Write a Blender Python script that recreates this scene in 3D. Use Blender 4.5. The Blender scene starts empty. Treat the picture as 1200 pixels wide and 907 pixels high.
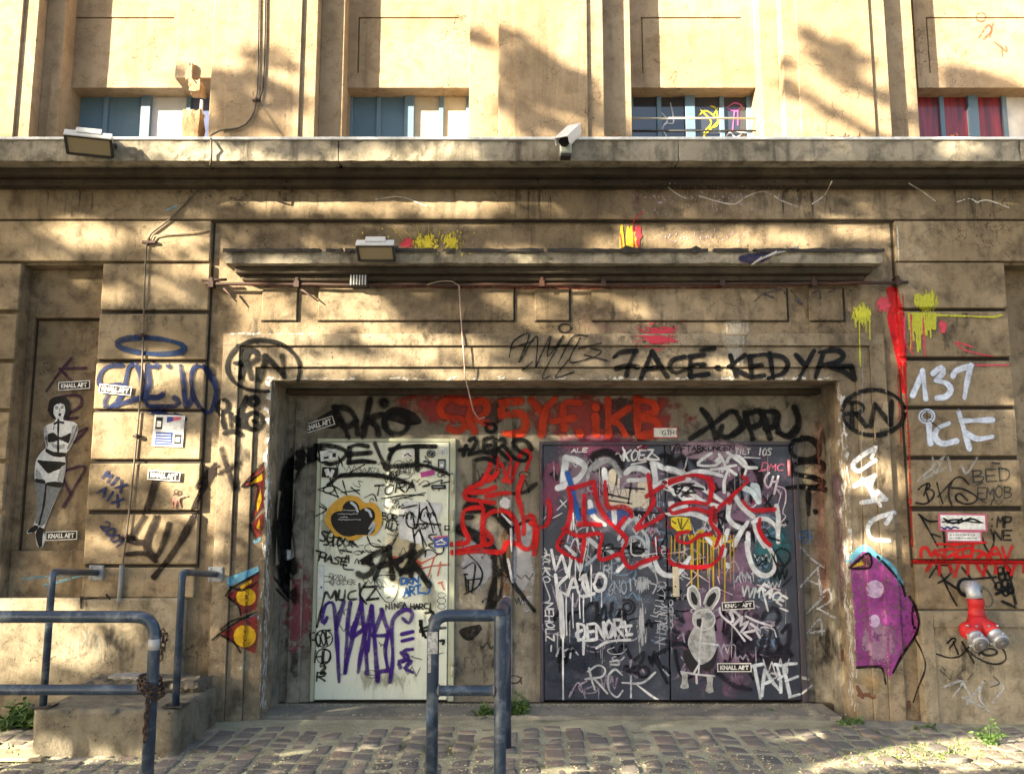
import bpy, bmesh, math, random
from mathutils import Vector, Matrix
from mathutils.bvhtree import BVHTree
from mathutils.geometry import tessellate_polygon
R = math.radians
rnd = random.Random(11)

# ------------------------------------------------------------------ camera, sky, sun, exposure
FPX, CX, CY, PITCH, EYE = 1060.0, 600.0, 453.5, R(8.2), 1.5
scene = bpy.context.scene
COL = scene.collection
cam_d = bpy.data.cameras.new('camera')
cam = bpy.data.objects.new('camera', cam_d)
COL.objects.link(cam)
cam_d.sensor_width = 36.0
cam_d.lens = FPX / 1200.0 * 36.0
cam_d.clip_start = 0.05
cam_d.clip_end = 3000
cam.location = (0, 0, EYE)
cam.rotation_euler = (R(90) + PITCH, 0, 0)
scene.camera = cam

SUN = Vector((-1.6, -1.0, 0.68)).normalized()          # direction towards the sun
SUN_EL = math.asin(SUN.z)
world = bpy.data.worlds.new('World')
scene.world = world
world.use_nodes = True
wn = world.node_tree.nodes
bg = wn['Background']
sky = wn.new('ShaderNodeTexSky')
sky.sky_type = 'NISHITA'
sky.sun_disc = False
sky.sun_elevation = SUN_EL
sky.sun_rotation = math.atan2(SUN.x, SUN.y)
sky.air_density = 1.0
sky.dust_density = 3.0
sky.ozone_density = 0.4
world.node_tree.links.new(sky.outputs[0], bg.inputs[0])
bg.inputs[1].default_value = 0.075
sun_d = bpy.data.lights.new('sun', 'SUN')
sun = bpy.data.objects.new('sun', sun_d)
COL.objects.link(sun)
sun_d.energy = 5.0
sun_d.angle = R(0.4)
sun_d.color = (1.0, 0.86, 0.62)
sun.rotation_euler = SUN.to_track_quat('Z', 'Y').to_euler()
scene.view_settings.view_transform = 'Standard'
scene.view_settings.look = 'None'
scene.view_settings.exposure = 2.65
scene.view_settings.gamma = 1.0
scene.render.engine = 'CYCLES'
scene.cycles.transparent_max_bounces = 48
scene.cycles.max_bounces = 6
scene.cycles.use_denoising = True

# ------------------------------------------------------------------ measuring helpers
CT, ST = math.cos(PITCH), math.sin(PITCH)
ORG = Vector((0, 0, EYE))
def ray(px, py):
    u, v = (px - CX) / FPX, (CY - py) / FPX
    return Vector((u, CT - v * ST, ST + v * CT))
def P(px, py, Y):                 # world point on the plane y = Y seen at a place of the photograph
    d = ray(px, py)
    return ORG + d * (Y / d.y)
def PX(px, py, Y): return P(px, py, Y).x
def PZ(py, Y): return P(600, py, Y).z
def PG(px, py, z=0.0):            # point on the horizontal plane z
    d = ray(px, py)
    return ORG + d * ((z - EYE) / d.z)
def to_px(p):
    q = p - ORG
    zc = q.y * CT + q.z * ST
    return CX + FPX * q.x / zc, CY - FPX * (-q.y * ST + q.z * CT) / zc

# ------------------------------------------------------------------ materials
MATS = {}
class NB:
    def __init__(s, name):
        s.m = bpy.data.materials.new(name); s.m.use_nodes = True
        s.t = s.m.node_tree; s.n = s.t.nodes; s.l = s.t.links
        s.out = s.n['Material Output']; s.b = s.n['Principled BSDF']
    def add(s, typ, **kw):
        n = s.n.new(typ)
        for k, v in kw.items():
            if k.startswith('i_'): n.inputs[k[2:].replace('_', ' ')].default_value = v
            else: setattr(n, k, v)
        return n
    def link(s, a, b): s.l.new(a, b)
    def coord(s, kind='Object', scale=(1, 1, 1)):
        tc = s.add('ShaderNodeTexCoord'); mp = s.add('ShaderNodeMapping')
        mp.inputs['Scale'].default_value = scale
        s.link(tc.outputs[kind], mp.inputs['Vector']); return mp.outputs['Vector']
    def noise(s, vec, scale, detail=5, rough=.55, dist=0.0):
        n = s.add('ShaderNodeTexNoise'); n.inputs['Scale'].default_value = scale
        n.inputs['Detail'].default_value = detail; n.inputs['Roughness'].default_value = rough
        n.inputs['Distortion'].default_value = dist
        s.link(vec, n.inputs['Vector']); return n.outputs['Fac']
    def ramp(s, fac, a, b, smooth=True):
        n = s.add('ShaderNodeMapRange'); n.interpolation_type = 'SMOOTHSTEP' if smooth else 'LINEAR'
        n.inputs['From Min'].default_value = a; n.inputs['From Max'].default_value = b
        s.link(fac, n.inputs['Value']); return n.outputs['Result']
    def mul(s, a, b, op='MULTIPLY'):
        n = s.add('ShaderNodeMath', operation=op)
        for i, x in enumerate((a, b)):
            if isinstance(x, (int, float)): n.inputs[i].default_value = x
            elif x is not None: s.link(x, n.inputs[i])
        return n.outputs[0]
    def mix(s, fac, a, b):
        n = s.add('ShaderNodeMix', data_type='RGBA')
        if isinstance(fac, (int, float)): n.inputs[0].default_value = fac
        else: s.link(fac, n.inputs[0])
        for i, x in ((6, a), (7, b)):
            if isinstance(x, tuple): n.inputs[i].default_value = (*x, 1)
            else: s.link(x, n.inputs[i])
        return n.outputs[2]
    def bump(s, h, strength=.4, dist=.01):
        n = s.add('ShaderNodeBump'); n.inputs['Strength'].default_value = strength
        n.inputs['Distance'].default_value = dist
        s.link(h, n.inputs['Height']); s.link(n.outputs[0], s.b.inputs['Normal'])
    def color(s, c):
        if isinstance(c, tuple): s.b.inputs['Base Color'].default_value = (*c, 1)
        else: s.link(c, s.b.inputs['Base Color'])
    def rough(s, r): s.b.inputs['Roughness'].default_value = r

def concrete(name, base, dark, light, stain=.5, streak=.5, soot=.35, pit=.6, bumpd=.012, scale=1.0):
    if name in MATS: return MATS[name]
    k = NB(name)
    v = k.coord(); vs = k.coord(scale=(5.5, 5.5, .42))
    n1 = k.noise(v, 1.1 * scale, 8, .65, .6); n2 = k.noise(v, 7 * scale, 8, .68, .3)
    n3 = k.noise(v, 55 * scale, 6, .7); ns = k.noise(vs, 1.6, 6, .65, .4)
    n4 = k.noise(v, 2.3 * scale, 10, .74, 1.2); n5 = k.noise(v, 170, 2, .6)
    c = k.mix(k.ramp(n1, .38, .68), base, light)
    c = k.mix(k.mul(k.ramp(n2, .42, .72), stain), c, dark)
    c = k.mix(k.mul(k.ramp(ns, .5, .78), streak), c, dark)
    sootc = tuple(x * .35 for x in dark)
    c = k.mix(k.mul(k.ramp(n4, .54, .72), soot), c, sootc)
    c = k.mix(k.mul(k.ramp(n3, .55, .75), .45), c, dark)
    c = k.mix(k.mul(k.ramp(n5, .62, .75), .35), c, sootc)
    n6 = k.noise(v, .75 * scale, 9, .72, 1.6); c = k.mix(k.mul(k.ramp(n6, .50, .66), soot * .75), c, dark)
    pits = k.ramp(k.noise(v, 38 * scale, 3, .5), .66, .74)
    c = k.mix(k.mul(pits, pit), c, sootc)
    gr = k.noise(v, 260, 2, .6); c = k.mix(k.mul(k.ramp(gr, .55, .7), .22), c, light); c = k.mix(k.mul(k.ramp(gr, .45, .32), .35), c, dark)
    vr = k.add('ShaderNodeTexVoronoi', feature='DISTANCE_TO_EDGE'); vr.inputs['Scale'].default_value = .9 * scale
    dv = k.add('ShaderNodeVectorMath', operation='ADD'); nz = k.add('ShaderNodeTexNoise'); nz.inputs['Scale'].default_value = 3.0; nz.inputs['Detail'].default_value = 6
    k.link(v, nz.inputs['Vector']); k.link(v, dv.inputs[0]); k.link(nz.outputs['Color'], dv.inputs[1]); k.link(dv.outputs[0], vr.inputs['Vector'])
    crk = k.mul(k.ramp(vr.outputs['Distance'], .0045, .001), k.ramp(k.noise(v, .9, 3, .6), .50, .58)); c = k.mix(k.mul(crk, .75), c, sootc)
    k.color(c); k.rough(.93)
    h = k.mul(k.mul(n2, .6), k.mul(n3, .5), 'ADD')
    h = k.mul(h, k.mul(pits, -.45), 'ADD')
    h = k.mul(h, k.mul(n5, .14), 'ADD')
    k.bump(h, .75, bumpd)
    MATS[name] = k.m; return k.m

def metal_paint(name, base, worn, rough=.45, wear=.35, scale=1.0, metallic=0.0, wlo=.52):
    if name in MATS: return MATS[name]
    k = NB(name)
    v = k.coord(); n1 = k.noise(v, 3 * scale, 8, .7, .5); n2 = k.noise(v, 42 * scale, 5, .65)
    vs = k.coord(scale=(12, 12, .7)); ns = k.noise(vs, 2 * scale, 5, .6)
    c = k.mix(k.mul(k.ramp(n1, wlo, wlo + .2), wear), base, worn)
    c = k.mix(k.mul(k.ramp(ns, .52, .75), wear * .7), c, tuple(x * .55 for x in base))
    c = k.mix(k.mul(k.ramp(n2, .6, .72), wear), c, worn)
    k.color(c); k.b.inputs['Metallic'].default_value = metallic
    n = k.add('ShaderNodeMapRange'); n.inputs['To Min'].default_value = rough - .12; n.inputs['To Max'].default_value = rough + .22
    k.link(n1, n.inputs['Value']); k.link(n.outputs[0], k.b.inputs['Roughness'])
    k.bump(k.mul(n2, n1, 'ADD'), .25, .004)
    MATS[name] = k.m; return k.m

def plain(name, c, rough=.6, metallic=0.0, var=.25, scale=20):
    if name in MATS: return MATS[name]
    k = NB(name); v = k.coord(); n = k.noise(v, scale, 5, .65)
    k.color(k.mix(k.ramp(n, .35, .7), c, tuple(x * (1 - var) for x in c)))
    k.rough(rough); k.b.inputs['Metallic'].default_value = metallic
    if max(c) < .03: k.b.inputs['Specular IOR Level'].default_value = .2
    if 'paper' in name or 'print' in name: k.bump(k.noise(v, 30, 6, .7, 1.0), .5, .006)
    MATS[name] = k.m; return k.m

def paint(col, soft=.25, wear=.3, rough=.55, opac=1.0):
    """a coat of spray paint or ink: soft rim, worn by the grain of what it covers"""
    key = ('paint', tuple(round(x, 3) for x in col), soft, wear, opac)
    if key in MATS: return MATS[key]
    k = NB('paint')
    uv = k.add('ShaderNodeUVMap'); ln = k.add('ShaderNodeVectorMath', operation='LENGTH')
    k.link(uv.outputs[0], ln.inputs[0])
    v = k.coord(); n = k.noise(v, 26, 7, .72); n2 = k.noise(v, 140, 3, .6)
    d = k.mul(ln.outputs['Value'], k.mul(k.mul(n2, -.5, 'ADD'), .55 * soft + .12), 'ADD')
    a = k.add('ShaderNodeMapRange'); a.interpolation_type = 'SMOOTHSTEP'
    spray = soft >= .3; core = 1.10 if spray else .95
    a.inputs['From Min'].default_value = core; a.inputs['From Max'].default_value = core * (1.0 - max(soft, .06))
    k.link(d, a.inputs['Value'])
    w = k.ramp(n, .62, .48, True)
    ww = k.mul(k.mul(w, wear), 1 - wear, 'ADD')
    nb = k.noise(v, 5.5, 5, .65, .5); ww = k.mul(ww, k.mul(k.mul(k.ramp(nb, .62, .40), .24), .76, 'ADD'))
    al = k.mul(a.outputs[0], ww)
    if spray:
        halo = k.mul(k.ramp(ln.outputs['Value'], 1.5, .75), k.ramp(k.noise(v, 210, 2, .5), .50, .60))
        al = k.mul(al, k.mul(halo, .5), 'MAXIMUM')
    al = k.mul(al, opac)
    n3 = k.noise(v, 9, 4, .6)
    c = k.mix(k.ramp(n3, .35, .7), col, tuple(x * .72 for x in col))
    k.color(c); k.rough(rough); k.b.inputs['Specular IOR Level'].default_value = .18
    k.link(al, k.b.inputs['Alpha'])
    MATS[key] = k.m; return k.m

def splat(col, lo=.45, hi=.5, scale=16, opac=1.0, stretch=(1, 1, 1), rim=1.0):
    """splashed paint or a worn cloud of paint: noise thins it out towards the rim"""
    key = ('splat', tuple(round(x, 3) for x in col), lo, hi, scale, opac, stretch, rim)
    if key in MATS: return MATS[key]
    k = NB('splashed_paint')
    uv = k.add('ShaderNodeUVMap'); ln = k.add('ShaderNodeVectorMath', operation='LENGTH')
    k.link(uv.outputs[0], ln.inputs[0])
    v = k.coord(scale=stretch); n = k.noise(v, scale, 6, .66, .3)
    f = k.mul(n, k.mul(k.mul(1.0, ln.outputs['Value'], 'SUBTRACT'), .42 * rim), 'ADD')
    a = k.ramp(f, lo + .14, hi + .14)
    fall = k.ramp(ln.outputs['Value'], 1.0, .8)
    al = k.mul(k.mul(a, fall), opac)
    n3 = k.noise(v, scale * 2.2, 4, .6)
    k.color(k.mix(k.ramp(n3, .35, .7), col, tuple(x * .7 for x in col))); k.rough(.6)
    k.link(al, k.b.inputs['Alpha'])
    MATS[key] = k.m; return k.m

# ------------------------------------------------------------------ objects
def tag(o, label=None, cat=None, group=None, kind=None):
    if label: o['label'] = label
    if cat: o['category'] = cat
    if group: o['group'] = group
    if kind: o['kind'] = kind
    return o
def adopt(o, parent):
    if parent is not None:
        o.parent = parent
        o.matrix_parent_inverse = WORLD[parent.name].inverted()
    return o
WORLD = {}
def empty(name, loc, label=None, cat=None, group=None):
    o = bpy.data.objects.new(name, None); COL.objects.link(o)
    o.location = loc; o.empty_display_size = .1
    WORLD[o.name] = Matrix.Translation(Vector(loc))
    return tag(o, label, cat, group)
def obj(name, me, mat, parent=None, smooth=False):
    if isinstance(me, bmesh.types.BMesh):
        b = me; me = bpy.data.meshes.new(name); b.normal_update(); b.to_mesh(me); b.free()
    if mat is not None:
        for m in (mat if isinstance(mat, (list, tuple)) else [mat]): me.materials.append(m)
    if smooth:
        for p in me.polygons: p.use_smooth = True
    o = bpy.data.objects.new(name, me); COL.objects.link(o)
    WORLD[o.name] = Matrix.Identity(4)
    return adopt(o, parent)
SURF_V, SURF_F = [], []
def surface(o):                       # remember a wall surface that carries paint
    base = len(SURF_V)
    SURF_V.extend([v.co.copy() for v in o.data.vertices])
    SURF_F.extend([[base + i for i in p.vertices] for p in o.data.polygons])
    return o

def bm_new(): return bmesh.new()
def box(bm, x0, x1, y0, y1, z0, z1, bev=0.0, seg=1, jit=0.0, mi=0):
    vs = [bm.verts.new((x, y, z)) for x in (x0, x1) for y in (y0, y1) for z in (z0, z1)]
    q = [(0, 1, 3, 2), (4, 6, 7, 5), (0, 4, 5, 1), (2, 3, 7, 6), (0, 2, 6, 4), (1, 5, 7, 3)]
    fs = [bm.faces.new([vs[i] for i in f]) for f in q]
    for f in fs: f.material_index = mi
    if bev:
        es = list({e for f in fs for e in f.edges})
        bmesh.ops.bevel(bm, geom=es, offset=bev, segments=seg, affect='EDGES', profile=.6)
    return bm
def rough_box(bm, x0, x1, y0, y1, z0, z1, step=.06, amp=.008, seed=0, chip=.02, bev=.012):
    """box of worn concrete: gridded faces, uneven surface, chipped arrises"""
    t = bmesh.new(); box(t, x0, x1, y0, y1, z0, z1)
    n = max(2, int(max(x1 - x0, z1 - z0, y1 - y0) / step))
    for ax, (a, b) in enumerate(((x0, x1), (y0, y1), (z0, z1))):
        k = max(1, int((b - a) / step))
        for i in range(1, k):
            c = [0, 0, 0]; c[ax] = a + (b - a) * i / k; no = [0, 0, 0]; no[ax] = 1
            bmesh.ops.bisect_plane(t, geom=t.verts[:] + t.edges[:] + t.faces[:], plane_co=c, plane_no=no)
    r = random.Random(seed)
    for v in t.verts:
        on = sum((abs(v.co.x - x0) < 1e-5 or abs(v.co.x - x1) < 1e-5, abs(v.co.y - y0) < 1e-5 or abs(v.co.y - y1) < 1e-5,
                  abs(v.co.z - z0) < 1e-5 or abs(v.co.z - z1) < 1e-5))
        cen = Vector(((x0 + x1) / 2, (y0 + y1) / 2, (z0 + z1) / 2))
        d = Vector((r.gauss(0, amp), r.gauss(0, amp), r.gauss(0, amp)))
        if on >= 2:
            inn = (cen - v.co); inn = Vector([math.copysign(min(1, abs(a) * 50), a) for a in inn])
            d += inn * bev * (.4 + r.random() * .6) * (1.0 if r.random() > .15 else 1 + chip / bev)
        v.co += d
    me = bpy.data.meshes.new('t'); t.to_mesh(me); t.free(); bm.from_mesh(me); bpy.data.meshes.remove(me)
    return bm
def tube(bm, pts, r, n=10, caps=True, mi=0):
    pts = [Vector(p) for p in pts]
    rs = r if isinstance(r, (list, tuple)) else [r] * len(pts)
    t0 = (pts[1] - pts[0]).normalized()
    up = Vector((0, 0, 1)) if abs(t0.z) < .9 else Vector((1, 0, 0))
    a = t0.cross(up).normalized(); rings = []
    for i, p in enumerate(pts):
        if i == 0: t = t0
        elif i == len(pts) - 1: t = (pts[i] - pts[i - 1]).normalized()
        else: t = ((pts[i] - pts[i - 1]).normalized() + (pts[i + 1] - pts[i]).normalized()).normalized()
        a = (a - t * a.dot(t)).normalized(); b = t.cross(a)
        k = 1.0
        if 0 < i < len(pts) - 1:
            c = max(.5, t.dot((pts[i + 1] - pts[i]).normalized())); k = 1 / c
        rings.append([bm.verts.new(p + (a * math.cos(w) + b * math.sin(w)) * rs[i]) for w in [2 * math.pi * j / n for j in range(n)]])
    for i in range(len(rings) - 1):
        for j in range(n):
            f = bm.faces.new((rings[i][j], rings[i][(j + 1) % n], rings[i + 1][(j + 1) % n], rings[i + 1][j])); f.smooth = True; f.material_index = mi
    if caps:
        f = bm.faces.new(rings[0][::-1]); f.material_index = mi
        f = bm.faces.new(rings[-1]); f.material_index = mi
    return bm
def fillet(pts, r, n=6):              # round the corners of a polyline
    pts = [Vector(p) for p in pts]; out = [pts[0]]
    for i in range(1, len(pts) - 1):
        a, b, c = pts[i - 1], pts[i], pts[i + 1]
        d1, d2 = (a - b), (c - b); rr = min(r, d1.length * .48, d2.length * .48)
        p1, p2 = b + d1.normalized() * rr, b + d2.normalized() * rr
        for j in range(n + 1):
            t = j / n; out.append(p1 * (1 - t) ** 2 + b * 2 * t * (1 - t) + p2 * t * t)
    out.append(pts[-1]); return out
def cyl(bm, c, axis, r, h, n=16, r2=None, mi=0):
    c = Vector(c); ax = Vector(axis).normalized()
    tube(bm, [c, c + ax * h], [r, r if r2 is None else r2], n, True, mi); return bm
def lathe(bm, c, axis, prof, n=20, mi=0):
    c = Vector(c); ax = Vector(axis).normalized()
    u = ax.cross(Vector((0, 0, 1)) if abs(ax.z) < .9 else Vector((1, 0, 0))).normalized(); w = ax.cross(u); rings = []
    for r, h in prof:
        rings.append([bm.verts.new(c + ax * h + (u * math.cos(t) + w * math.sin(t)) * max(r, 1e-4)) for t in [2 * math.pi * j / n for j in range(n)]])
    for i in range(len(rings) - 1):
        for j in range(n):
            f = bm.faces.new((rings[i][j], rings[i][(j + 1) % n], rings[i + 1][(j + 1) % n], rings[i + 1][j])); f.smooth = True; f.material_index = mi
    bm.faces.new(rings[0][::-1]); bm.faces.new(rings[-1]); return bm
def catmull(pts, step=2.0, closed=False):
    pts = [Vector((p[0], p[1], p[2] if len(p) > 2 else 0)) for p in pts]
    if len(pts) == 2 and not closed:
        n = max(1, int((pts[1] - pts[0]).length / step)); return [pts[0].lerp(pts[1], i / n) for i in range(n + 1)]
    q = [pts[-1]] + pts + pts[:2] if closed else [pts[0] * 2 - pts[1]] + pts + [pts[-1] * 2 - pts[-2]]
    out = []
    for i in range(1, len(q) - 2):
        p0, p1, p2, p3 = q[i - 1:i + 3]
        n = max(1, int((p2 - p1).length / step))
        for j in range(n):
            t = j / n
            out.append(.5 * ((2 * p1) + (p2 - p0) * t + (2 * p0 - 5 * p1 + 4 * p2 - p3) * t * t + (3 * p1 - p0 - 3 * p2 + p3) * t ** 3))
    out.append(q[-2].copy()); return out

# ================================================================== the large structure
YB = 6.86            # face of the wall between the rusticated piers
YI = 7.42            # face of the infill inside the portal
YP = 6.86            # pilasters of the upper storey
XL, XR = -7.2, 7.6
wall_m = concrete('ochre_render', (0.2025, 0.1488, 0.0868), (0.0401, 0.0279, 0.0162), (0.3478, 0.2686, 0.1738), stain=.75, streak=.75, soot=.6)
block_m = concrete('ochre_block', (0.2322, 0.1752, 0.1027), (0.0512, 0.0362, 0.0206), (0.3958, 0.3087, 0.1980), stain=.75, streak=.5, soot=.45)
frame_m = concrete('portal_render', (0.2125, 0.1648, 0.1057), (0.0439, 0.0320, 0.0203), (0.3719, 0.2995, 0.2018), stain=.75, streak=.85, soot=.55)
infill_m = concrete('grey_infill', (0.1920, 0.1717, 0.1331), (0.0381, 0.0330, 0.0255), (0.3411, 0.3098, 0.2514), stain=.75, streak=.65, soot=.55)
upper_m = concrete('yellow_render', (0.3408, 0.2496, 0.1487), (0.1541, 0.1029, 0.0578), (0.4219, 0.3204, 0.2112), stain=.6, streak=.65, soot=.32, pit=.35)
ledge_m = concrete('weathered_concrete', (0.2677, 0.2340, 0.1720), (0.0284, 0.0234, 0.0154), (0.3894, 0.3432, 0.2597), stain=.75, streak=.95, soot=.6)
dark_m = concrete('dark_concrete', (.05, .037, .023), (.015, .011, .008), (.09, .066, .04), stain=.7, streak=.6, soot=.6)  # dark colour carries the shade under the canopy and the portal head
shade_m = concrete('shaded_moulding', (0.0356, 0.0249, 0.0141), (0.0134, 0.0097, 0.0059), (0.0742, 0.0527, 0.0282), stain=.7, streak=.6, soot=.6)  # near-black colour stands for the shadow band under the ledge
joint_dark = concrete('shade_soot_joint', (.025, .019, .013), (.009, .007, .005), (.05, .038, .026), stain=.6, streak=.2, soot=.5)  # dark tone holds groove and edge shade as well as grime
plinth_m = concrete('plinth_render', (0.2322, 0.1930, 0.1291), (0.0512, 0.0391, 0.0246), (0.4078, 0.3486, 0.2464), stain=.75, streak=.65, soot=.5)

ZT = 9.0
bld = empty('building', (0, YB, 0), 'old ochre rendered building with graffiti covered portal, two metal doors and upper window bays', 'building')

zl0 = PZ(190, 6.5)                     # underside of the big ledge
YL = 6.50
zl0 = PZ(189, YL); zl1 = PZ(164.5, YL)
zg1 = PZ(257, YB - .045)               # groove under the first band
zg2 = PZ(306, YB - .045)
xo0, xo1 = PX(318, 470, YB), PX(986, 470, YB)   # portal opening
zo = PZ(446, YB)
xs0, xs1 = PX(258, 470, YB - .035), PX(1041, 470, YB - .035)   # outer edge of the surround
zs = PZ(390, YB - .035)
xb0, xb1 = PX(243, 400, YB), PX(1054, 400, YB)       # inner edges of the piers
xn0 = PX(118, 400, YB)                 # left pier outer edge = niche edge
xn1 = PX(1180, 400, YB)

# wall: face between piers, above and beside the surround
bm = bm_new()
T = .5
def wl(x0, x1, z0, z1, y=YB, t=T): box(bm, x0, x1, y, y + t, z0, z1)
wl(xb0 - .1, xb1 + .1, zs - .02, zl0 + .12)
wl(xb0 - .1, xs0 + .02, -.2, zs - .02); wl(xs1 - .02, xb1 + .1, -.2, zs - .02)
wl(xn0 - .0, xb0 - .1, -.2, zl0 + .12); wl(xb1 + .1, xn1, -.2, zl0 + .12)      # behind piers
# beside the niches
ZN = PZ(309, YB - .045)
xnl0, xnr1 = PX(22, 400, YB), PX(1290, 400, YB)
wl(XL, xnl0, -.2, zl0 + .12); wl(xnl0, xn0, ZN, zl0 + .12)
wl(xnr1, XR, -.2, zl0 + .12); wl(xn1, xnr1, ZN, zl0 + .12)
wall = surface(obj('facade_wall', bm, wall_m, bld))

# niches
YN = YB + .16
bm = bm_new()
box(bm, xnl0 - .02, xn0 + .02, YN, YN + .3, -.2, ZN + .02)
niche = surface(obj('niche_back', bm, wall_m, bld))
bm = bm_new(); box(bm, xn1 - .02, xnr1 + .02, YN, YN + .3, -.2, ZN + .02); surface(obj('niche_back', bm, wall_m, bld))
bm = bm_new()
zp1, zp0 = PZ(374, YN), PZ(645, YN)
xp0 = PX(42, 400, YN)
box(bm, xnl0, xn0, YN - .05, YN - .001, zp0 - .5, zp0, .006)          # dado below the panel
box(bm, xnl0, xp0, YN - .045, YN - .001, zp0 + .001, ZN - .002, .004)
box(bm, xp0, xn0, YN - .045, YN - .001, zp1, ZN - .002, .004)
surface(obj('niche_frame', bm, wall_m, bld))

b = bm_new(); box(b, xp0 + .0005, xn0 - .001, YN - .012, YN + .02, zp1 - .016, zp1 - .0005); box(b, xp0 + .0005, xp0 + .014, YN - .012, YN + .02, zp0 + .001, zp1 - .0165); surface(obj('shade_soot_joint', b, joint_dark, bld))  # dark strips deepen the sunk panel's top and left edges
# upper band across the whole front, and the second band over the piers
def slab(name, x0, x1, y0, y1, z0, z1, mat, bev=.006, reg=True):
    b = bm_new(); box(b, x0, x1, y0, y1, z0, z1, bev); o = obj(name, b, mat, bld)
    return surface(o) if reg else o
slab('upper_band', XL, XR, YB - .045, YB - .001, zg1, zl0 + .02, wall_m)
for a, b_ in ((XL, xb0), (xb1, XR)):
    slab('lower_band', a, b_, YB - .045, YB - .001, zg2, zg1 - .014, block_m)
# rusticated piers: courses measured down the left and right pier
rows = [(309, 363), (368, 421), (425.5, 479), (483, 538), (543, 597.5), (602.5, 661)]
rowsR = [(308, 361), (365, 418), (423, 475.5), (480, 534), (539, 593), (599, 655)]
for side, rws in ((0, rows), (1, rowsR)):
    xa, xb_ = (xn0, xb0 + .006) if side == 0 else (xb1 - .006, xn1)
    for i, (a, c) in enumerate(rws):
        Y = YB - .045
        slab('rusticated_block', xa + rnd.uniform(-.004, .004), xb_ + rnd.uniform(-.004, .004), Y + rnd.uniform(-.004, .004), YB - .001, PZ(c, Y), PZ(a, Y), block_m, .007)
    xe0, xe1 = (XL, xnl0) if side == 0 else (xnr1, XR)
    for i, (a, c) in enumerate(rws):
        slab('rusticated_block', xe0, xe1, YB - .045, YB - .001, PZ(c, YB - .045), PZ(a, YB - .045), block_m, .007)
# plinths
zq = PZ(665, YB - .045); zq2 = PZ(716, YB - .1)
slab('plinth_course', xn0 - .0, xb0 + .004, YB - .045, YB - .001, PZ(700, YB - .045), zq, block_m)
slab('plinth', XL, xb0 - .05, YB - .085, YB - .001, -.2, PZ(701, YB - .085), plinth_m, .012)
slab('plinth_course', xb1 - .004, xn1, YB - .045, YB - .001, PZ(714, YB - .045), PZ(660, YB - .045), block_m)
slab('plinth', PX(1080, 760, YB - .1), XR, YB - .1, YB - .001, -.2, zq2, plinth_m, .012)
slab('plinth_margin', PX(1080, 760, YB - .1) + .002, PX(1096, 760, YB - .115), YB - .118, YB - .1, -.2, zq2 - .004, plinth_m, .004)
slab('plinth_margin', PX(1096, 760, YB - .115) + .002, XR, YB - .118, YB - .1, PZ(735, YB - .118), zq2 - .004, plinth_m, .004)

def joint(x0, x1, y, z0, z1, name='shade_soot_joint'):
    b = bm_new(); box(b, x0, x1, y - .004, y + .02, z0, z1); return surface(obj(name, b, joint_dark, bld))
Yj = YB - .012
joint(XL, XR, YB - .02, zg1 - .014, zg1)  # dark strip fills the groove in place of its shade
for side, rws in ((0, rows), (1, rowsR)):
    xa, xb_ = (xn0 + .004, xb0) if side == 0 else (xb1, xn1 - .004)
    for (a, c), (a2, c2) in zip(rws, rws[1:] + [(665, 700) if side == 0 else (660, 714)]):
        joint(xa, xb_, Yj, PZ(a2, YB - .045), PZ(c, YB - .045))  # dark strips fill the course grooves in place of their shade
    joint(xb0 + .006, xb0 + .022, YB - .0005, zq, zg1 - .02) if side == 0 else joint(xb1 - .022, xb1 - .006, YB - .0005, zq, zg1 - .02)  # dark strip painted in for the shadow along the pier's inner edge
# portal surround: three fasciae stepping in
bm = bm_new()
def fascia(px0, px1, pyt, qx0, qx1, qyt, Y):
    a0, a1, at = PX(px0, 470, Y), PX(px1, 470, Y), PZ(pyt, Y)
    b0, b1, bt = PX(qx0, 470, Y), PX(qx1, 470, Y), PZ(qyt, Y)
    box(bm, a0, a1, Y, YB + .3, bt, at, .004)
    box(bm, a0, b0, Y, YB + .3, -.2, bt + .001, .004); box(bm, b1, a1, Y, YB + .3, -.2, bt + .001, .004)
fascia(258.5, 1040.5, 391, 278, 1023, 405, YB - .035)
fascia(278, 1023, 405, 298, 1005, 430, YB - .012)
fascia(298, 1005, 430, 318, 986, 446, YB + .012)
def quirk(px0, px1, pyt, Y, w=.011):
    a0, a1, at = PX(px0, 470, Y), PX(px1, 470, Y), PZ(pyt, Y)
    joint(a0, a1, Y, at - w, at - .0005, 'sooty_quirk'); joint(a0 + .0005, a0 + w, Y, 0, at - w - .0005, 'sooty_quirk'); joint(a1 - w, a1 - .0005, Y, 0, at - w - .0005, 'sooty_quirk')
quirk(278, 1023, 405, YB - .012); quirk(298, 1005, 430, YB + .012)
surround = surface(obj('door_surround', bm, frame_m, bld))
# deep reveals and the head of the opening
bm = bm_new()
box(bm, xo0 - .25, xo0 + .001, YB + .3, YI + .2, -.2, zo + .0)
box(bm, xo1 - .001, xo1 + .25, YB + .3, YI + .2, -.2, zo + .0)
box(bm, xo0 - .25, xo1 + .25, YB + .3, YI + .2, zo, zo + .3)
surface(obj('portal_reveal', bm, infill_m, bld))
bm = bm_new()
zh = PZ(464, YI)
box(bm, xo0 + .003, xo1 - .003, YI - .14, YI - .001, zh, zo - .003, .01)         # head beam, darkened for the shade under the reveal top
surface(obj('portal_head_beam', bm, dark_m, bld))
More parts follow.
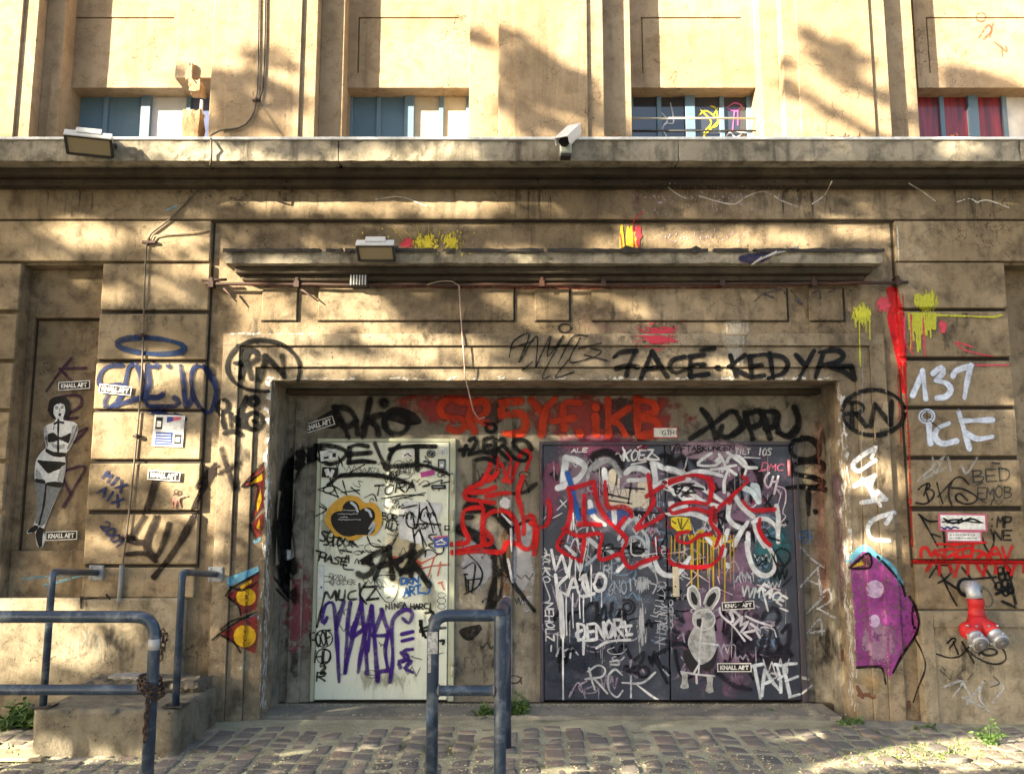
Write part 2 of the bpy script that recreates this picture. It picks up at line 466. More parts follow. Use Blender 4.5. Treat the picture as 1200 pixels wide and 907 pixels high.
# infill wall around the two doors
dx0, dx1, dz1 = PX(368, 670, YI), PX(533, 670, YI), PZ(514, YI)
lx0, lx1, lz1 = PX(632, 670, YI), PX(938, 670, YI), PZ(518, YI)
dz0 = PZ(821, YI)
bm = bm_new()
box(bm, xo0 - .05, dx0, YI, YI + .25, -.2, zo + .02); box(bm, dx1, lx0, YI, YI + .25, -.2, zo + .02); box(bm, lx1, xo1 + .05, YI, YI + .25, -.2, zo + .02)
box(bm, dx0, dx1, YI, YI + .25, dz1, zo + .02); box(bm, lx0, lx1, YI, YI + .25, lz1, zo + .02)
box(bm, dx0, lx1, YI + .2, YI + .3, -.2, zo)
infill = surface(obj('infill_wall', bm, infill_m, bld))
for a, c, dp in ((341, 356, .03), (583, 600.5, .02), (948, 975, .02)):
    bm = bm_new(); box(bm, PX(a, 640, YI - dp), PX(c, 640, YI - dp), YI - dp, YI - .001, -.2, PZ(466, YI - dp), .005)
    surface(obj('infill_strip', bm, infill_m, bld))

# little canopy over the portal
YC = YB - .20
cx0, cx1 = PX(263, 300, YC), PX(1035, 300, YC)
zc1, zc0 = PZ(294, YC), PZ(309, YC)
canopy = empty('portal_canopy', (0, YB, zc0)); adopt(canopy, bld); WORLD[canopy.name] = Matrix.Translation((0, YB, zc0))
bm = bm_new(); rough_box(bm, cx0, cx1, YC, YB + .02, zc0, zc1, .05, .0011, 3, .008, .004)
surface(obj('canopy_slab', bm, ledge_m, canopy))
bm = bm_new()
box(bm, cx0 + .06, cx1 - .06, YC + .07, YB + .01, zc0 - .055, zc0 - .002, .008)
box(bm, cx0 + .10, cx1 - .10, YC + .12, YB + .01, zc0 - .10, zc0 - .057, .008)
obj('canopy_moulding', bm, dark_m, canopy)  # coloured dark for the shade below the canopy slab
# torn strip of roofing felt curling along its top edge
bm = bm_new(); prev = None; x = cx0 - .01
while x < cx1 + .01:
    h = .010 + .012 * rnd.random() + (.03 if rnd.random() < .05 else 0)
    yy = YC - .012 + rnd.uniform(-.006, .006)
    a = [bm.verts.new((x, YC + .19, zc1 + .004)), bm.verts.new((x, YC + .03, zc1 + .006 + h * .3)), bm.verts.new((x, yy, zc1 + h * .7)), bm.verts.new((x, yy - .004, zc1 - .006 - h * .5))]
    if prev and rnd.random() > .03:
        for j in range(3): bm.faces.new((prev[j], a[j], a[j + 1], prev[j + 1]))
    prev = a; x += rnd.uniform(.02, .06)
o = obj('roofing_felt', bm, plain('black_felt', (.03, .025, .02), .85), canopy)
sm = o.modifiers.new('s', 'SOLIDIFY'); sm.thickness = .004
# relief panels beneath it
for a, c in ((307, 348), (373, 602), (627, 667), (693, 922), (948, 988)):
    xq0, xq1, zq0, zq1 = PX(a, 356, YB), PX(c, 356, YB), PZ(375.5, YB), PZ(338, YB)
    joint(xq0, xq1 + .012, YB - .0005, zq0 - .014, zq0); joint(xq1, xq1 + .012, YB - .0005, zq0 + .0005, zq1)  # dark strips stand in for the panels' shadow line below and right
    slab('relief_panel', PX(a, 356, YB - .022), PX(c, 356, YB - .022), YB - .022, YB - .001, PZ(375.5, YB - .022), PZ(338, YB - .022), wall_m, .005)

# the big ledge with its moulding
bm = bm_new()
x = XL
while x < XR:                                    # cast in lengths
    w = rnd.uniform(2.2, 3.4)
    rough_box(bm, x + .001, min(x + w, XR), YL, YB + .3, zl0, zl1, .05, .0011, int(x * 10) + 50, .006, .004); x += w
ledge = surface(obj('ledge', bm, ledge_m, bld))
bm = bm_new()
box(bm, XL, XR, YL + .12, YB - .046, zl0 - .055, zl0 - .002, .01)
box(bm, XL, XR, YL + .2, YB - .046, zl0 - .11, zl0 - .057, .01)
surface(obj('ledge_moulding', bm, shade_m, bld))
bm = bm_new(); box(bm, XL, XR, YL - .012, YL + .07, zl1 + .002, zl1 + .022, .002)
obj('ledge_lit_edge', bm, plain('lit_edge_white', (.85, .85, .82), .5, 0), bld)  # white strip carries the sunlit top edge of the ledge in its colour

# upper storey
YS1, YSP, YW = YP + .12, YP + .29, YP + .47       # step, spandrel, windows
bm = bm_new()
box(bm, XL, XR, YW + .06, YW + .3, zl1 - .2, ZT)      # backing
obj('upper_wall', bm, upper_m, bld)
zwh = PZ(103, YSP)                              # window head
zup0 = zl1 - .1
win_m = [metal_paint('blue_paint', (.10, .18, .25), (.22, .26, .27), .55, .4), ]
blue_frame = metal_paint('blue_frame', (.12, .20, .28), (.28, .30, .30), .5, .3)
k = NB('window_glass'); k.color((.03, .036, .05)); k.rough(.04); k.b.inputs['Specular IOR Level'].default_value = 1.0; glass_m = k.m
k = NB('dusty_window'); v_ = k.coord(); k.color(k.mix(k.ramp(k.noise(v_, 4, 6, .6), .35, .65), (.45, .48, .52), (.62, .65, .68))); k.rough(.25); reflect_pale_m = k.m  # pale tone painted in for the white reflection in the first bay
k = NB('amber_reflection'); k.color(k.mix(k.ramp(k.noise(k.coord(), 5, 6, .6), .35, .65), (.46, .40, .29), (.58, .52, .40))); k.rough(.4); amber_m = k.m  # amber tone painted in for the reflection in these panes
k = NB('red_curtain'); k.color(k.mix(k.ramp(k.noise(k.coord(scale=(14, 1, 1)), 2, 4, .6), .35, .65), (.28, .02, .03), (.10, .01, .02))); k.rough(.35); k.b.inputs['Coat Weight'].default_value = .6; red_m = k.m
navy_m = metal_paint('blue_pane', (.10, .13, .26), (.2, .24, .38), .25, .4)

def xb(px, Y): return PX(px, 110, Y)
for kk in range(-2, 4):
    b0 = 404 + 335 * kk + {2: 3, -1: -3}.get(kk, 0)
    bx0, bx1 = xb(b0, YSP), xb(b0 + 147, YSP)
    # pilaster right of this bay
    p0, p1 = xb(b0 + 180, YP), xb(b0 + 304, YP)
    pil = empty('pilaster', ((p0 + p1) / 2, YP, zup0)); adopt(pil, bld); WORLD[pil.name] = Matrix.Translation(((p0 + p1) / 2, YP, zup0))
    bm = bm_new(); box(bm, p0, p1, YP, YS1 + .1, zup0, ZT, .006); surface(obj('pilaster_shaft', bm, upper_m, pil))
    bm = bm_new(); box(bm, xb(b0 + 198, YP - .02), xb(b0 + 285, YP - .02), YP - .022, YP - .001, zup0, ZT, .004); surface(obj('pilaster_field', bm, upper_m, pil))
    # steps beside the bay
    bm = bm_new()
    box(bm, p1 - .0, xb(b0 + 336, YS1), YS1, YSP + .3, zup0, ZT, .004)
    box(bm, bx1, p0, YS1, YSP + .3, zwh - .0 if kk == -1 else zup0, ZT, .004)
    if kk == -1: bx1w = p0 - .002
    else: bx1w = bx1
    surface(obj('bay_step', bm, upper_m, bld))
    # spandrel with a sunk frame line
    bm = bm_new()
    zs0 = zwh; zsl = PZ(86, YSP); zst = PZ(22, YSP)
    fx0, fx1 = bx0 + .10, bx1 - .10; g = .012
    box(bm, bx0, bx1, YSP, YW + .06, zs0, zsl)
    box(bm, bx0, fx0, YSP, YW + .06, zsl, zst + g); box(bm, fx1, bx1, YSP, YW + .06, zsl, zst + g)
    box(bm, fx0 + g, fx1, YSP + .002, YW + .06, zsl, zst)
    box(bm, fx0, fx0 + g, YSP + .03, YW + .06, zsl, zst)
    box(bm, fx0, fx1, YSP + .03, YW + .06, zst, zst + g)
    box(bm, bx0, bx1, YSP, YW + .06, zst + g, ZT)
    surface(obj('spandrel', bm, upper_m, bld))
    # window under it
    win = empty('window', ((bx0 + bx1) / 2, YW, zl1)); adopt(win, bld); WORLD[win.name] = Matrix.Translation(((bx0 + bx1) / 2, YW, zl1))
    z0, z1 = zl1 - .05, zwh + .16
    bw = bx1w - bx0; xs_ = [bx0, bx0 + bw * .25, bx0 + bw * .5, bx0 + bw * .76, bx1w]
    bm = bm_new()
    box(bm, bx0 - .001, bx1w + .001, YW - .03, YW + .05, z1 - .09, z1, .005)
    for i, x in enumerate(xs_):
        w = .042 if i in (0, 4, 2) else .02
        box(bm, x - w, x + w, YW - .025 - (.012 if i == 2 else 0), YW + .05, z0, z1 - .091, .004)
    obj('window_frame', bm, blue_frame, win)
    kinds = {-2: 'ggdg', -1: 'bbwn', 0: 'bbaa', 1: 'gggg', 2: 'rrrd', 3: 'gdgg'}[kk]
    for i, c in enumerate(kinds):
        bm = bm_new(); box(bm, xs_[i] + .012, xs_[i + 1] - .012, YW + .0, YW + .02, z0, z1 - .085)
        nm = 'shutter_board' if c == 'b' else ('curtained_pane' if c == 'r' else 'pane')
        o = obj(nm, bm, {'g': glass_m, 'd': reflect_pale_m, 'b': win_m[0], 'w': reflect_pale_m, 'n': navy_m, 'a': amber_m, 'r': red_m}[c], win)
        if c in 'nw' and kk == -1: o['label'] = 'pane painted pale for a white reflection' if c == 'w' else 'blue tinted pane'
        surface(o)
    if kk == 1:
        bm = bm_new(); zc = PZ(139, YSP + .05)
        tube(bm, [(bx0, YSP + .05, zc), (bx1, YSP + .05, zc)], .009, 8)
        obj('window_bar', bm, metal_paint('cream_bar', (.62, .58, .46), (.4, .3, .2), .5), win)
        bm = bm_new(); tube(bm, [(bx0, YSP + .05, zc - .11), (bx1, YSP + .05, zc - .11)], .008, 8)
        obj('window_bar', bm, plain('dark_bar', (.05, .05, .05), .5), win)

# broken corner of the first bay: loose masonry and a white pipe
brick_m = concrete('broken_masonry', (.40, .24, .12), (.17, .09, .04), (.50, .36, .22), stain=.6, streak=.1, soot=.3, bumpd=.03)
def chunk(c, s, seed, name, mat, parent, sub=3, amp=.16):
    b = bmesh.new(); bmesh.ops.create_cube(b, size=1.0)
    bmesh.ops.subdivide_edges(b, edges=b.edges[:], cuts=sub, use_grid_fill=True)
    r = random.Random(seed)
    for v in b.verts:
        v.co = Vector((v.co.x * s[0], v.co.y * s[1], v.co.z * s[2])) * (1 + r.gauss(0, amp * .4)) + Vector((r.gauss(0, amp * .08 * s[0]), r.gauss(0, amp * .08 * s[1]), r.gauss(0, amp * .12 * s[2])))
        v.co += Vector(c)
    return obj(name, b, mat, parent)
e = P(226, 150, YS1 - .05); chunk((e.x, YS1 - .04, e.z), (.13, .12, .28), 5, 'broken_masonry', brick_m, bld)
e = P(230, 103, YS1 - .04); chunk((e.x, YS1 - .02, e.z), (.09, .14, .10), 8, 'broken_masonry', brick_m, bld)
e = P(222, 84, YS1 - .02); chunk((e.x, YS1 - .0, e.z), (.05, .08, .14), 9, 'broken_masonry', brick_m, bld)
bm = bm_new(); a = P(236.5, 118, YS1 - .02); c = P(235, 166, YS1 - .02); tube(bm, [a, (a.x, a.y, c.z - .1)], .012, 10)
obj('white_pipe', bm, plain('white_pvc', (.72, .70, .65), .4), bld)

# doors
door_m = metal_paint('pale_green_paint', (.68, .71, .60), (.42, .42, .31), .5, .5, 1.2)
doorf_m = metal_paint('greenish_frame', (.42, .44, .33), (.24, .22, .14), .5, .5, 1.2)
door = empty('metal_door', ((dx0 + dx1) / 2, YI, dz0)); adopt(door, bld); WORLD[door.name] = Matrix.Translation(((dx0 + dx1) / 2, YI, dz0))
door['label'] = 'pale green metal door covered in black and purple tags'
yd = YI - .035
bm = bm_new()
fw = .05
box(bm, dx0, dx0 + fw * .7, yd + .01, YI + .1, dz0, dz1, .004); box(bm, dx1 - fw, dx1, yd + .01, YI + .1, dz0, dz1, .004)
box(bm, dx0 + fw * .7, dx1 - fw, yd + .01, YI + .1, dz1 - .03, dz1, .004)
surface(obj('door_frame', bm, doorf_m, door))
bm = bm_new(); box(bm, dx0 + fw * .7 + .004, dx1 - fw - .004, yd, YI + .08, dz0 + .015, dz1 - .034, .003)
leaf = surface(obj('door_leaf', bm, door_m, door))
for py0, py1 in ((556, 578), (598, 622), (768, 792)):
    bm = bm_new(); a = P(531, py0, yd); c = P(531, py1, yd)
    for f0, f1 in ((0, .48), (.52, 1)):
        cyl(bm, (a.x, yd - .012, a.z + (c.z - a.z) * f0), (0, 0, -1), .012, abs(c.z - a.z) * (f1 - f0), 10)
    box(bm, a.x - .022, a.x - .008, yd - .006, yd - .001, c.z, a.z)
    obj('hinge', bm, doorf_m, door)
bm = bm_new(); a = P(376.5, 662, yd); c = P(376.5, 701, yd)
pts = [(a.x, yd - .004, a.z), (c.x, yd - .004, c.z)]
box(bm, a.x - .026, a.x + .026, yd - .012, yd - .001, c.z, a.z, .011, 3)
lock = obj('lock_plate', bm, plain('white_enamel', (.72, .73, .70), .35), door)
bm = bm_new(); m_ = P(376.5, 688, yd - .013); cyl(bm, (m_.x, yd - .012, m_.z), (0, -1, 0), .008, .003, 10)
obj('keyhole', bm, plain('black_steel', (.02, .02, .02), .4), lock)

lift_m = metal_paint('slate_paint', (.026, .032, .054), (.085, .09, .115), .38, .65, 1.0)
liftf_m = metal_paint('dark_frame', (.05, .045, .06), (.13, .07, .08), .45, .5)
lift = empty('double_metal_door', ((lx0 + lx1) / 2, YI, dz0)); adopt(lift, bld); WORLD[lift.name] = Matrix.Translation(((lx0 + lx1) / 2, YI, dz0))
lift['label'] = 'dark slate double metal door covered in white and red graffiti'
ylf = YI - .05
lxm = PX(782.5, 670, ylf)
lz0 = dz0 + .015
bm = bm_new()
box(bm, lx0, lx0 + .03, ylf - .012, YI + .1, dz0, lz1, .004); box(bm, lx1 - .045, lx1, ylf - .012, YI + .1, dz0, lz1, .004)
box(bm, lx0 + .03, lx1 - .045, ylf - .012, YI + .1, lz1 - .03, lz1, .004)
surface(obj('lift_door_frame', bm, liftf_m, lift))
leaves = []
for a, c in ((lx0 + .033, lxm - .005), (lxm + .005, lx1 - .048)):
    bm = bm_new(); box(bm, a, c, ylf, YI + .08, lz0, lz1 - .034, .004)
    leaves.append(surface(obj('lift_door_leaf', bm, lift_m, lift)))
bm = bm_new(); a = P(791.5, 663, ylf); c = P(791.5, 699, ylf)
box(bm, a.x - .026, a.x + .026, ylf - .016, ylf - .001, c.z, a.z, .012, 3)
hp = obj('handle_plate', bm, plain('cream_enamel', (.62, .55, .40), .4), lift)
bm = bm_new(); m_ = P(791.5, 687, ylf - .016); cyl(bm, (m_.x, ylf - .015, m_.z), (0, -1, 0), .007, .003, 10)
obj('keyhole', bm, plain('black_steel', (.02, .02, .02), .4), hp)
bm = bm_new(); a = P(923.5, 539, ylf); c = P(923.5, 558, ylf)
cyl(bm, (a.x, ylf - .022, c.z), (0, 0, 1), .013, a.z - c.z, 10); obj('hinge', bm, plain('pink_paint', (.55, .18, .22), .5), lift)
bm = bm_new(); a = P(634, 538, ylf); c = P(634, 562, ylf)
cyl(bm, (a.x, ylf - .022, c.z), (0, 0, 1), .012, a.z - c.z, 10); obj('hinge', bm, liftf_m, lift)
bm = bm_new(); box(bm, xo0 + .004, xo1 - .004, YI - .075, YI + .05, -.1, dz0 - .006, .008)
obj('threshold', bm, dark_m, bld)

# ------------------------------------------------------------------ ground
k = NB('asphalt'); v_ = k.coord(); n1 = k.noise(v_, 2, 8, .6); n2 = k.noise(v_, 120, 3, .6)
k.color(k.mix(k.ramp(n1, .35, .7), (.05, .05, .048), (.085, .08, .072))); k.rough(.9); k.bump(n2, .5, .006)
asphalt_m = k.m
def zg(y): return max(0.0, min(1.0, (y - 5.75) / 1.0)) * (dz0 - .035)
bm = bm_new(); s = 600
vs = [bm.verts.new(p) for p in ((-s, -s, -.06), (s, -s, -.06), (s, 7.1, -.06), (-s, 7.1, -.06))]; bm.faces.new(vs)
tag(obj('ground', bm, asphalt_m), kind='structure')
k = NB('sandy_joint'); v_ = k.coord(); n1 = k.noise(v_, 3, 8, .7, .5); n2 = k.noise(v_, 60, 6, .7); n3 = k.noise(v_, 1.1, 4, .6)
c = k.mix(k.ramp(n1, .35, .65), (.46, .43, .29), (.27, .25, .17)); c = k.mix(k.ramp(n2, .5, .7), c, (.56, .54, .40)); c = k.mix(k.ramp(n3, .55, .7), c, (.10, .11, .05))
k.color(c); k.rough(.95); k.bump(n2, .8, .02); joint_m = k.m
k = NB('basalt_sett'); v_ = k.coord(); gi = k.add('ShaderNodeNewGeometry'); rpi = gi.outputs['Random Per Island']
n1 = k.noise(v_, 9, 7, .65); n2 = k.noise(v_, 70, 5, .7)
rc = k.add('ShaderNodeValToRGB'); k.link(rpi, rc.inputs[0])
cr = rc.color_ramp; cr.elements[0].color = (0.144, 0.131, 0.124, 1); cr.elements[1].color = (0.310, 0.255, 0.205, 1)
for pos, col in ((.25, (0.203, 0.172, 0.150, 1)), (.5, (0.238, 0.205, 0.173, 1)), (.72, (0.179, 0.164, 0.153, 1)), (.86, (0.275, 0.211, 0.173, 1))):
    e_ = cr.elements.new(pos); e_.color = col
c = k.mix(k.mul(k.ramp(n1, .5, .75), .6), rc.outputs[0], (.27, .255, .21)); c = k.mix(k.mul(k.ramp(n2, .58, .72), .5), c, (.35, .33, .27))
k.color(c); k.rough(.95); k.b.inputs['Specular IOR Level'].default_value = .2; k.bump(k.mul(n1, n2, 'ADD'), .6, .012); sett_m = k.m
YA = PG(600, 839, dz0 - .012).y                        # front of the concrete apron
pav = empty('pavement', (0, 5, 0)); tag(pav, kind='structure')
bm = bm_new()
nx, ny = 120, 70
gx0, gx1, gy0, gy1 = -7.2, 7.6, 0.8, 6.9
V = [[bm.verts.new((gx0 + (gx1 - gx0) * i / nx, gy0 + (gy1 - gy0) * j / ny, .001 + zg(gy0 + (gy1 - gy0) * j / ny) + rnd.uniform(-.004, .004))) for j in range(ny + 1)] for i in range(nx + 1)]
for i in range(nx):
    for j in range(ny): bm.faces.new((V[i][j], V[i + 1][j], V[i + 1][j + 1], V[i][j + 1]))
obj('sand_bed', bm, joint_m, pav)
bm = bm_new()
GRADES = []
col = gx0
while col < gx1 - .1:
    w = .148 + rnd.uniform(-.012, .012)
    y = 6.74 - rnd.random() * .18
    xc = col + w / 2
    while y > gy0 + .2:
        l = .17 + rnd.uniform(-.055, .05)
        g = .007 + rnd.random() * .006
        gxj = .009 + rnd.random() * .007
        pts = [(-w / 2 + gxj, -l / 2 + g), (w / 2 - gxj, -l / 2 + g), (w / 2 - gxj, l / 2 - g), (-w / 2 + gxj, l / 2 - g)]
        cy_ = y - l / 2; zt = .004 + zg(cy_) + rnd.gauss(0, .004); tx, ty = rnd.gauss(0, .045), rnd.gauss(0, .04); ro = rnd.gauss(0, .035)
        cy_ = y - l / 2
        skip = (cy_ > YA - .06 and -2.3 < xc < 2.45) or rnd.random() < .006
        if not skip:
            rings = []
            for ins, dz in ((-.002, -.035), (.002, -.006), (.008, .001), (.022, .003)):
                ring = []
                for (px_, py_) in pts:
                    qx, qy = px_ - math.copysign(ins, px_) + rnd.gauss(0, .0025), py_ - math.copysign(ins, py_) + rnd.gauss(0, .0025)
                    qx, qy = qx * math.cos(ro) - qy * math.sin(ro), qx * math.sin(ro) + qy * math.cos(ro)
                    ring.append(bm.verts.new((xc + qx + .012 * math.sin(y * 3 + col), cy_ + qy, zt + dz + tx * qx + ty * qy)))
                rings.append(ring)
            for a_, b_ in zip(rings, rings[1:]):
                for j in range(4):
                    f = bm.faces.new((a_[j], a_[(j + 1) % 4], b_[(j + 1) % 4], b_[j])); f.smooth = True
            f = bm.faces.new(rings[-1]); f.smooth = True
        y -= l
    col += w
obj('cobblestones', bm, sett_m, pav)
# concrete apron in front of the doors, rounded at its left end
apron_m = concrete('apron_concrete', (.20, .185, .155), (.07, .062, .05), (.28, .26, .215), stain=.5, streak=0, soot=.35)
bm = bm_new()
zA = dz0 - .012
out = []
xa0, xa1 = PG(262, 832, zA).x, PG(985, 838, zA).x
back = YI
front = PG(600, 839, zA).y
n = 60
ft, bt, fb = [], [], []
for i in range(n + 1):
    t = i / n; x = xa0 + (xa1 - xa0) * t
    e0 = min(1, t / .07); yf = front + (1 - math.sin(e0 * math.pi / 2)) * .35 + rnd.gauss(0, .006)
    ft.append(bm.verts.new((x, yf + .012, zA + rnd.gauss(0, .003)))); bt.append(bm.verts.new((x, back, zA + .006))); fb.append(bm.verts.new((x, yf - .012, -.04)))
for i in range(n):
    bm.faces.new((ft[i], ft[i + 1], bt[i + 1], bt[i])); bm.faces.new((fb[i], fb[i + 1], ft[i + 1], ft[i]))
bm.faces.new((fb[0], ft[0], bt[0])); bm.faces.new((bt[-1], ft[-1], fb[-1]))
tag(obj('apron', bm, apron_m), kind='structure')
# low kerb running on to the right
bm = bm_new(); a = PG(985, 838, .03); c = PG(1110, 848, .03)
rough_box(bm, a.x - .05, c.x, 6.62, 6.86, -.05, dz0 - .02, .07, .004, 77, .02, .012)
tag(obj('kerb', bm, apron_m), kind='structure')
# concrete step block under the handrails
blk_m = concrete('block_concrete', (.155, .135, .10), (.04, .033, .022), (.24, .215, .16), stain=.7, streak=.45, soot=.5, pit=.9, bumpd=.02)
zb = .30
fy = PG(120, 889, 0).y
bx0_, bx1_ = PX(36, 860, fy), PX(206, 860, fy)
bm = bm_new(); rough_box(bm, bx0_, bx1_, fy, YB - .087, -.05, zb, .032, .0028, 21, .022, .012)
o = obj('step_block', bm, blk_m, smooth=True); tag(o, 'rough concrete step block against the wall carrying two handrails', 'step block')
bm = bm_new()
a = P(98, 800, YB - .3); c = P(240, 800, YB - .3)
rough_box(bm, a.x, bx1_ - .03, YB - .40, YB - .087, zb - .004, zb + .085, .04, .007, 22, .05, .02)
tag(obj('broken_step', bm, concrete('rubble_concrete', (.10, .085, .065), (.035, .03, .02), (.18, .155, .12), stain=.6, streak=.1, soot=.4, bumpd=.03)), 'low crumbling dark step on top of the concrete block', 'step')
bm = bm_new(); a = P(150, 789, YB - .3)
rough_box(bm, a.x - .12, a.x + .1, YB - .36, YB - .2, zb + .09, zb + .11, .03, .004, 23, .02, .006)
tag(obj('loose_slab', bm, concrete('pale_slab', (.30, .28, .25), (.14, .125, .105), (.38, .355, .32))), 'pale loose stone slab lying on the crumbling dark step', 'slab')

# ================================================================== paint on the walls and doors
BVH = BVHTree.FromPolygons(SURF_V, SURF_F)
def hit(px, py, off):
    d = ray(px, py).normalized()
    loc, no, ix, dist = BVH.ray_cast(ORG, d)
    if loc is None: return None
    return loc - d * off
SPLIT = {'grime_stain', 'run_off_stain', 'lime_stain', 'paint_wash', 'rust_stain', 'scuff_mark', 'flaking_paint', 'dirt_stain', 'plaster_crack', 'painted_spots', 'painted_spikes', 'painted_band', 'paint_patch', 'paint_smear', 'painted_shape', 'paint_spatter', 'torn_poster'}
class Brush:
    """collects strokes of one tag, laid on the surface they were sprayed on"""
    def __init__(s, crop=(0, 0, 1), layer=0):
        s.wide = 1.3
        s.ox, s.oy, s.sc = crop; s.layer = layer; s.bm = bmesh.new(); s.uv = s.bm.loops.layers.uv.new('UVMap'); s.k = 0
    def off(s):
        s.k += 1; return .003 + s.layer * .0016 + min(s.k, 60) * .00012
    def m(s, p): return (s.ox + p[0] / s.sc, s.oy + p[1] / s.sc)
    def stroke(s, pts, w, smooth=True, closed=False, jit=.0, taper=0.0):
        """pts in crop pixels, w in photograph pixels"""
        w *= (1.55 if w > 3.5 else (1.5 if w > 1.7 else 1.45)) * s.wide
        q = [s.m(p) for p in pts]
        step = max(1.0, min(3.0, w * .45))
        if smooth: q = catmull(q, step, closed)
        else:
            o = []
            for a, b in zip(q, q[1:]): o += catmull([a, b], step)[:-1]
            q = o + [Vector((*q[-1], 0))]
        q = [Vector((p[0], p[1])) for p in q]
        if len(q) < 2: return s
        d0 = (q[0] - q[1]).normalized(); d1 = (q[-1] - q[-2]).normalized(); h = w / 2
        body = [(p, 0.0) for p in q]
        if not closed:
            body = [(q[0] + d0 * h, 1.0), (q[0] + d0 * h * .5, .5)] + body + [(q[-1] + d1 * h * .5, .5), (q[-1] + d1 * h, 1.0)]
        off = s.off(); rows = []; n = len(body)
        cs = (-1, 0, 1) if w < 3.2 else (-1, -.5, 0, .5, 1)
        ph = rnd.random() * 9
        for i, (p, e) in enumerate(body):
            a = body[max(0, i - 1)][0]; b = body[min(n - 1, i + 1)][0]
            t = (b - a); t = t.normalized() if t.length > 1e-6 else Vector((1, 0)); nn = Vector((-t.y, t.x))
            hw = h * (1 + .15 * math.sin(i * .23 + ph) + .09 * math.sin(i * .61 + ph * 2) - (.16 * abs(2 * i / n - 1) ** 3)) * (1 - taper * i / n)
            row = []
            for c in cs:
                v = hit(p.x + nn.x * hw * c, p.y + nn.y * hw * c, off + i * 4e-6)
                row.append((s.bm.verts.new(v), c, e) if v is not None else None)
            rows.append(row)
        for r0, r1 in zip(rows, rows[1:]):
            for j in range(len(cs) - 1):
                qd = (r0[j], r0[j + 1], r1[j + 1], r1[j])
                if None in qd: continue
                vs = [x[0] for x in qd]
                if max((vs[0].co - vs[2].co).length, (vs[1].co - vs[3].co).length) > .35: continue
                f = s.bm.faces.new(vs)
                for lp, x in zip(f.loops, qd): lp[s.uv].uv = (x[1] * 1.5, x[2] * 1.5)
        return s
    def strokes(s, lst, w, **kw):
        for p in lst: s.stroke(p, w, **kw)
        return s
    def ring(s, c, rx, ry, w, a0=0, a1=360, rot=0):
        n = max(10, int(abs(a1 - a0) / 18)); cr, sr = math.cos(R(rot)), math.sin(R(rot)); pts = []
        for i in range(n + 1):
            t = R(a0 + (a1 - a0) * i / n); x, y = rx * math.cos(t), ry * math.sin(t)
            pts.append((c[0] + x * cr - y * sr, c[1] + x * sr + y * cr))
        return s.stroke(pts, w)
    def text(s, txt, x, y, w, h, sw, slant=0.0, rot=0.0, jit=.05, gap=.22):
        """hand lettering: lower-left corner x, y, total width w, letter height h (crop pixels)"""
        n = len(txt); cw = w / (n + (n - 1) * gap)
        for i, ch in enumerate(txt):
            if ch not in FONT: continue
            gx = x + i * cw * (1 + gap); jr = rnd.uniform(-jit, jit) * h
            for part in FONT[ch].split('|'):
                sm = part.startswith('~'); pts = []
                for t in part.lstrip('~').split():
                    u, v = map(float, t.split(','))
                    X = gx + (u + slant * v) * cw + rnd.uniform(-jit, jit) * cw * .6; Y = y - v * h + jr + rnd.uniform(-jit, jit) * h * .6
                    dx, dy = X - x, Y - y; cr, sr = math.cos(R(rot)), math.sin(R(rot))
                    pts.append((x + dx * cr - dy * sr, y + dx * sr + dy * cr))
                s.stroke(pts, sw, smooth=sm)
        return s
    def fill(s, pts, smooth=True, dy=1.0, nx=None):
        q = [s.m(p) for p in pts]
        q = [(v[0], v[1]) for v in (catmull(q, 3, True) if smooth else [Vector((*p, 0)) for p in q])]
        y0, y1 = min(p[1] for p in q), max(p[1] for p in q); off = s.off()
        n = max(1, int((y1 - y0) / dy)); H = (y1 - y0) / n
        def cross(y):
            xs = []
            for (ax, ay), (bx, by) in zip(q, q[1:] + q[:1]):
                if (ay <= y < by) or (by <= y < ay): xs.append(ax + (y - ay) / (by - ay) * (bx - ax))
            return sorted(xs)
        prev = None
        for i in range(n + 1):
            y = y0 + i * H; xs = cross(min(max(y, y0 + 1e-3), y1 - 1e-3))
            if prev is not None and len(prev[1]) == len(xs):
                for a in range(0, len(xs) - 1, 2):
                    k = max(1, int(max(xs[a + 1] - xs[a], prev[1][a + 1] - prev[1][a]) / 2.5))
                    r0 = [hit(prev[1][a] + (prev[1][a + 1] - prev[1][a]) * t / k, prev[0], off) for t in range(k + 1)]
                    r1 = [hit(xs[a] + (xs[a + 1] - xs[a]) * t / k, y, off) for t in range(k + 1)]
                    if None in r0 or None in r1: continue
                    v0 = [s.bm.verts.new(v) for v in r0]; v1 = [s.bm.verts.new(v) for v in r1]
                    for t in range(k):
                        f = s.bm.faces.new((v1[t], v1[t + 1], v0[t + 1], v0[t]))
                        for lp in f.loops: lp[s.uv].uv = (0, 0)
            elif prev is not None:          # an outline that splits here: plain strips from the row's middle
                ym = (prev[0] + y) / 2; xm = cross(ym)
                for a in range(0, len(xm) - 1, 2):
                    k = max(1, int((xm[a + 1] - xm[a]) / 2.5))
                    r0 = [hit(xm[a] + (xm[a + 1] - xm[a]) * t / k, prev[0], off) for t in range(k + 1)]
                    r1 = [hit(xm[a] + (xm[a + 1] - xm[a]) * t / k, y, off) for t in range(k + 1)]
                    if None in r0 or None in r1: continue
                    v0 = [s.bm.verts.new(v) for v in r0]; v1 = [s.bm.verts.new(v) for v in r1]
                    for t in range(k):
                        f = s.bm.faces.new((v1[t], v1[t + 1], v0[t + 1], v0[t]))
                        for lp in f.loops: lp[s.uv].uv = (0, 0)
            prev = (y, xs)
        return s
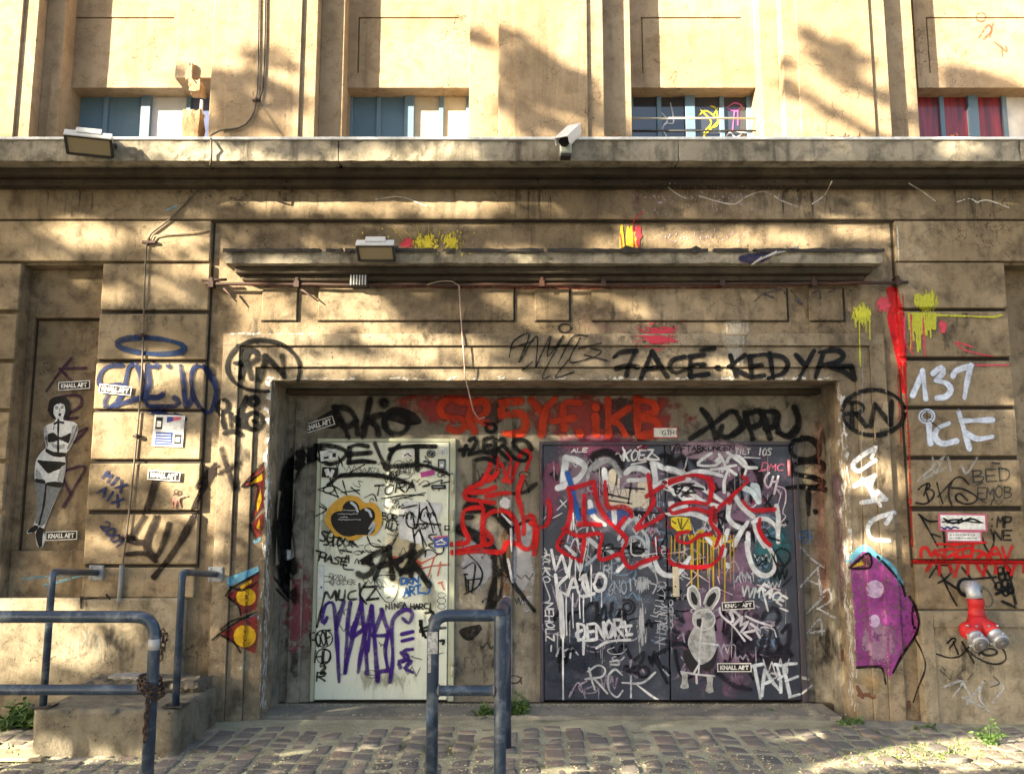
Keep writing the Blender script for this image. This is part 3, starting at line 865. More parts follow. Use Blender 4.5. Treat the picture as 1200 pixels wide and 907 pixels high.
    def patch(s, x0, y0, x1, y1, n=None):
        """a rectangle of the surface with radial coordinates, for clouds and splashes of paint"""
        a = s.m((x0, y0)); b = s.m((x1, y1)); off = s.off()
        kx = max(4, int((b[0] - a[0]) / 4)); ky = max(4, int((b[1] - a[1]) / 4)); V = []
        for i in range(kx + 1):
            r = []
            for j in range(ky + 1):
                v = hit(a[0] + (b[0] - a[0]) * i / kx, a[1] + (b[1] - a[1]) * j / ky, off)
                r.append(s.bm.verts.new(v) if v is not None else None)
            V.append(r)
        for i in range(kx):
            for j in range(ky):
                qd = (V[i][j + 1], V[i + 1][j + 1], V[i + 1][j], V[i][j])
                if None in qd or (qd[0].co - qd[2].co).length > .35: continue
                f = s.bm.faces.new(qd)
                for lp, (u, v) in zip(f.loops, ((i, j + 1), (i + 1, j + 1), (i + 1, j), (i, j))):
                    lp[s.uv].uv = (2 * u / kx - 1, 2 * v / ky - 1)
        return s
    def dots(s, x0, y0, x1, y1, n, r0, r1, elong=1.0, pull=0.0):
        for _ in range(n):
            x, y = rnd.uniform(x0, x1), rnd.uniform(y0, y1)
            if pull: x = x * (1 - pull) + (x0 + x1) / 2 * pull
            r = r0 + (r1 - r0) * rnd.random() ** 2.5
            s.stroke([(x, y), (x + rnd.uniform(-.5, .5) * s.sc, y + r * elong * s.sc)], r * 2)
        return s
    def done(s, name, mat, parent=None, label=None):
        if name in SPLIT:
            todo = set(s.bm.faces); groups = []
            while todo:
                st = [todo.pop()]; isl = [st[0]]
                while st:
                    for v in st.pop().verts:
                        for g in v.link_faces:
                            if g in todo: todo.discard(g); st.append(g); isl.append(g)
                groups.append(isl)
            if 1 < len(groups) <= 14:
                for isl in groups:
                    nb = bmesh.new(); nu = nb.loops.layers.uv.new('UVMap'); mp = {}
                    for f in isl:
                        for v in f.verts:
                            if v not in mp: mp[v] = nb.verts.new(v.co)
                        nf = nb.faces.new([mp[v] for v in f.verts])
                        for l0, l1 in zip(f.loops, nf.loops): l1[nu].uv = l0[s.uv].uv
                    o = tag(obj(name, nb, mat, parent), label)
                s.bm.free(); return o
        o = obj(name, s.bm, mat, parent); tag(o, label); return o

FONT = {
 'A': '0,0 .5,1 1,0|.2,.4 .8,.4', 'B': '0,0 0,1|~0,1 .8,.9 .6,.58 0,.52|~0,.52 .95,.4 .8,.05 0,0',
 'C': '~1,.9 .5,1 0,.5 .4,0 1,.1', 'D': '0,0 0,1|~0,1 .8,.9 1,.45 .7,.05 0,0', 'E': '1,1 0,1 0,0 1,0|0,.5 .8,.5',
 'F': '1,1 0,1 0,0|0,.5 .8,.5', 'G': '~1,.9 .5,1 0,.5 .4,0 1,.1 1,.45 .6,.45', 'H': '0,0 0,1|1,0 1,1|0,.5 1,.5',
 'I': '.5,0 .5,1', 'J': '~.9,1 .9,.3 .5,0 .1,.2', 'K': '0,0 0,1|1,1 0,.45 1,0', 'L': '0,1 0,0 1,0',
 'M': '0,0 .1,1 .5,.35 .9,1 1,0', 'N': '0,0 0,1 1,0 1,1', 'O': '~.5,1 0,.6 .3,0 .9,.2 .9,.8 .5,1',
 'P': '0,0 0,1|~0,1 .9,.9 .8,.5 0,.45', 'Q': '~.5,1 0,.6 .3,0 .9,.2 .9,.8 .5,1|.6,.3 1,-.1', 'R': '0,0 0,1|~0,1 .9,.9 .8,.55 0,.45|.3,.45 1,0',
 'S': '~1,.9 .4,1 .1,.75 .8,.4 .8,.05 0,.05', 'T': '0,1 1,1|.5,1 .5,0', 'U': '~0,1 .05,.2 .5,0 .95,.2 1,1', 'V': '0,1 .5,0 1,1',
 'W': '0,1 .25,0 .5,.7 .75,0 1,1', 'X': '0,0 1,1|0,1 1,0', 'Y': '0,1 .5,.5 1,1|.5,.5 .4,0', 'Z': '0,1 1,1 0,0 1,0',
 '0': '~.5,1 0,.6 .3,0 .9,.2 .9,.8 .5,1', '1': '.1,.7 .5,1 .5,0', '2': '~0,.8 .5,1 .9,.7 .1,0|.1,0 1,0', '3': '~0,.95 .8,.9 .3,.55 .9,.3 0,.05',
 '6': '~.9,1 .1,.5 .2,.05 .9,.1 .8,.5 .1,.35', '7': '0,1 1,1 .3,0', '8': '~.5,.5 .1,.8 .5,1 .9,.8 .1,.25 .5,0 .9,.25 .5,.5', ':': '.4,.1 .5,.15|.4,.7 .5,.75', '-': '.1,.5 .9,.5', '!': '.5,1 .5,.3|.5,.05 .52,.08',
}
BLACK, INK, WHITE, RED, BLUE = (.003, .003, .0035), (.006, .0058, .006), (.80, .82, .85), (.50, .012, .015), (.012, .03, .16)
PURPLE, BROWN = (.045, .012, .17), (.012, .007, .006)
sp = lambda c, soft=.45, wear=.3, op=1.0: paint(c, soft, wear, .55, op)      # spray can
mk = lambda c, wear=.25, op=1.0: paint(c, .22, wear, .45, op)                # marker or brush
cB = (230, 380, 3.777); cB2 = (230, 600, 3.777); cA = (0, 440, 3.781); cA2 = (20, 420, 3.783); cC = (100, 380, 7.5)
cD = (340, 460, 5.04); cE = (480, 440, 4.535); cG = (340, 630, 4.536); cH = (460, 560, 7.56); cI = (620, 500, 5.333)
cJ = (770, 470, 4.535); cK = (620, 640, 4.521); cL = (770, 640, 4.774); cM = (600, 200, 2.5); cN = (960, 400, 3.2396)
cO = (1060, 530, 6.977); cP = (1090, 660, 6.98); cQ = (940, 640, 3.396); cR = (960, 200, 3.4875); cT = (500, 455, 4.0)
cU = (530, 560, 5.67); cV = (780, 520, 7.5); cW = (660, 520, 9.07); cX = (300, 440, 7.56); cY = (360, 640, 9.07)
G = 'graffiti_tag'

# ---- chipped plaster and flaking white paint round the opening
b = Brush(layer=1)
for x0, y0, x1, y1, w in ((317, 449, 313, 545, 9), (314, 540, 311, 700, 8), (311, 700, 309, 826, 8)):
    b.stroke([(x0 + rnd.uniform(-1.5, 1.5) + (x1 - x0) * t / 12, y0 + (y1 - y0) * t / 12) for t in range(13)], w)
for x0, y0, x1, y1, w in ((985, 447, 990, 560, 9), (990, 556, 995, 700, 10), (995, 700, 1001, 828, 9)):
    b.stroke([(x0 + rnd.uniform(-2, 2) + (x1 - x0) * t / 12, y0 + (y1 - y0) * t / 12) for t in range(13)], w)
b.done('flaking_paint', splat((.52, .51, .49), .40, .45, 24, 1, (1, 1, .6), .2), wall, 'flaking pale paint along the portal edges')
b = Brush(layer=1)
b.stroke([(316 + 660 * t / 40, 444.5 + rnd.uniform(-1.2, 1.2)) for t in range(41)], 5)
b.stroke([(262 + 120 * t / 12, 391 + rnd.uniform(-.6, .6)) for t in range(13)], 2)  # pale line painted in for light caught on the surround's top edge
b.done('flaking_paint', splat((.66, .63, .56), .44, .48, 26, 1, (.6, 1, 1), .2), wall, 'flaking white line along the portal head and painted edge highlight')
b = Brush(layer=1); b.stroke([(958, 500), (957, 540), (962, 620), (968, 700)], 14)
b.done('paint_wash', sp((.30, .12, .09), .8, .6, .45), wall, 'faded red wash down the right reveal')
b = Brush(layer=1); b.stroke([(980, 560), (984, 640), (987, 700)], 9)
b.done('paint_wash', sp((.16, .08, .18), .9, .6, .5), wall, 'purple wash along the right reveal edge')

# ---- red wash and dark soot on the lintel behind the lettering
b = Brush(layer=0); b.patch(452, 455, 610, 500); b.patch(600, 455, 830, 524)
b.done('paint_wash', splat((.26, .014, .010), .36, .6, 7, .85), infill, 'dark red wash along the lintel')
b = Brush(layer=1); b.patch(690, 462, 770, 518); b.patch(560, 462, 600, 500)
b.done('paint_wash', splat((.02, .01, .01), .42, .56, 14, .8), infill, 'black smear under red lettering')

# ---- run-off stains, patches
b = Brush(layer=0)
for x0, y0, x1, y1 in ((20, 212, 140, 258), (255, 212, 420, 262), (560, 212, 700, 260), (860, 212, 1010, 258), (1080, 212, 1190, 260)): b.patch(x0, y0 - 30, x1, y1 + 20)
b.done('run_off_stain', splat((.022, .017, .011), .50, .72, 5, .75, (5, 5, .5), .5), wall, 'dark run-off streaks below the ledge')
b = Brush(layer=0)
for x0, y0, x1, y1 in ((250, 330, 360, 440), (440, 335, 620, 440), (660, 330, 820, 430), (900, 330, 1040, 450), (244, 440, 316, 640), (1000, 430, 1060, 640), (1060, 310, 1190, 480), (1070, 700, 1190, 850), (20, 700, 240, 800), (100, 310, 245, 430)): b.patch(x0, y0, x1, y1)
b.done('grime_stain', splat((.02, .016, .011), .53, .72, 6, .55, (2.4, 2.4, .9), .6), wall, 'sooty grime clouds over the render')
b = Brush(layer=0)
for x0, y0, x1, y1 in ((318, 470, 372, 620), (320, 700, 372, 826), (530, 480, 640, 560), (535, 700, 634, 826), (936, 470, 990, 560), (936, 690, 998, 830), (800, 460, 990, 520)): b.patch(x0, y0, x1, y1)
b.done('grime_stain', splat((.016, .014, .011), .48, .70, 6, .75, (2.4, 2.4, .9), .6), infill, 'sooty grime clouds on the infill')
b = Brush(layer=0)
for x0, y0, x1, y1 in ((255, 640, 320, 830), (1000, 690, 1060, 836), (1090, 730, 1190, 800), (30, 720, 200, 790)): b.patch(x0, y0, x1, y1)
b.done('lime_stain', splat((.36, .34, .28), .50, .68, 8, .6, (2.4, 2.4, .7), .6), wall, 'pale lime bloom low on the wall')

# ---- portal surround and wall tags
b = Brush(cB, 3)
b.stroke([(185, 95), (145, 150), (138, 205), (170, 258), (235, 290), (318, 297)], 3.8)
b.stroke([(185, 95), (270, 70), (365, 85), (430, 130), (457, 185), (450, 248)], 4)
b.strokes([[(225, 120), (210, 180), (195, 235)], [(215, 120), (258, 118), (270, 150), (235, 172), (172, 172)], [(222, 174), (245, 240)], [(280, 245), (298, 185), (305, 140)], [(305, 140), (345, 180), (388, 232)], [(388, 232), (385, 190), (380, 140)]], 5)
b.done(G, sp(BLACK, .35, .08), wall, 'black oval tag reading RN at the left of the portal')
b = Brush(cB, 3)
b.strokes([[(92, 380), (95, 350), (125, 333), (142, 355), (132, 382), (105, 392)], [(100, 375), (112, 415), (125, 458)], [(150, 395), (152, 450)], [(222, 322), (195, 390), (180, 458)], [(215, 400), (170, 418), (205, 455)], [(125, 482), (158, 472), (198, 488)]], 4.4)
b.ring((253, 428), 40, 38, 4.4); b.ring((254, 341), 20, 17, 4.2); b.stroke([(255, 428), (262, 432)], 5)
b.done(G, sp(BLACK, .35, .08), wall, 'black sprayed tag reading PIKO')
b = Brush(cB, 3); b.strokes([[(112, 552), (130, 620), (168, 725)], [(85, 665), (130, 645), (188, 612)], [(82, 628), (40, 665), (5, 720)]], 5.5)
b.done('sprayed_cross', sp(BROWN, .6, .4), wall)
b = Brush(cB, 2); b.fill([(205, 718), (250, 660), (300, 615), (300, 700), (270, 715)], False); b.fill([(268, 715), (298, 700), (298, 800), (245, 868), (255, 800)], False)
b.ox, b.oy = 230, 600; b.fill([(240, 58), (295, 0), (296, 60), (285, 105), (262, 122)], False)
b.fill([(138, 365), (200, 325), (274, 270), (276, 350), (265, 430), (200, 455), (180, 410)], False)
b.fill([(108, 540), (180, 490), (272, 448), (270, 560), (262, 625), (200, 600)], False)
b.done('painted_spikes', mk((.20, .02, .02), .4), wall, 'dark red painted spikes down the left jamb')
b = Brush(cB, 3); b.fill([(235, 712), (290, 655), (294, 690)], False); b.fill([(268, 790), (285, 725), (290, 780), (270, 830)], False)
b.ox, b.oy = 230, 600; b.fill([(265, 70), (280, 28), (283, 80)], False)
b.fill([(220 + 44 * math.cos(t * .4), 375 + 40 * math.sin(t * .4)) for t in range(16)]); b.fill([(215 + 50 * math.cos(t * .4), 548 + 50 * math.sin(t * .4)) for t in range(16)])
b.fill([(190, 330), (245, 298), (245, 312), (200, 340)], False)
b.done('painted_spots', mk((.68, .42, .015), .35), wall, 'yellow painted spots on the left jamb')
b = Brush(cB2, 2); b.fill([(132, 292), (275, 238), (276, 275), (210, 300), (138, 332)], False); b.stroke([(262, 130), (275, 120)], 5); b.stroke([(240, 470), (265, 465)], 6)
b.done('painted_band', mk((.16, .42, .60), .35), wall, 'light blue painted band')
b = Brush(cB2, 4); b.strokes([[(130, 370), (160, 335), (274, 268)], [(140, 375), (185, 415), (198, 458)], [(70, 565), (120, 525), (190, 480), (268, 440)], [(112, 545), (170, 580), (195, 620)], [(150, 330), (205, 345), (270, 310)], [(110, 520), (160, 480), (230, 462)], [(238, 55), (262, 120)], [(345, 290), (440, 405)], [(355, 340), (400, 390)]], 2.2)
b.ox, b.oy = 230, 380; b.strokes([[(200, 718), (298, 612)], [(205, 720), (270, 716), (245, 868)], [(298, 650), (230, 700)]], 2)
b.done('painted_outline', mk(BLACK, .3), wall, 'black outlines of the painted spikes')

b = Brush(cM, 3)
b.strokes([[(300, 546), (320, 532), (365, 528)], [(362, 528), (345, 565), (335, 600)], [(305, 580), (340, 572), (368, 576)], [(378, 608), (410, 530)], [(410, 530), (430, 565), (455, 604)], [(388, 582), (438, 574)], [(505, 545), (470, 556), (462, 580), (480, 592), (515, 580)], [(562, 540), (520, 545)], [(522, 545), (522, 602)], [(522, 604), (575, 596)], [(522, 572), (562, 568)], [(555, 526), (592, 520)], [(600, 578), (606, 578)],
 [(640, 542), (648, 570), (656, 602)], [(682, 540), (636, 574)], [(636, 574), (692, 602)], [(738, 538), (695, 545)], [(697, 545), (702, 606)], [(702, 606), (738, 600)], [(698, 575), (732, 570)], [(755, 535), (765, 606)], [(748, 540), (790, 545), (808, 565), (795, 592), (752, 608)], [(832, 540), (860, 572)], [(885, 528), (862, 570), (840, 612)], [(912, 535), (890, 604)], [(902, 532), (950, 526), (972, 542), (950, 562), (900, 572)], [(930, 572), (970, 588), (1002, 610)], [(940, 574), (995, 573)], [(994, 574), (1004, 612)]], 4.6)
b.done(G, sp(BLACK, .35, .08), wall, 'long black tag reading FACE KEDYR')
b = Brush(cM, 3)
b.strokes([[(-8, 545), (5, 500), (50, 480), (20, 560)], [(22, 560), (72, 485), (70, 575)], [(70, 575), (112, 485), (105, 545), (150, 485), (90, 600), (112, 602)], [(110, 522), (150, 512), (185, 515)], [(135, 565), (178, 488), (222, 484)], [(200, 490), (170, 560), (245, 545)], [(195, 522), (262, 505)], [(212, 540), (278, 556)], [(165, 555), (128, 605), (182, 590)], [(0, 520), (60, 500)], [(30, 585), (60, 560)], [(230, 520), (262, 530), (240, 548)]], 1.7)
b.ring((155, 462), 18, 13, 1.8)
b.done(G, mk(INK), wall, 'thin black scribbled tag above the portal')
b = Brush(cN, 3)
b.ring((206, 270), 118, 86, 4.2, -100, 268)
b.strokes([[(125, 235), (125, 325)], [(100, 275), (150, 272), (168, 252), (150, 232), (118, 235)], [(142, 276), (178, 322)], [(195, 322), (212, 240)], [(212, 240), (272, 316)], [(272, 316), (276, 228)]], 4.4)
b.done(G, sp(BLACK, .35), wall, 'black oval tag reading RN at the right of the portal')
b = Brush(cN, 3)
b.strokes([[(212, 405), (165, 432), (128, 468), (150, 492), (212, 452)], [(215, 405), (200, 440)], [(135, 548), (210, 510)], [(210, 510), (195, 560), (232, 622)], [(165, 525), (215, 585)], [(160, 612), (255, 598)], [(252, 600), (222, 570)], [(205, 605), (200, 575)], [(285, 650), (215, 672), (185, 705), (200, 748), (265, 756)], [(282, 652), (255, 690)]], 4.4)
b.done(G, sp(WHITE, .35, .45), wall, 'white vertical tag reading SAFC')
b = Brush(cN, 3)
b.strokes([[(355, 205), (392, 120)], [(392, 112), (405, 218)], [(432, 122), (462, 100), (470, 120), (445, 148)], [(445, 150), (485, 160), (500, 185), (480, 210), (448, 215)], [(508, 132), (520, 112), (578, 92)], [(576, 92), (562, 150), (552, 212)]], 5.4)
b.done(G, sp((.62, .68, .80), .35, .3), wall, 'pale blue painted number 137')
b = Brush(cN, 3)
b.strokes([[(416, 310), (422, 388)], [(490, 312), (452, 330), (440, 360), (465, 388), (522, 378)], [(530, 268), (548, 330), (570, 408)], [(540, 302), (658, 298)], [(555, 345), (600, 370), (655, 362)]], 5.4); b.ring((409, 284), 25, 22, 4)
b.done(G, sp((.62, .68, .80), .35, .3), wall, 'pale blue painted letters ICF')
b = Brush(cN, 4); b.ring((409, 284), 24, 21, 1); b.strokes([[(395, 280), (425, 290)], [(409, 262), (409, 305)], [(420, 300), (460, 335)]], .9)
b.done(G, mk(INK), wall)
b = Brush(cN, 2); b.strokes([[(375, 530), (470, 440)], [(400, 520), (480, 480)], [(430, 440), (440, 500), (480, 430), (500, 490)], [(540, 470), (560, 500), (600, 440)]], 3)
b.done('faded_tag', sp((.55, .55, .52), .5, .6, .45), wall)
# the red streak and coloured splashes
b = Brush(cR, 2); b.fill([(276, 482), (318, 480), (334, 540), (350, 600), (355, 760), (358, 910), (340, 910), (326, 820), (308, 740), (290, 660), (278, 600), (286, 545)], True)
b.done('paint_streak', mk((.55, .008, .012), .25), wall, 'broad bright red streak running down beside the right pier')
b = Brush(layer=2); b.stroke([(1061, 455), (1065, 520), (1067, 590), (1069, 640)], 2.4); b.strokes([[(1058, 345), (1062, 430)], [(1067, 365), (1069, 410)], [(1052, 440), (1056, 520)]], 1.6)
b.done('paint_drip', sp((.42, .01, .015), .6, .7, .8), wall)
b = Brush(layer=2); b.stroke([(252, 333), (500, 336), (800, 337), (1055, 331)], 3)
b.stroke([(660, 322), (740, 320), (790, 324)], 5); b.done('paint_wash', sp((.30, .02, .02), .6, .7, .5), wall)
b = Brush(cR, 2); b.patch(120, 528, 235, 650); b.strokes([[(165, 590), (165, 680), (168, 800)], [(205, 600), (208, 690)], [(145, 590), (150, 640)], [(190, 600), (192, 660)]], 1.8)
b.patch(370, 470, 500, 600); [b.stroke([(x, 584), (x + rnd.uniform(-3, 3), 650), (x + rnd.uniform(-4, 4), rnd.uniform(670, 765) - abs(x - 410) * .9)], rnd.uniform(2.2, 4.2)) for x in range(366, 476, 9)]
b.stroke([(480, 590), (700, 598), (745, 590)], 2.5)
b.done('paint_splash', splat((.46, .46, .02), .50, .53, 34, 1, (1.6, 1, .5)), wall, 'yellow green paint splashes by the right pier')
b = Brush(cR, 3); b.patch(225, 500, 300, 590); b.patch(480, 605, 530, 670); b.strokes([[(560, 705), (600, 735), (710, 760)], [(565, 700), (625, 720)], [(640, 795), (770, 795)], [(375, 590), (380, 730)], [(425, 600), (432, 760)], [(348, 600), (352, 700), (385, 750)]], 2.2)
b.done('paint_splash', splat((.58, .05, .08), .48, .52, 40, 1, (1, 1, .7)), wall, 'pinkish red splashes by the right pier')
b = Brush(layer=2); b.patch(733, 374, 808, 414); b.dots(730, 372, 812, 410, 26, .5, 1.6, .6)
b.done('paint_splash', splat((.58, .03, .06), .56, .58, 30, 1, (.4, 1, 1.8)), wall, 'red paint splash under the relief panels')
b = Brush(layer=2); b.patch(478, 268, 520, 300); b.patch(414, 276, 450, 296); b.patch(512, 268, 545, 300); b.strokes([[(495 + i * 4, 292 - abs(i) % 3 * 3), (488 + i * 7, 262 + (i * 7) % 11)] for i in range(-4, 6, 2)], .6); b.dots(410, 265, 560, 300, 50, .4, 1.2)
b.done('paint_splash', splat((.66, .54, .02), .55, .58, 46, 1, (1.5, 1, .7)), wall, 'yellow paint splash above the canopy')
b = Brush(layer=3); b.patch(466, 276, 488, 294); b.patch(742, 255, 754, 292); b.strokes([[(744, 292), (742, 262), (754, 248)], [(748, 290), (750, 268)], [(729, 290), (727, 275)]], 1.8)
b.done('paint_splash', splat((.58, .03, .05), .5, .54, 40, 1, (1.5, 1, .6)), wall, 'pinkish red paint splash above the canopy')
b = Brush(layer=2); b.strokes([[(x, 292), (x + rnd.uniform(-3, 2), rnd.uniform(264, 276))] for x in (727, 731, 735, 738, 741, 746)], 2.6)
b.done('paint_splash', splat((.60, .42, .02), .2, .34, 30), wall)
b = Brush(layer=2); b.patch(680, 206, 1010, 262); b.patch(700, 208, 860, 262); b.patch(690, 262, 960, 292); b.dots(950, 240, 1000, 275, 7, .6, 2.2, 1.5)
b.done('paint_spatter', splat((.50, .36, .50), .525, .55, 62, 1, (1, 1, .6), .25), wall, 'pale lilac spatter across the upper band')
b = Brush(layer=2); b.patch(690, 210, 800, 262); b.patch(640, 340, 770, 420)
b.done('paint_spatter', splat((.42, .05, .14), .55, .57, 70, 1, (1, 1, .6), .25), wall, 'pink spatter on the upper band')
b = Brush(cM, 2)
b.strokes([[(548, 74), (600, 90), (652, 98), (690, 75), (740, 62), (790, 88), (836, 106)], [(880, 98), (915, 72), (937, 32)], [(458, 50), (485, 70), (512, 82)]], 1.3)
b.ox, b.oy, b.sc = cR; b.strokes([[(365, 52), (420, 85), (475, 125)], [(565, 128), (612, 115), (650, 132)], [(640, 130), (690, 122), (775, 152)], [(318, 225), (322, 300), (325, 368)]], 1.4)
b.ox, b.oy, b.sc = 0, 0, 1; b.strokes([[(440, 234), (470, 231), (500, 242)]], 1.1)
b.done('plaster_crack', splat((.66, .60, .50), .3, .42, 40, 1, (1, 1, 1), .3), wall, 'pale cracks in the plaster of the upper band')
b = Brush(cM, 2); b.fill([(665, 252), (700, 243), (765, 240), (745, 262), (720, 272), (672, 268)])
b.done('paint_splash', mk((.035, .03, .08), .4), wall)
b = Brush(cM, 2); b.patch(600, 405, 710, 560); b.patch(610, 440, 690, 640)
b.done('paint_wash', splat((.50, .46, .38), .44, .70, 16, .6, (2.4, 2.4, .35)), wall, 'whitish wash running down the portal frame')
b = Brush(cM, 2); b.strokes([[(712, 382), (740, 360), (790, 350), (800, 360)], [(740, 362), (765, 372)], [(818, 352), (848, 390)], [(830, 378), (848, 392)], [(880, 360), (900, 352), (905, 372)], [(930, 356), (945, 350)]], 2)
b.done('faded_tag', sp((.05, .045, .07), .5, .5, .7), wall)
b = Brush((0, 0, 1), 2); b.strokes([[(196, 246), (206, 242)]], 3); b.ox = 0; b.strokes([[(28, 678), (110, 670)], [(52, 686), (100, 673)]], 3.4)
b.done('paint_smear', sp((.20, .42, .52), .6, .5, .7), wall)

# ---- left pier and niche
b = Brush(cC, 3); b.ring((575, 190), 300, 68, 5.6, 20, 372, 4); b.stroke([(560, 262), (700, 272), (860, 262)], 2)
b.done(G, mk((.007, .03, .10), .2), wall, 'blue painted halo')
b = Brush(cC, 3)
b.strokes([[(318, 362), (205, 370), (135, 430), (120, 520), (175, 545), (300, 535), (335, 570), (270, 690), (190, 735), (168, 690), (205, 600)], [(250, 722), (370, 680), (500, 645), (640, 642), (682, 612)], [(345, 545), (385, 372), (450, 362), (500, 500), (520, 660)], [(640, 368), (550, 378), (560, 520), (528, 640), (552, 715), (660, 722), (790, 718), (825, 690), (780, 645)], [(728, 365), (738, 372)], [(832, 358), (860, 510), (888, 722), (940, 630), (930, 470), (960, 375), (1030, 368), (1095, 440), (1150, 560), (1135, 690), (1085, 778), (1000, 720), (940, 610)], [(560, 772), (750, 790), (872, 832)]], 5.4)
b.done(G, mk((.005, .016, .075), .15), wall, 'large blue tag lettering on the left pier')
b = Brush(cA, 3); b.strokes([[(688, 470), (645, 610), (585, 722), (650, 742)], [(695, 625), (648, 750), (690, 800), (725, 740), (748, 660)], [(955, 400), (870, 560), (850, 640), (770, 780), (682, 892)]], 6)
b.strokes([[(560, 792), (640, 788), (690, 822)], [(540, 720), (600, 745)]], 4)
b.done(G, sp(BROWN, .3, .08), wall, 'broad brown black tag strokes on the left pier')
b = Brush(cA, 3)
b.text('MIX', 452, 452, 105, 42, 2.6, 0, 38, .03); b.text('AIX', 432, 520, 110, 42, 2.6, 0, 35, .03); b.text('2001', 445, 668, 130, 40, 2.6, 0, 52, .03)
b.done(G, mk((.010, .018, .085), .15), wall, 'small blue slanting tag reading MIX AIX 2001')
b = Brush(cA2, 3); b.strokes([[(240, 0), (190, 60), (130, 145)], [(190, 46), (305, 42)], [(190, 46), (240, 100)], [(140, 232), (160, 180), (270, 165), (280, 210), (200, 262)], [(215, 272), (268, 262)], [(240, 345), (312, 308), (255, 372)], [(210, 497), (300, 480), (255, 570), (205, 657)], [(203, 530), (238, 605)]], 2.6)
b.done(G, sp((.045, .012, .04), .4, .4), wall, 'thin purple scrawl in the left niche')
b = Brush((0, 650, 3.528), 3); b.strokes([[(335, 180), (452, 178)], [(335, 172), (335, 220)], [(440, 165), (452, 182)]], 2); b.strokes([[(670, 325), (688, 330), (680, 400)], [(690, 322), (694, 335)], [(685, 355), (693, 350)]], 1.6)
b.done(G, mk(INK), wall)

# ---- right pier
b = Brush(cO, 3)
b.strokes([[(158, 352), (175, 300), (188, 252)], [(112, 305), (150, 270), (200, 252), (208, 275), (175, 312)], [(175, 312), (205, 300), (240, 325), (228, 375), (170, 420), (92, 412)], [(178, 330), (200, 405)], [(265, 250), (285, 330), (312, 418)], [(385, 240), (275, 360)], [(525, 262), (470, 205), (410, 215), (365, 290), (365, 370), (392, 445)], [(385, 290), (480, 300), (590, 365), (570, 408), (500, 422), (430, 395), (420, 355), (455, 338), (515, 392)]], 2.0)
b.done(G, mk(INK), wall, 'looping black tag reading BKS')
b = Brush(cO, 3); b.text('BED', 565, 255, 300, 100, 1.7, 0, -4, .08); b.text('EMOB', 600, 375, 275, 95, 1.7, 0, 0, .1)
b.strokes([[(590, 265), (640, 245)], [(600, 372), (665, 415)], [(705, 428), (730, 385), (765, 425), (805, 395)], [(715, 85), (775, 92)]], 1.6)
b.done(G, mk((.04, .04, .04), .45), wall, 'thin black lettering in two lines on the right pier')
b = Brush(cO, 3); b.strokes([[(118, 508), (195, 560), (268, 562)], [(128, 515), (200, 640), (268, 762)], [(228, 668), (292, 690)], [(318, 642), (330, 770)], [(618, 650), (665, 780), (700, 812), (732, 720), (705, 630)]], 2.2)
b.text(':MP', 690, 610, 180, 90, 2, .1, 0, .04); b.text('NE', 730, 720, 140, 80, 2, .1, 0, .04)
b.done(G, mk(INK), wall, 'black lettering around the two small signs')
b = Brush(cO, 4)
b.strokes([[(135, 855), (138, 790), (180, 778), (225, 850), (250, 795), (275, 868)], [(280, 800), (405, 785)], [(335, 792), (330, 865), (405, 828)], [(415, 800), (540, 778)], [(480, 790), (478, 865)], [(420, 860), (545, 845)], [(560, 760), (545, 865)], [(565, 800), (640, 815), (705, 865)], [(672, 865), (742, 775), (795, 868)], [(700, 832), (780, 828)], [(800, 775), (835, 868), (880, 770)], [(262, 748), (400, 752), (540, 742), (665, 735)], [(250, 815), (330, 860)], [(440, 800), (420, 860)], [(600, 860), (640, 830)]], 2.8)
b.done(G, sp((.58, .008, .008), .3, .2), wall, 'bright red spiky tag low on the right pier')
b = Brush(layer=4); b.stroke([(1070, 658), (1130, 658.5), (1200, 659)], 4); b.strokes([[(1090 + 11 * i, 662), (1086 + 11 * i + (i % 3) * 4, 668 + (i * 5) % 8)] for i in range(11)], 3.2)
b.done('paint_streak', sp((.42, .008, .008), .4, .2), wall, 'red spray along the groove under the spiky tag')
b = Brush(cP, 3)
b.strokes([[(50, 20), (110, 130), (160, 240), (218, 345)], [(-5, 115), (60, 25), (150, 20), (172, 70), (115, 132), (65, 160)], [(112, 132), (215, 205)], [(262, 35), (330, 120), (420, 230)], [(345, 128), (540, 112)], [(440, 20), (545, 185)]], 2.3)
b.done(G, mk(INK), wall, 'thin black lettering above the red hydrant')
b = Brush(cP, 3); b.stroke([(385, 180), (470, 218), (512, 300), (488, 350), (440, 350)], 1.8); b.done('faded_tag', sp((.12, .11, .09), .4, .4, .7), wall)
b = Brush(cP, 3)
for c in ((575, 60), (625, 55), (560, 185), (612, 165), (640, 105), (590, 110), (655, 215), (620, 235)): b.ring(c, 26, 30, 2.6)
b.strokes([[(540, 250), (660, 200)], [(590, 310), (700, 360)], [(640, 60), (700, 330)]], 3)
b.done(G, sp(BLACK, .35), wall, 'dense black looped tag at the right edge')
b = Brush(cP, 3)
b.strokes([[(140, 652), (180, 615), (212, 622), (160, 692)], [(190, 640), (230, 742)], [(55, 740), (150, 770), (240, 760), (300, 705)], [(262, 640), (310, 730), (360, 812)], [(352, 660), (290, 702)], [(300, 702), (380, 770), (480, 815), (560, 822), (618, 785), (600, 710), (520, 672), (440, 680), (400, 745)]], 1.9); b.ring((485, 725), 62, 28, 2.4)
b.done(G, mk(INK), wall, 'looping black tag under the red hydrant')
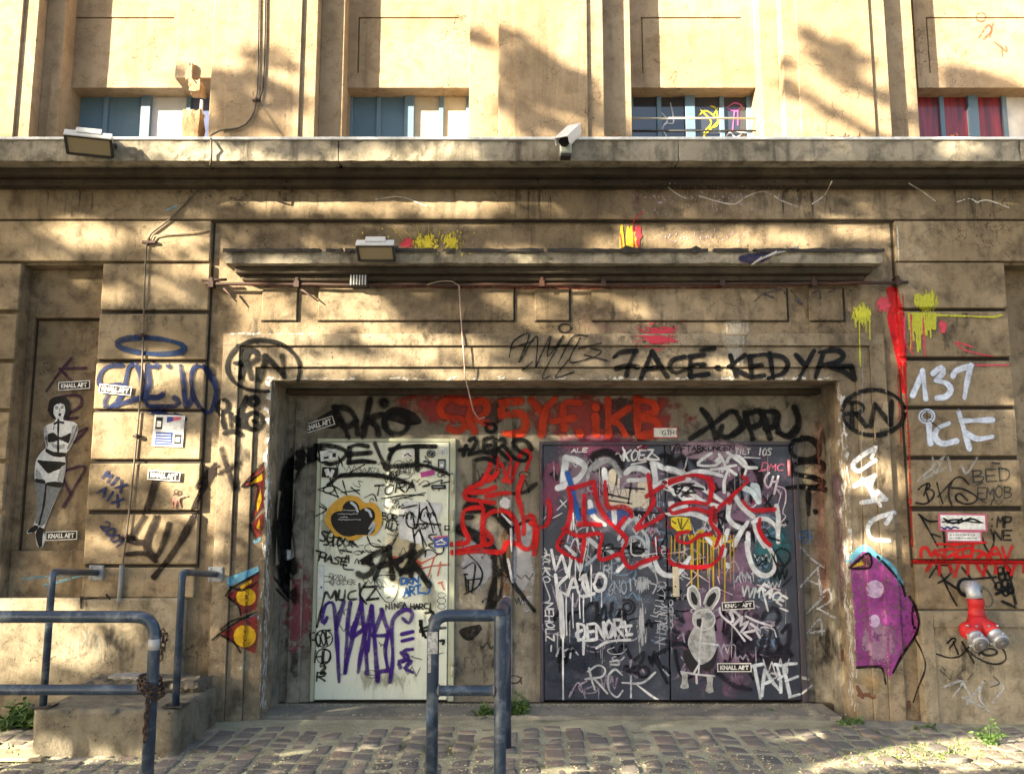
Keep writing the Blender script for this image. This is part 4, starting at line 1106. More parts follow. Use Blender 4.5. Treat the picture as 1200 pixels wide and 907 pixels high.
b = Brush(cQ, 3); b.strokes([[(545, 490), (590, 530)], [(560, 480), (570, 495)], [(600, 495), (590, 530)], [(640, 490), (615, 520), (640, 530)], [(680, 505), (660, 530)], [(760, 515), (785, 545), (750, 560)]], 1.3); b.done('faded_tag', mk((.06, .055, .05), .5, .8), wall)
b = Brush(cQ, 3); b.strokes([[(560, 560), (640, 535), (600, 600)], [(640, 540), (670, 600), (650, 630), (720, 540)], [(720, 540), (705, 600), (745, 660)], [(640, 600), (720, 640)], [(750, 540), (800, 560), (760, 620)]], 2.6)
b.done('faded_tag', sp((.62, .64, .66), .45, .5, .55), wall, 'ghostly white tag low on the right plinth')
b = Brush((960, 400, 3.24), 3); b.strokes([[(165, 30), (158, 900)]], 1); b.done('paint_drip', mk((.55, .5, .42), .5, .5), wall)

# ---- the purple painted figure on the right jamb
b = Brush(cQ, 2)
b.fill([(190, 62), (245, 18), (305, 42), (390, 140), (415, 195), (450, 235), (462, 310), (440, 370), (405, 425), (368, 492), (345, 530), (325, 482), (215, 482), (210, 300)], False)
b.done('painted_shape', mk((.28, .05, .25), .55), wall, 'purple pointed painted shape on the right jamb')
b = Brush(cQ, 3); b.patch(220, 280, 420, 500); b.done('paint_wash', splat((.33, .20, .30), .45, .58, 12, .7), wall)
b = Brush(cQ, 3); b.strokes([[(188, 58), (245, 8), (310, 48)], [(310, 48), (360, 90), (392, 145)]], 6.5); b.done('painted_band', mk((.12, .40, .56), .3), wall, 'light blue band over the purple shape')
b = Brush(cQ, 3); b.fill([(255 + 36 * math.cos(t * .4) + 35, 170 + 36 * math.sin(t * .4)) for t in range(16)]); b.fill([(288 + 22 * math.cos(t * .4), 297 + 26 * math.sin(t * .4)) for t in range(16)])
b.done('painted_spots', mk((.55, .42, .62), .3), wall, 'pale lilac spots on the purple shape')
b = Brush(cQ, 3); b.fill([(195, 82), (262, 28), (272, 80)], False); b.done('painted_shape', mk((.12, .06, .03), .3), wall)
b = Brush(cQ, 4); b.fill([(200, 72), (240, 60), (245, 74), (200, 84)], False); b.done('painted_shape', mk((.6, .4, .03), .3), wall)
b = Brush(cQ, 4); b.strokes([[(190, 85), (262, 28), (272, 82), (200, 90)], [(300, 42), (350, 92), (395, 150), (410, 195)], [(428, 200), (450, 240), (464, 305), (445, 365), (400, 430), (362, 502)], [(218, 482), (300, 478), (322, 492), (332, 545)], [(440, 240), (442, 300), (455, 350)]], 2.8)
b.done('painted_outline', mk(BLACK, .3), wall, 'black outline of the purple shape')
b = Brush(cQ, 4); b.strokes([[(452, 372), (480, 430), (490, 485), (462, 560), (442, 620)]], 1.8); b.done('painted_line', mk(INK, .4), wall)
b = Brush(cQ, 2); b.patch(215, 480, 335, 610); b.done('paint_wash', splat((.50, .34, .14), .46, .7, 10, .5), wall)
b = Brush(cQ, 3); b.strokes([[(225, 592), (268, 590), (285, 600)], [(220, 560), (240, 600)], [(425, 620), (428, 640)], [(160, 420), (160, 450)]], 4); b.done('rust_stain', splat((.16, .06, .03), .3, .5, 20, .8), wall)

# ---- lintel and infill around the doors
b = Brush(cD, 3)
b.strokes([[(260, 88), (300, 160), (342, 262)], [(265, 90), (335, 95), (385, 150), (398, 242)], [(285, 180), (340, 200), (390, 170)], [(472, 40), (450, 150), (430, 262)], [(430, 200), (480, 150), (545, 130)], [(480, 170), (510, 200), (522, 248)]], 6.5)
b.ring((628, 175), 72, 72, 7, -200, 190); b.fill([(560, 150), (640, 88), (735, 120), (778, 178), (700, 195), (640, 180)]); b.fill([(200, 130), (260, 105), (290, 190), (230, 215), (160, 160)]); b.stroke([(548, 55), (556, 68)], 10)
b.done(G, sp(BLACK, .55, .15), infill, 'broad soft black tag reading PIKO on the lintel')
b = Brush(cT, 3)
b.strokes([[(185, 65), (110, 50), (65, 85), (80, 130), (150, 140), (185, 165), (150, 200), (105, 190)], [(215, 70), (200, 140), (225, 200)], [(200, 70), (270, 62), (280, 110), (235, 140)], [(235, 140), (290, 170)], [(440, 60), (340, 70)], [(350, 70), (350, 130)], [(350, 128), (440, 120), (465, 165), (440, 210), (370, 212)], [(490, 55), (545, 115)], [(600, 50), (555, 110), (538, 215)], [(715, 68), (645, 75), (645, 190)], [(590, 155), (690, 138)], [(715, 205), (722, 210)], [(790, 85), (795, 92)], [(790, 130), (795, 215)], [(850, 55), (852, 220)], [(945, 95), (870, 150), (900, 165), (930, 215)], [(985, 50), (990, 215)], [(985, 55), (1060, 70), (1070, 110), (1000, 130)], [(1000, 130), (1080, 160), (1070, 205), (990, 222), (1040, 225), (1110, 210)]], 7.6)
b.done(G, sp((.50, .042, .012), .4, .15), infill, 'big red lettering SRSYF.IKB along the lintel')
b = Brush(cE, 4)
b.strokes([[(268, 396), (312, 392)], [(300, 372), (285, 425)], [(318, 345), (345, 330), (355, 350), (330, 400), (312, 422), (372, 405)], [(440, 328), (398, 340), (395, 372), (428, 368)], [(396, 372), (398, 408), (440, 398)], [(458, 345), (452, 440)], [(452, 348), (500, 335), (508, 360), (465, 390)], [(465, 390), (525, 445)], [(648, 392), (620, 350), (565, 340), (548, 360), (580, 400), (628, 425), (615, 452), (560, 440), (500, 372)], [(358, 448), (400, 440), (440, 452), (462, 468)]], 3.9)
b.ring((432, 278), 26, 22, 3.6); b.stroke([(400, 250), (455, 262)], 3)
b.done(G, sp(BLACK, .35), infill, 'black tag reading 12ERS between the doors')
b = Brush(cU, 3)
b.strokes([[(245, -10), (180, 40), (95, 85), (90, 135), (170, 150), (275, 165)], [(120, 95), (210, 90), (285, 62)], [(230, 122), (330, 102), (380, 100)], [(180, 150), (205, 210), (200, 330), (205, 440), (100, 470), (0, 490)], [(0, 440), (100, 430), (108, 400), (70, 320), (80, 220), (170, 195), (205, 210)], [(205, 340), (262, 400), (255, 435), (205, 430), (215, 270), (300, 215), (385, 240), (430, 330), (452, 450), (520, 465), (548, 350), (530, 250), (480, 270)], [(470, -10), (435, 100), (460, 210), (475, 300), (475, 370)], [(0, 498), (200, 488), (330, 490), (362, 430), (440, 440)], [(520, 300), (560, 330), (545, 505)]], 4.6)
b.ox, b.oy, b.sc = cE; b.strokes([[(470, 440), (462, 520), (420, 560)], [(440, 440), (420, 500), (380, 580)], [(500, 560), (540, 470), (520, 400)], [(490, 470), (530, 570), (560, 500), (590, 420), (620, 400), (640, 430), (620, 500)]], 4)
b.done(G, sp((.55, .012, .012), .3, .2), infill, 'bright red outlined tag between the two doors')
b = Brush(cU, 2)
b.strokes([[(55, 340), (170, 395), (270, 480), (300, 600), (290, 740), (240, 890)]], 11); b.strokes([[(105, 200), (190, 195), (300, 235), (400, 335)]], 12); b.strokes([[(90, 262), (130, 260)]], 5)
b.strokes([[(555, 40), (490, 90), (400, 105)], [(375, 360), (420, 325), (480, 290), (525, 285)], [(345, 480), (350, 570), (400, 690), (480, 800), (545, 880)], [(105, 170), (130, 80), (190, 20)]], 4)
b.done(G, sp(BLACK, .4, .1), infill, 'wide black arcs between the two doors')
b = Brush(cE, 2); b.strokes([[(342, 455), (345, 560), (345, 640)], [(345, 580), (430, 520), (510, 465)]], 5); b.done('faded_tag', sp((.05, .045, .04), .5, .4, .8), infill)
b = Brush(cU, 3); b.strokes([[(110, 510), (170, 570), (200, 640), (170, 720), (80, 772)], [(75, 600), (150, 570), (130, 760)], [(90, 680), (185, 668)], [(85, 640), (95, 760)], [(105, 690), (108, 750)], [(80, 640), (100, 640)]], 1.9)
b.done(G, mk(INK), infill, 'small black boxed tag right of the pale door')
b = Brush(cU, 1); b.patch(300, -40, 430, 1000); b.done('rust_stain', splat((.20, .08, .025), .44, .56, 22, .85, (2, 2, .8), .6), infill, 'rust stain down the strip between the doors')
b = Brush(cU, 1); b.patch(395, 110, 560, 1000); b.patch(40, 240, 310, 800); b.done('paint_wash', splat((.42, .43, .47), .34, .55, 7, .7), infill, 'pale grey wash between the doors')
b = Brush(cU, 4); b.strokes([[(330, 240), (400, 310)], [(370, 540), (400, 690)], [(390, 340), (395, 480)], [(345, 790), (380, 800)]], 2.6); b.patch(310, 120, 400, 210); b.done('paint_smear', splat((.6, .58, .62), .3, .45, 26, .9), infill)
b = Brush((0, 0, 1), 2); b.stroke([(374, 530), (356, 535), (343, 548), (334, 570), (329, 600), (328, 640), (332, 672), (342, 696)], 17); b.stroke([(340, 575), (338, 620), (342, 668)], 12); b.stroke([(374, 532), (352, 541), (340, 558)], 10)
b.done(G, sp(BLACK, .55, .1), infill, 'thick black arc on the left of the opening')
b = Brush(layer=1); b.patch(326, 640, 372, 800); b.done('paint_wash', splat((.30, .03, .06), .50, .62, 14, .6), infill)
b = Brush((480, 680, 3.996), 2); b.fill([(235, 230), (330, 205), (340, 225), (290, 280), (250, 270)]); b.done('paint_smear', sp(BLACK, .5, .3), infill)
b = Brush(cJ, 3)
b.strokes([[(238, 45), (280, 100), (320, 212)], [(178, 198), (280, 135), (380, 60), (400, 55)], [(345, 135), (335, 175), (375, 192), (450, 150), (470, 90)], [(420, 60), (445, 130), (400, 180)], [(468, 62), (510, 200)], [(470, 72), (540, 52), (562, 90), (545, 125), (490, 142)], [(560, 62), (600, 198)], [(560, 55), (635, 60), (640, 100), (610, 140), (575, 145)], [(632, 105), (650, 165), (690, 182), (735, 140)], [(728, 32), (750, 90), (745, 150), (705, 188), (640, 170)]], 6)
b.done(G, sp(BLACK, .5, .15), infill, 'soft black tag reading TOPPY above the dark door')
b = Brush(cJ, 3)
b.strokes([[(770, 205), (725, 215), (710, 260), (740, 300), (800, 310), (855, 290), (855, 245), (820, 205), (770, 195)], [(845, 315), (885, 340), (875, 372)], [(845, 320), (760, 325), (720, 352), (735, 385), (830, 405)], [(830, 405), (885, 432), (850, 455)], [(695, 460), (790, 455), (892, 470)], [(805, 470), (805, 600)], [(840, 585), (843, 588)]], 4.8)
b.done(G, sp(BLACK, .3, .15), infill, 'black vertical tag at the right of the dark door')
b = Brush(cJ, 3); b.ring((790, 720), 33, 33, 1.6); b.strokes([[(770, 745), (792, 690)], [(792, 690), (812, 745)], [(765, 725), (820, 718)]], 1.5); b.done(G, mk((.08, .20, .42), .4), infill, 'small blue circled letter A')
b = Brush(cQ, 3)
b.strokes([[(-5, 5), (45, 55), (88, 85)], [(72, 75), (20, 130), (-5, 160)], [(62, 85), (75, 190)], [(15, 130), (60, 150)], [(75, 190), (105, 170), (112, 215), (60, 250)], [(60, 245), (130, 285)], [(20, 265), (85, 200)], [(20, 345), (70, 290), (80, 350)], [(30, 345), (90, 335)], [(0, 520), (25, 525)], [(5, 580), (40, 552)]], 2.4)
b.done('faded_tag', sp((.60, .64, .70), .45, .5, .6), infill, 'ghostly white vertical tag right of the dark door')
b = Brush(layer=1); b.patch(938, 540, 966, 580); b.done('paint_wash', splat((.55, .47, .30), .3, .45, 6, .8), infill)  # pale yellow patch painted in for a small sun spot

# ---- the pale metal door
D = door
b = Brush(cD, 3)
b.strokes([[(148, 315), (215, 312), (300, 330), (332, 358), (300, 400), (235, 422), (180, 400)], [(352, 330), (348, 410)], [(350, 322), (400, 308), (458, 318)], [(350, 365), (475, 355)], [(345, 415), (420, 405), (500, 412)], [(500, 300), (530, 370), (570, 452)], [(572, 452), (590, 370), (642, 308)], [(590, 335), (700, 318), (858, 318)], [(748, 322), (752, 458)], [(560, 440), (690, 430), (800, 432), (952, 485)]], 4.6)
b.done(G, sp(BLACK, .45, .1), D, 'black sprayed tag reading DEVT')
b = Brush(cD, 3); b.stroke([(225, 545), (300, 492), (420, 485), (520, 490), (620, 510), (690, 530), (725, 548)], 4); b.stroke([(300, 490), (400, 484), (520, 488)], 5)
b.done(G, sp(BLACK, .45, .1), D, 'black bowed underline')
b = Brush(cD, 2)
b.strokes([[(165, 572), (250, 552), (332, 600)], [(165, 572), (285, 615)], [(235, 508), (285, 620)], [(310, 520), (335, 605)], [(355, 470), (440, 425)], [(360, 560), (410, 600)], [(300, 590), (410, 575)], [(180, 655), (215, 690), (150, 730)], [(215, 690), (175, 672)], [(440, 620), (490, 600), (512, 640)], [(590, 700), (640, 630), (720, 610), (800, 590)], [(540, 625), (680, 605), (790, 605)], [(455, 850), (480, 900), (540, 910)], [(640, 830), (600, 900), (540, 910)], [(760, 545), (800, 518), (822, 545), (780, 555), (850, 530), (900, 515), (890, 535), (942, 525)], [(600, 480), (590, 530)], [(800, 430), (830, 410), (790, 405)]], 1.5)
b.text('TORA', 490, 605, 250, 55, 1.8, .3, -6, .08); b.text('KO', 590, 490, 60, 30, 1.4, 0, 0, .08); b.text('CR', 870, 500, 45, 28, 1.4, .1, 0, .08)
b.text('BOR', 540, 745, 90, 40, 1.6, 0, 10, .1); b.text('TULT', 555, 800, 80, 45, 1.6, 0, 14, .1)
b.done(G, mk(INK), D, 'thin black scribbled names on the upper door')
b = Brush(cD, 2); b.text('SCHOCK', 175, 870, 220, 60, 2.1, .2, 8, .12); b.text('STOCK', 200, 905, 180, 50, 2.0, .2, 0, .12)
b.ox, b.oy, b.sc = cY; b.text('HASE', 120, 150, 300, 75, 2.3, .1, 10, .05); b.strokes([[(95, 45), (190, 70)], [(420, 100), (390, 180), (390, 238), (490, 250)], [(440, 100), (440, 170)], [(350, 40), (470, 60)]], 1.9)
b.done(G, mk(INK), D, 'black marker name reading HASE under scrawls')
b = Brush(cG, 4)
b.strokes([[(390, 130), (450, 85), (530, 55)], [(400, 120), (440, 150), (430, 185), (390, 205), (362, 190)], [(525, 52), (490, 120), (452, 215)], [(525, 52), (545, 215)], [(470, 152), (590, 118)], [(660, 75), (590, 110), (565, 150), (600, 180), (660, 165)], [(650, 40), (640, 110), (642, 200)], [(705, 70), (650, 115), (590, 190)], [(645, 120), (690, 180), (738, 252)]], 6)
b.fill([(365, 120), (430, 82), (445, 120), (385, 135)], False)
b.done(G, sp(BLACK, .45, .1), D, 'heavy black tag reading JACK')
b = Brush(cG, 3)
b.strokes([[(195, 425), (180, 455), (168, 425), (190, 355), (225, 345), (238, 400), (245, 490), (252, 600), (260, 762)], [(285, 340), (262, 420), (245, 490)], [(320, 345), (308, 430), (300, 560), (292, 715)], [(292, 715), (330, 540), (380, 330)], [(378, 325), (385, 420), (400, 560), (410, 722)], [(345, 450), (325, 525), (400, 480)], [(362, 712), (385, 570), (430, 370)], [(432, 362), (425, 480), (412, 600)], [(436, 365), (450, 560), (465, 760)], [(485, 380), (505, 450), (520, 512), (445, 520)], [(490, 390), (460, 470), (440, 520)], [(520, 512), (505, 600), (520, 705)], [(465, 760), (472, 715), (522, 705)], [(530, 765), (545, 640), (540, 470), (565, 410), (620, 380), (650, 405), (630, 452), (600, 430)]], 3.9)
b.done(G, sp((.045, .008, .20), .35, .1), D, 'tall purple tag lettering')
b = Brush(cG, 3); b.strokes([[(592, 512), (652, 498)], [(595, 548), (652, 535)], [(650, 592), (605, 600), (628, 635), (598, 660)], [(610, 640), (590, 610)], [(585, 690), (580, 655), (645, 655), (612, 690), (650, 715)]], 3.4)
b.done(G, sp((.045, .008, .20), .35, .1), D, 'small purple stacked letters')
b = Brush(cG, 3); b.strokes([[(143, 472), (165, 380), (190, 288), (215, 322), (240, 282), (245, 332)], [(262, 280), (256, 325), (285, 326), (292, 280)], [(348, 280), (315, 292), (310, 325), (350, 326)], [(368, 245), (375, 345)], [(402, 240), (370, 300), (405, 350)], [(395, 262), (462, 258)], [(460, 260), (408, 332)], [(408, 330), (468, 322)]], 2.6)
b.done(G, mk(BLACK), D, 'black marker tag reading MUCKZ')
b = Brush(cG, 2); b.text('FOOF', 112, 580, 110, 70, 1.8, .1, -8, .08); b.ring((180, 535), 45, 45, 1.5); b.text('HD', 130, 660, 80, 65, 1.8, .2, 0, .08); b.ring((178, 630), 38, 40, 1.5); b.text('42', 125, 720, 60, 50, 1.8, .1, 0, .1); b.text('42', 122, 720, 70, 45, 1.8, .1, 0, .1); b.text('R', 140, 760, 45, 45, 1.8, .1)
b.done(G, mk(INK), D, 'thin black looped names near the lower hinge side')
b = Brush(cG, 2)
b.strokes([[(440, 195), (455, 260), (490, 320), (515, 342), (545, 338), (570, 290), (586, 195)], [(450, 215), (480, 200), (560, 200)], [(485, 255), (500, 262)], [(540, 262), (552, 252)], [(515, 320), (530, 315)], [(410, 0), (440, 45), (500, 50), (545, 20), (560, -10)], [(465, 10), (480, 20)]], 1.1)
b.text('NINGA', 510, 382, 110, 30, 1.5, 0, -5, .06); b.text('HARCI', 640, 378, 115, 28, 1.5, 0, 0, .06)
b.done(G, mk(INK), D, 'small outline face drawing with black lettering')
b = Brush(cG, 2); b.text('DKN', 590, 248, 90, 32, 2.3, .2, -5, .05); b.text('ART', 605, 310, 90, 45, 2.3, .2, -8, .05); b.strokes([[(690, 292), (735, 292), (748, 235)]], 2.2)
b.done(G, mk((.015, .14, .48)), D, 'bright blue marker tag reading DKN ART')
b = Brush(cG, 2); b.strokes([[(655, 152), (720, 125), (782, 92)], [(690, 165), (760, 150), (845, 142)], [(765, 105), (735, 205)], [(800, 130), (785, 200)], [(660, 110), (690, 130)], [(790, 240), (808, 235)], [(805, 245), (818, 275)]], 1.9)
b.ox, b.oy, b.sc = cH; b.strokes([[(0, 700), (90, 720)], [(200, 740), (250, 780)]], 3)
b.done(G, mk((.60, .10, .05), .3, .85), D, 'thin red orange scratches')
b = Brush(cG, 2); b.text('EKADA', 205, 215, 90, 28, 1.0, .1, 10, .1); b.text('FOR', 230, 250, 50, 24, 1.0, .1, 0, .1); b.text('DER', 285, 248, 60, 26, 1.0, .1, 0, .1); b.stroke([(212, 235), (225, 250)], 3)
b.ring((805, 305), 20, 14, .9); b.ring((805, 335), 22, 16, .9); b.ring((805, 365), 20, 14, .9)
b.done(G, mk((.16, .15, .15), .3, .8), D, 'faint grey pencil writing')
b = Brush(cG, 2); b.strokes([[(690, 440), (700, 480), (740, 470)], [(690, 460), (720, 530)], [(700, 480), (690, 500), (740, 490)], [(720, 400), (760, 395), (740, 440)], [(740, 380), (770, 410)], [(790, 480), (825, 478)], [(795, 548), (818, 545), (812, 565)], [(700, 440), (705, 520)]], 2.6); b.done(G, mk(BLACK), D, 'small black tag behind the barrier post')
b = Brush(cH, 2); b.fill([(62, 245), (140, 200), (230, 212), (330, 215), (430, 222), (435, 290), (395, 345), (412, 470), (395, 510), (330, 560), (200, 580), (130, 545), (60, 530), (55, 380)]); b.fill([(280, 640), (360, 620), (380, 690), (290, 720), (250, 690)])
b.done('paint_patch', mk((.68, .70, .74), .2), D, 'patch of white overpaint')
b = Brush(cH, 4)
b.strokes([[(180, 445), (135, 420), (120, 350), (150, 298), (180, 340), (198, 445)], [(237, 225), (235, 330), (212, 445)], [(300, 262), (262, 290), (250, 370), (305, 400), (295, 440), (265, 450)], [(300, 255), (335, 390), (362, 482)], [(325, 222), (375, 330), (432, 505)], [(200, 412), (310, 405), (422, 415)], [(180, 450), (200, 595)], [(190, 520), (240, 460), (275, 612)], [(240, 470), (302, 602)], [(385, 500), (320, 512), (365, 572), (318, 590), (380, 640)], [(290, 695), (300, 640), (350, 640), (400, 672), (445, 660), (455, 610)], [(60, 332), (110, 330)], [(80, 268), (215, 240)]], 1.9)
b.done(G, mk(BLACK, .15), D, 'looped black tag reading CASH on white overpaint')
# dirt stains and a painted patch of sunlight on the door
b = Brush(layer=1); b.patch(368, 770, 530, 824); b.patch(366, 560, 400, 700); b.patch(470, 640, 536, 760)
b.done('dirt_stain', splat((.24, .22, .13), .58, .8, 12, .45, (1.5, 1.5, .5)), D)
b = Brush(layer=1); b.patch(440, 612, 505, 690); b.done('paint_wash', splat((.58, .48, .28), .36, .6, 6, .6), D)  # warm patch painted in for sunlight falling on the door

# ---- the dark double door
L_ = lift
b = Brush(layer=0); b.patch(628, 512, 800, 640); b.patch(640, 515, 720, 600)
b.done('paint_wash', splat((.27, .18, .25), .40, .62, 7, .8), L_, 'mauve wash over the upper left leaf')
b = Brush(layer=0); b.patch(775, 512, 938, 640); b.patch(778, 640, 900, 830); b.patch(820, 610, 930, 700)
b.done('paint_wash', splat((.20, .11, .19), .38, .62, 7, .85), L_, 'dull purple wash over the right leaf')
b = Brush(layer=0); b.patch(640, 640, 782, 760); b.patch(690, 560, 790, 660); b.patch(880, 690, 936, 790)
b.done('paint_wash', splat((.15, .18, .24), .46, .70, 7, .6), L_, 'blue grey wash over the lower left leaf')
b = Brush(layer=1); b.patch(868, 596, 932, 700); b.done('paint_wash', splat((.012, .13, .16), .34, .70, 7, .9), L_, 'dark teal cloud of paint on the right leaf')
b = Brush(layer=1); b.patch(640, 690, 730, 825); b.patch(630, 740, 690, 830); b.done('paint_wash', splat((.02, .03, .06), .42, .72, 6, .7), L_)
b = Brush(layer=1); b.patch(640, 505, 760, 540); b.patch(632, 520, 660, 620); b.done('paint_wash', splat((.28, .06, .14), .42, .56, 12, .6), L_, 'crimson haze at the top of the dark door')
b = Brush(cW, 2)
b.strokes([[(285, 210), (330, 120), (440, 80), (530, 110), (585, 200), (600, 290)]], 8); b.fill([(285, 180), (350, 90), (450, 50), (540, 85), (585, 170), (520, 150), (430, 130), (350, 160)]); b.strokes([[(1020, 140), (1100, 130), (1165, 210), (1160, 400)]], 7); b.stroke([(625, 100), (630, 250)], 5)
b.strokes([[(330, 290), (480, 270), (560, 300)], [(700, 290), (760, 300)], [(840, 180), (920, 220), (910, 290)], [(560, 340), (580, 400)], [(480, 480), (800, 560)], [(490, 590), (620, 560)], [(760, 740), (900, 800)]], 4)
b.ox, b.oy, b.sc = cV; b.strokes([[(0, 110), (40, 130), (65, 230)], [(40, 320), (75, 190), (130, 120), (210, 110), (275, 170), (300, 230)], [(740, 170), (820, 260), (835, 380)], [(560, 380), (640, 300), (680, 240)]], 7)
b.done(G, sp((.012, .008, .012), .55, .25), L_, 'soft black arches behind the white letters')
b = Brush(cW, 3)
b.strokes([[(255, 390), (275, 290), (340, 210), (440, 170), (530, 200), (590, 300), (600, 340)]], 5.5); b.strokes([[(330, 270), (400, 210), (500, 180)]], 4)
b.done(G, sp((.45, .47, .50), .55, .3, .9), L_, 'grey arch on the left leaf')
b = Brush(cI, 4)
b.strokes([[(232, 195), (222, 270), (215, 345)], [(232, 195), (310, 215), (348, 255), (310, 320), (240, 360), (182, 382)]], 6.6)
b.strokes([[(605, 290), (640, 262), (700, 262), (742, 285)], [(625, 335), (742, 330)], [(770, 225), (860, 262), (965, 285)], [(775, 230), (790, 330), (785, 375)], [(785, 375), (850, 345), (960, 320)], [(470, 270), (478, 350)], [(380, 470), (400, 555), (470, 610)], [(530, 520), (535, 600)]], 5)
b.ox, b.oy, b.sc = cV
b.strokes([[(0, 215), (70, 225), (140, 260), (180, 285)], [(0, 395), (60, 345), (140, 320), (210, 318)], [(190, 270), (270, 245), (380, 250), (490, 280)], [(0, 385), (60, 410), (80, 440)], [(110, 430), (170, 490), (240, 485)], [(210, 420), (320, 500), (460, 550)], [(240, 340), (370, 420), (510, 515)], [(120, 380), (190, 400)], [(0, 620), (120, 610), (260, 620), (380, 672)], [(390, 690), (440, 750), (490, 880)], [(60, 590), (110, 570), (180, 550)], [(610, 460), (660, 540), (720, 600), (770, 640)], [(560, 520), (550, 640), (600, 710), (680, 740), (720, 690)], [(600, 890), (680, 740)], [(770, 690), (800, 780), (870, 900)], [(770, 690), (820, 660), (900, 665), (975, 740), (990, 860)], [(975, 545), (990, 640), (990, 800)], [(545, 760), (520, 850)], [(725, 790), (725, 900)], [(360, 830), (440, 900)], [(0, 530), (60, 525)]], 4.4)
b.ox, b.oy, b.sc = cL; b.strokes([[(500, -20), (515, 60), (545, 130), (600, 165), (650, 140), (655, 60), (600, -30)], [(390, 105), (402, 112)], [(375, 20), (370, 50)]], 4.6)
b.ox, b.oy, b.sc = cK; b.strokes([[(660, 60), (690, 130), (740, 155), (790, 140), (850, 60)], [(470, 130), (500, 100)], [(590, 110), (640, 90)]], 4.6)
b.done(G, sp((.72, .75, .80), .35, .2), L_, 'broad white letters across both leaves')
b = Brush(cV, 4); b.fill([(745, 350), (820, 360), (842, 520), (800, 532), (770, 450)]); b.strokes([[(690, 390), (760, 420), (820, 510)]], 5); b.done(G, sp((.62, .74, .82), .4, .2), L_, 'pale blue white arrow on the right leaf')
b = Brush(cV, 5)
b.strokes([[(400, 85), (330, 130), (285, 185), (440, 190), (460, 150)], [(470, 130), (440, 150), (470, 165), (490, 150)], [(470, 90), (520, 180), (500, 240)], [(400, 225), (530, 220), (620, 270)], [(540, 160), (560, 120), (640, 110), (710, 190), (690, 290)], [(540, 70), (640, 150), (710, 205), (800, 210)], [(540, 200), (615, 190)], [(545, 240), (515, 330), (515, 425)]], 3)
b.done(G, sp((.74, .76, .80), .3, .15), L_, 'thin white looping tag at the top of the right leaf')
b = Brush(cI, 3); b.fill([(498, 280), (560, 285), (565, 400), (550, 490), (505, 490)]); b.fill([(680, 350), (745, 345), (750, 440), (745, 500), (700, 500)]); b.patch(450, 380, 760, 520)
b.done('torn_poster', splat((.58, .52, .42), .36, .42, 26), L_, 'torn beige poster remains on the left leaf')
b = Brush(cI, 4); b.strokes([[(490, 420), (620, 450)], [(600, 380), (720, 390)], [(500, 460), (640, 480)], [(640, 340), (620, 480)], [(550, 300), (545, 360)], [(450, 770), (560, 760), (735, 765)], [(560, 780), (640, 745), (720, 780), (600, 790)], [(460, 780), (480, 740)], [(640, 820), (660, 760), (640, 720)], [(640, 530), (820, 540)], [(660, 520), (720, 560)]], 2); b.done(G, mk(INK), L_, 'black scribbles across the poster remains')
b = Brush(cI, 5); b.stroke([(238, 290), (262, 360), (285, 460), (310, 570)], 5.4); b.stroke([(380, 532), (402, 525)], 5); b.done(G, sp((.012, .10, .40), .4, .2), L_, 'blue spray stroke on the left leaf')
b = Brush(cI, 3); b.patch(470, 500, 640, 640); b.done('paint_wash', splat((.03, .07, .28), .35, .5, 12, .8), L_)
b = Brush(cI, 6)
b.strokes([[(120, 460), (130, 545), (110, 610), (75, 625)], [(400, 345), (320, 370), (245, 390)], [(245, 385), (262, 480), (240, 620), (175, 740), (240, 800), (325, 840)], [(405, 345), (425, 460), (480, 570), (560, 650), (605, 700)], [(475, 345), (480, 440), (500, 505), (590, 500), (635, 530), (640, 560)], [(345, 430), (350, 590), (440, 615)], [(310, 610), (400, 608), (445, 612)], [(345, 690), (335, 780), (322, 845)], [(215, 640), (310, 680), (450, 670), (440, 760), (450, 830), (560, 795)], [(745, 300), (760, 400), (775, 480), (700, 590), (668, 640), (760, 600), (850, 550)], [(735, 435), (840, 370), (965, 325)], [(540, 630), (612, 700), (580, 790), (630, 880), (700, 850), (800, 815)], [(560, 620), (600, 570)]], 4.4)
b.ox, b.oy, b.sc = cV
b.strokes([[(0, 335), (140, 290), (260, 275), (370, 310), (400, 420), (370, 520), (250, 510), (100, 530), (30, 580), (60, 610), (150, 590), (260, 570), (380, 600), (420, 560)], [(470, 560), (560, 480), (660, 390), (720, 320), (680, 290)], [(680, 500), (720, 555), (790, 585), (960, 575)], [(400, 590), (400, 700), (470, 790), (440, 900)], [(200, 770), (110, 790), (110, 850), (200, 870), (300, 810), (400, 790)], [(830, 660), (820, 740), (870, 840), (920, 890)], [(650, 400), (600, 440), (560, 520)], [(395, 300), (420, 400)]], 4)
b.ox, b.oy, b.sc = cL; b.strokes([[(60, 20), (75, 90), (160, 115), (290, 110), (350, 60), (370, 0)]], 4)
b.done(G, sp((.48, .01, .018), .4, .2), L_, 'bright red lettering sprawling over both leaves')
b = Brush(cV, 5); b.fill([(380, 480), (450, 470), (470, 640), (420, 740), (380, 660)]); b.done('paint_wash', sp((.30, .01, .015), .5, .4, .8), L_)
b = Brush(cI, 4); b.ring((665, 760), 62, 72, 4, 150, 400); b.strokes([[(700, 640), (740, 700), (740, 830), (785, 900)], [(360, 860), (420, 810), (480, 760), (560, 830)], [(560, 700), (600, 600)], [(370, 700), (430, 750)], [(610, 600), (650, 570), (700, 590)]], 4.4); b.done(G, sp((.50, .56, .62), .5, .3, .85), L_, 'blue grey loops on the left leaf')
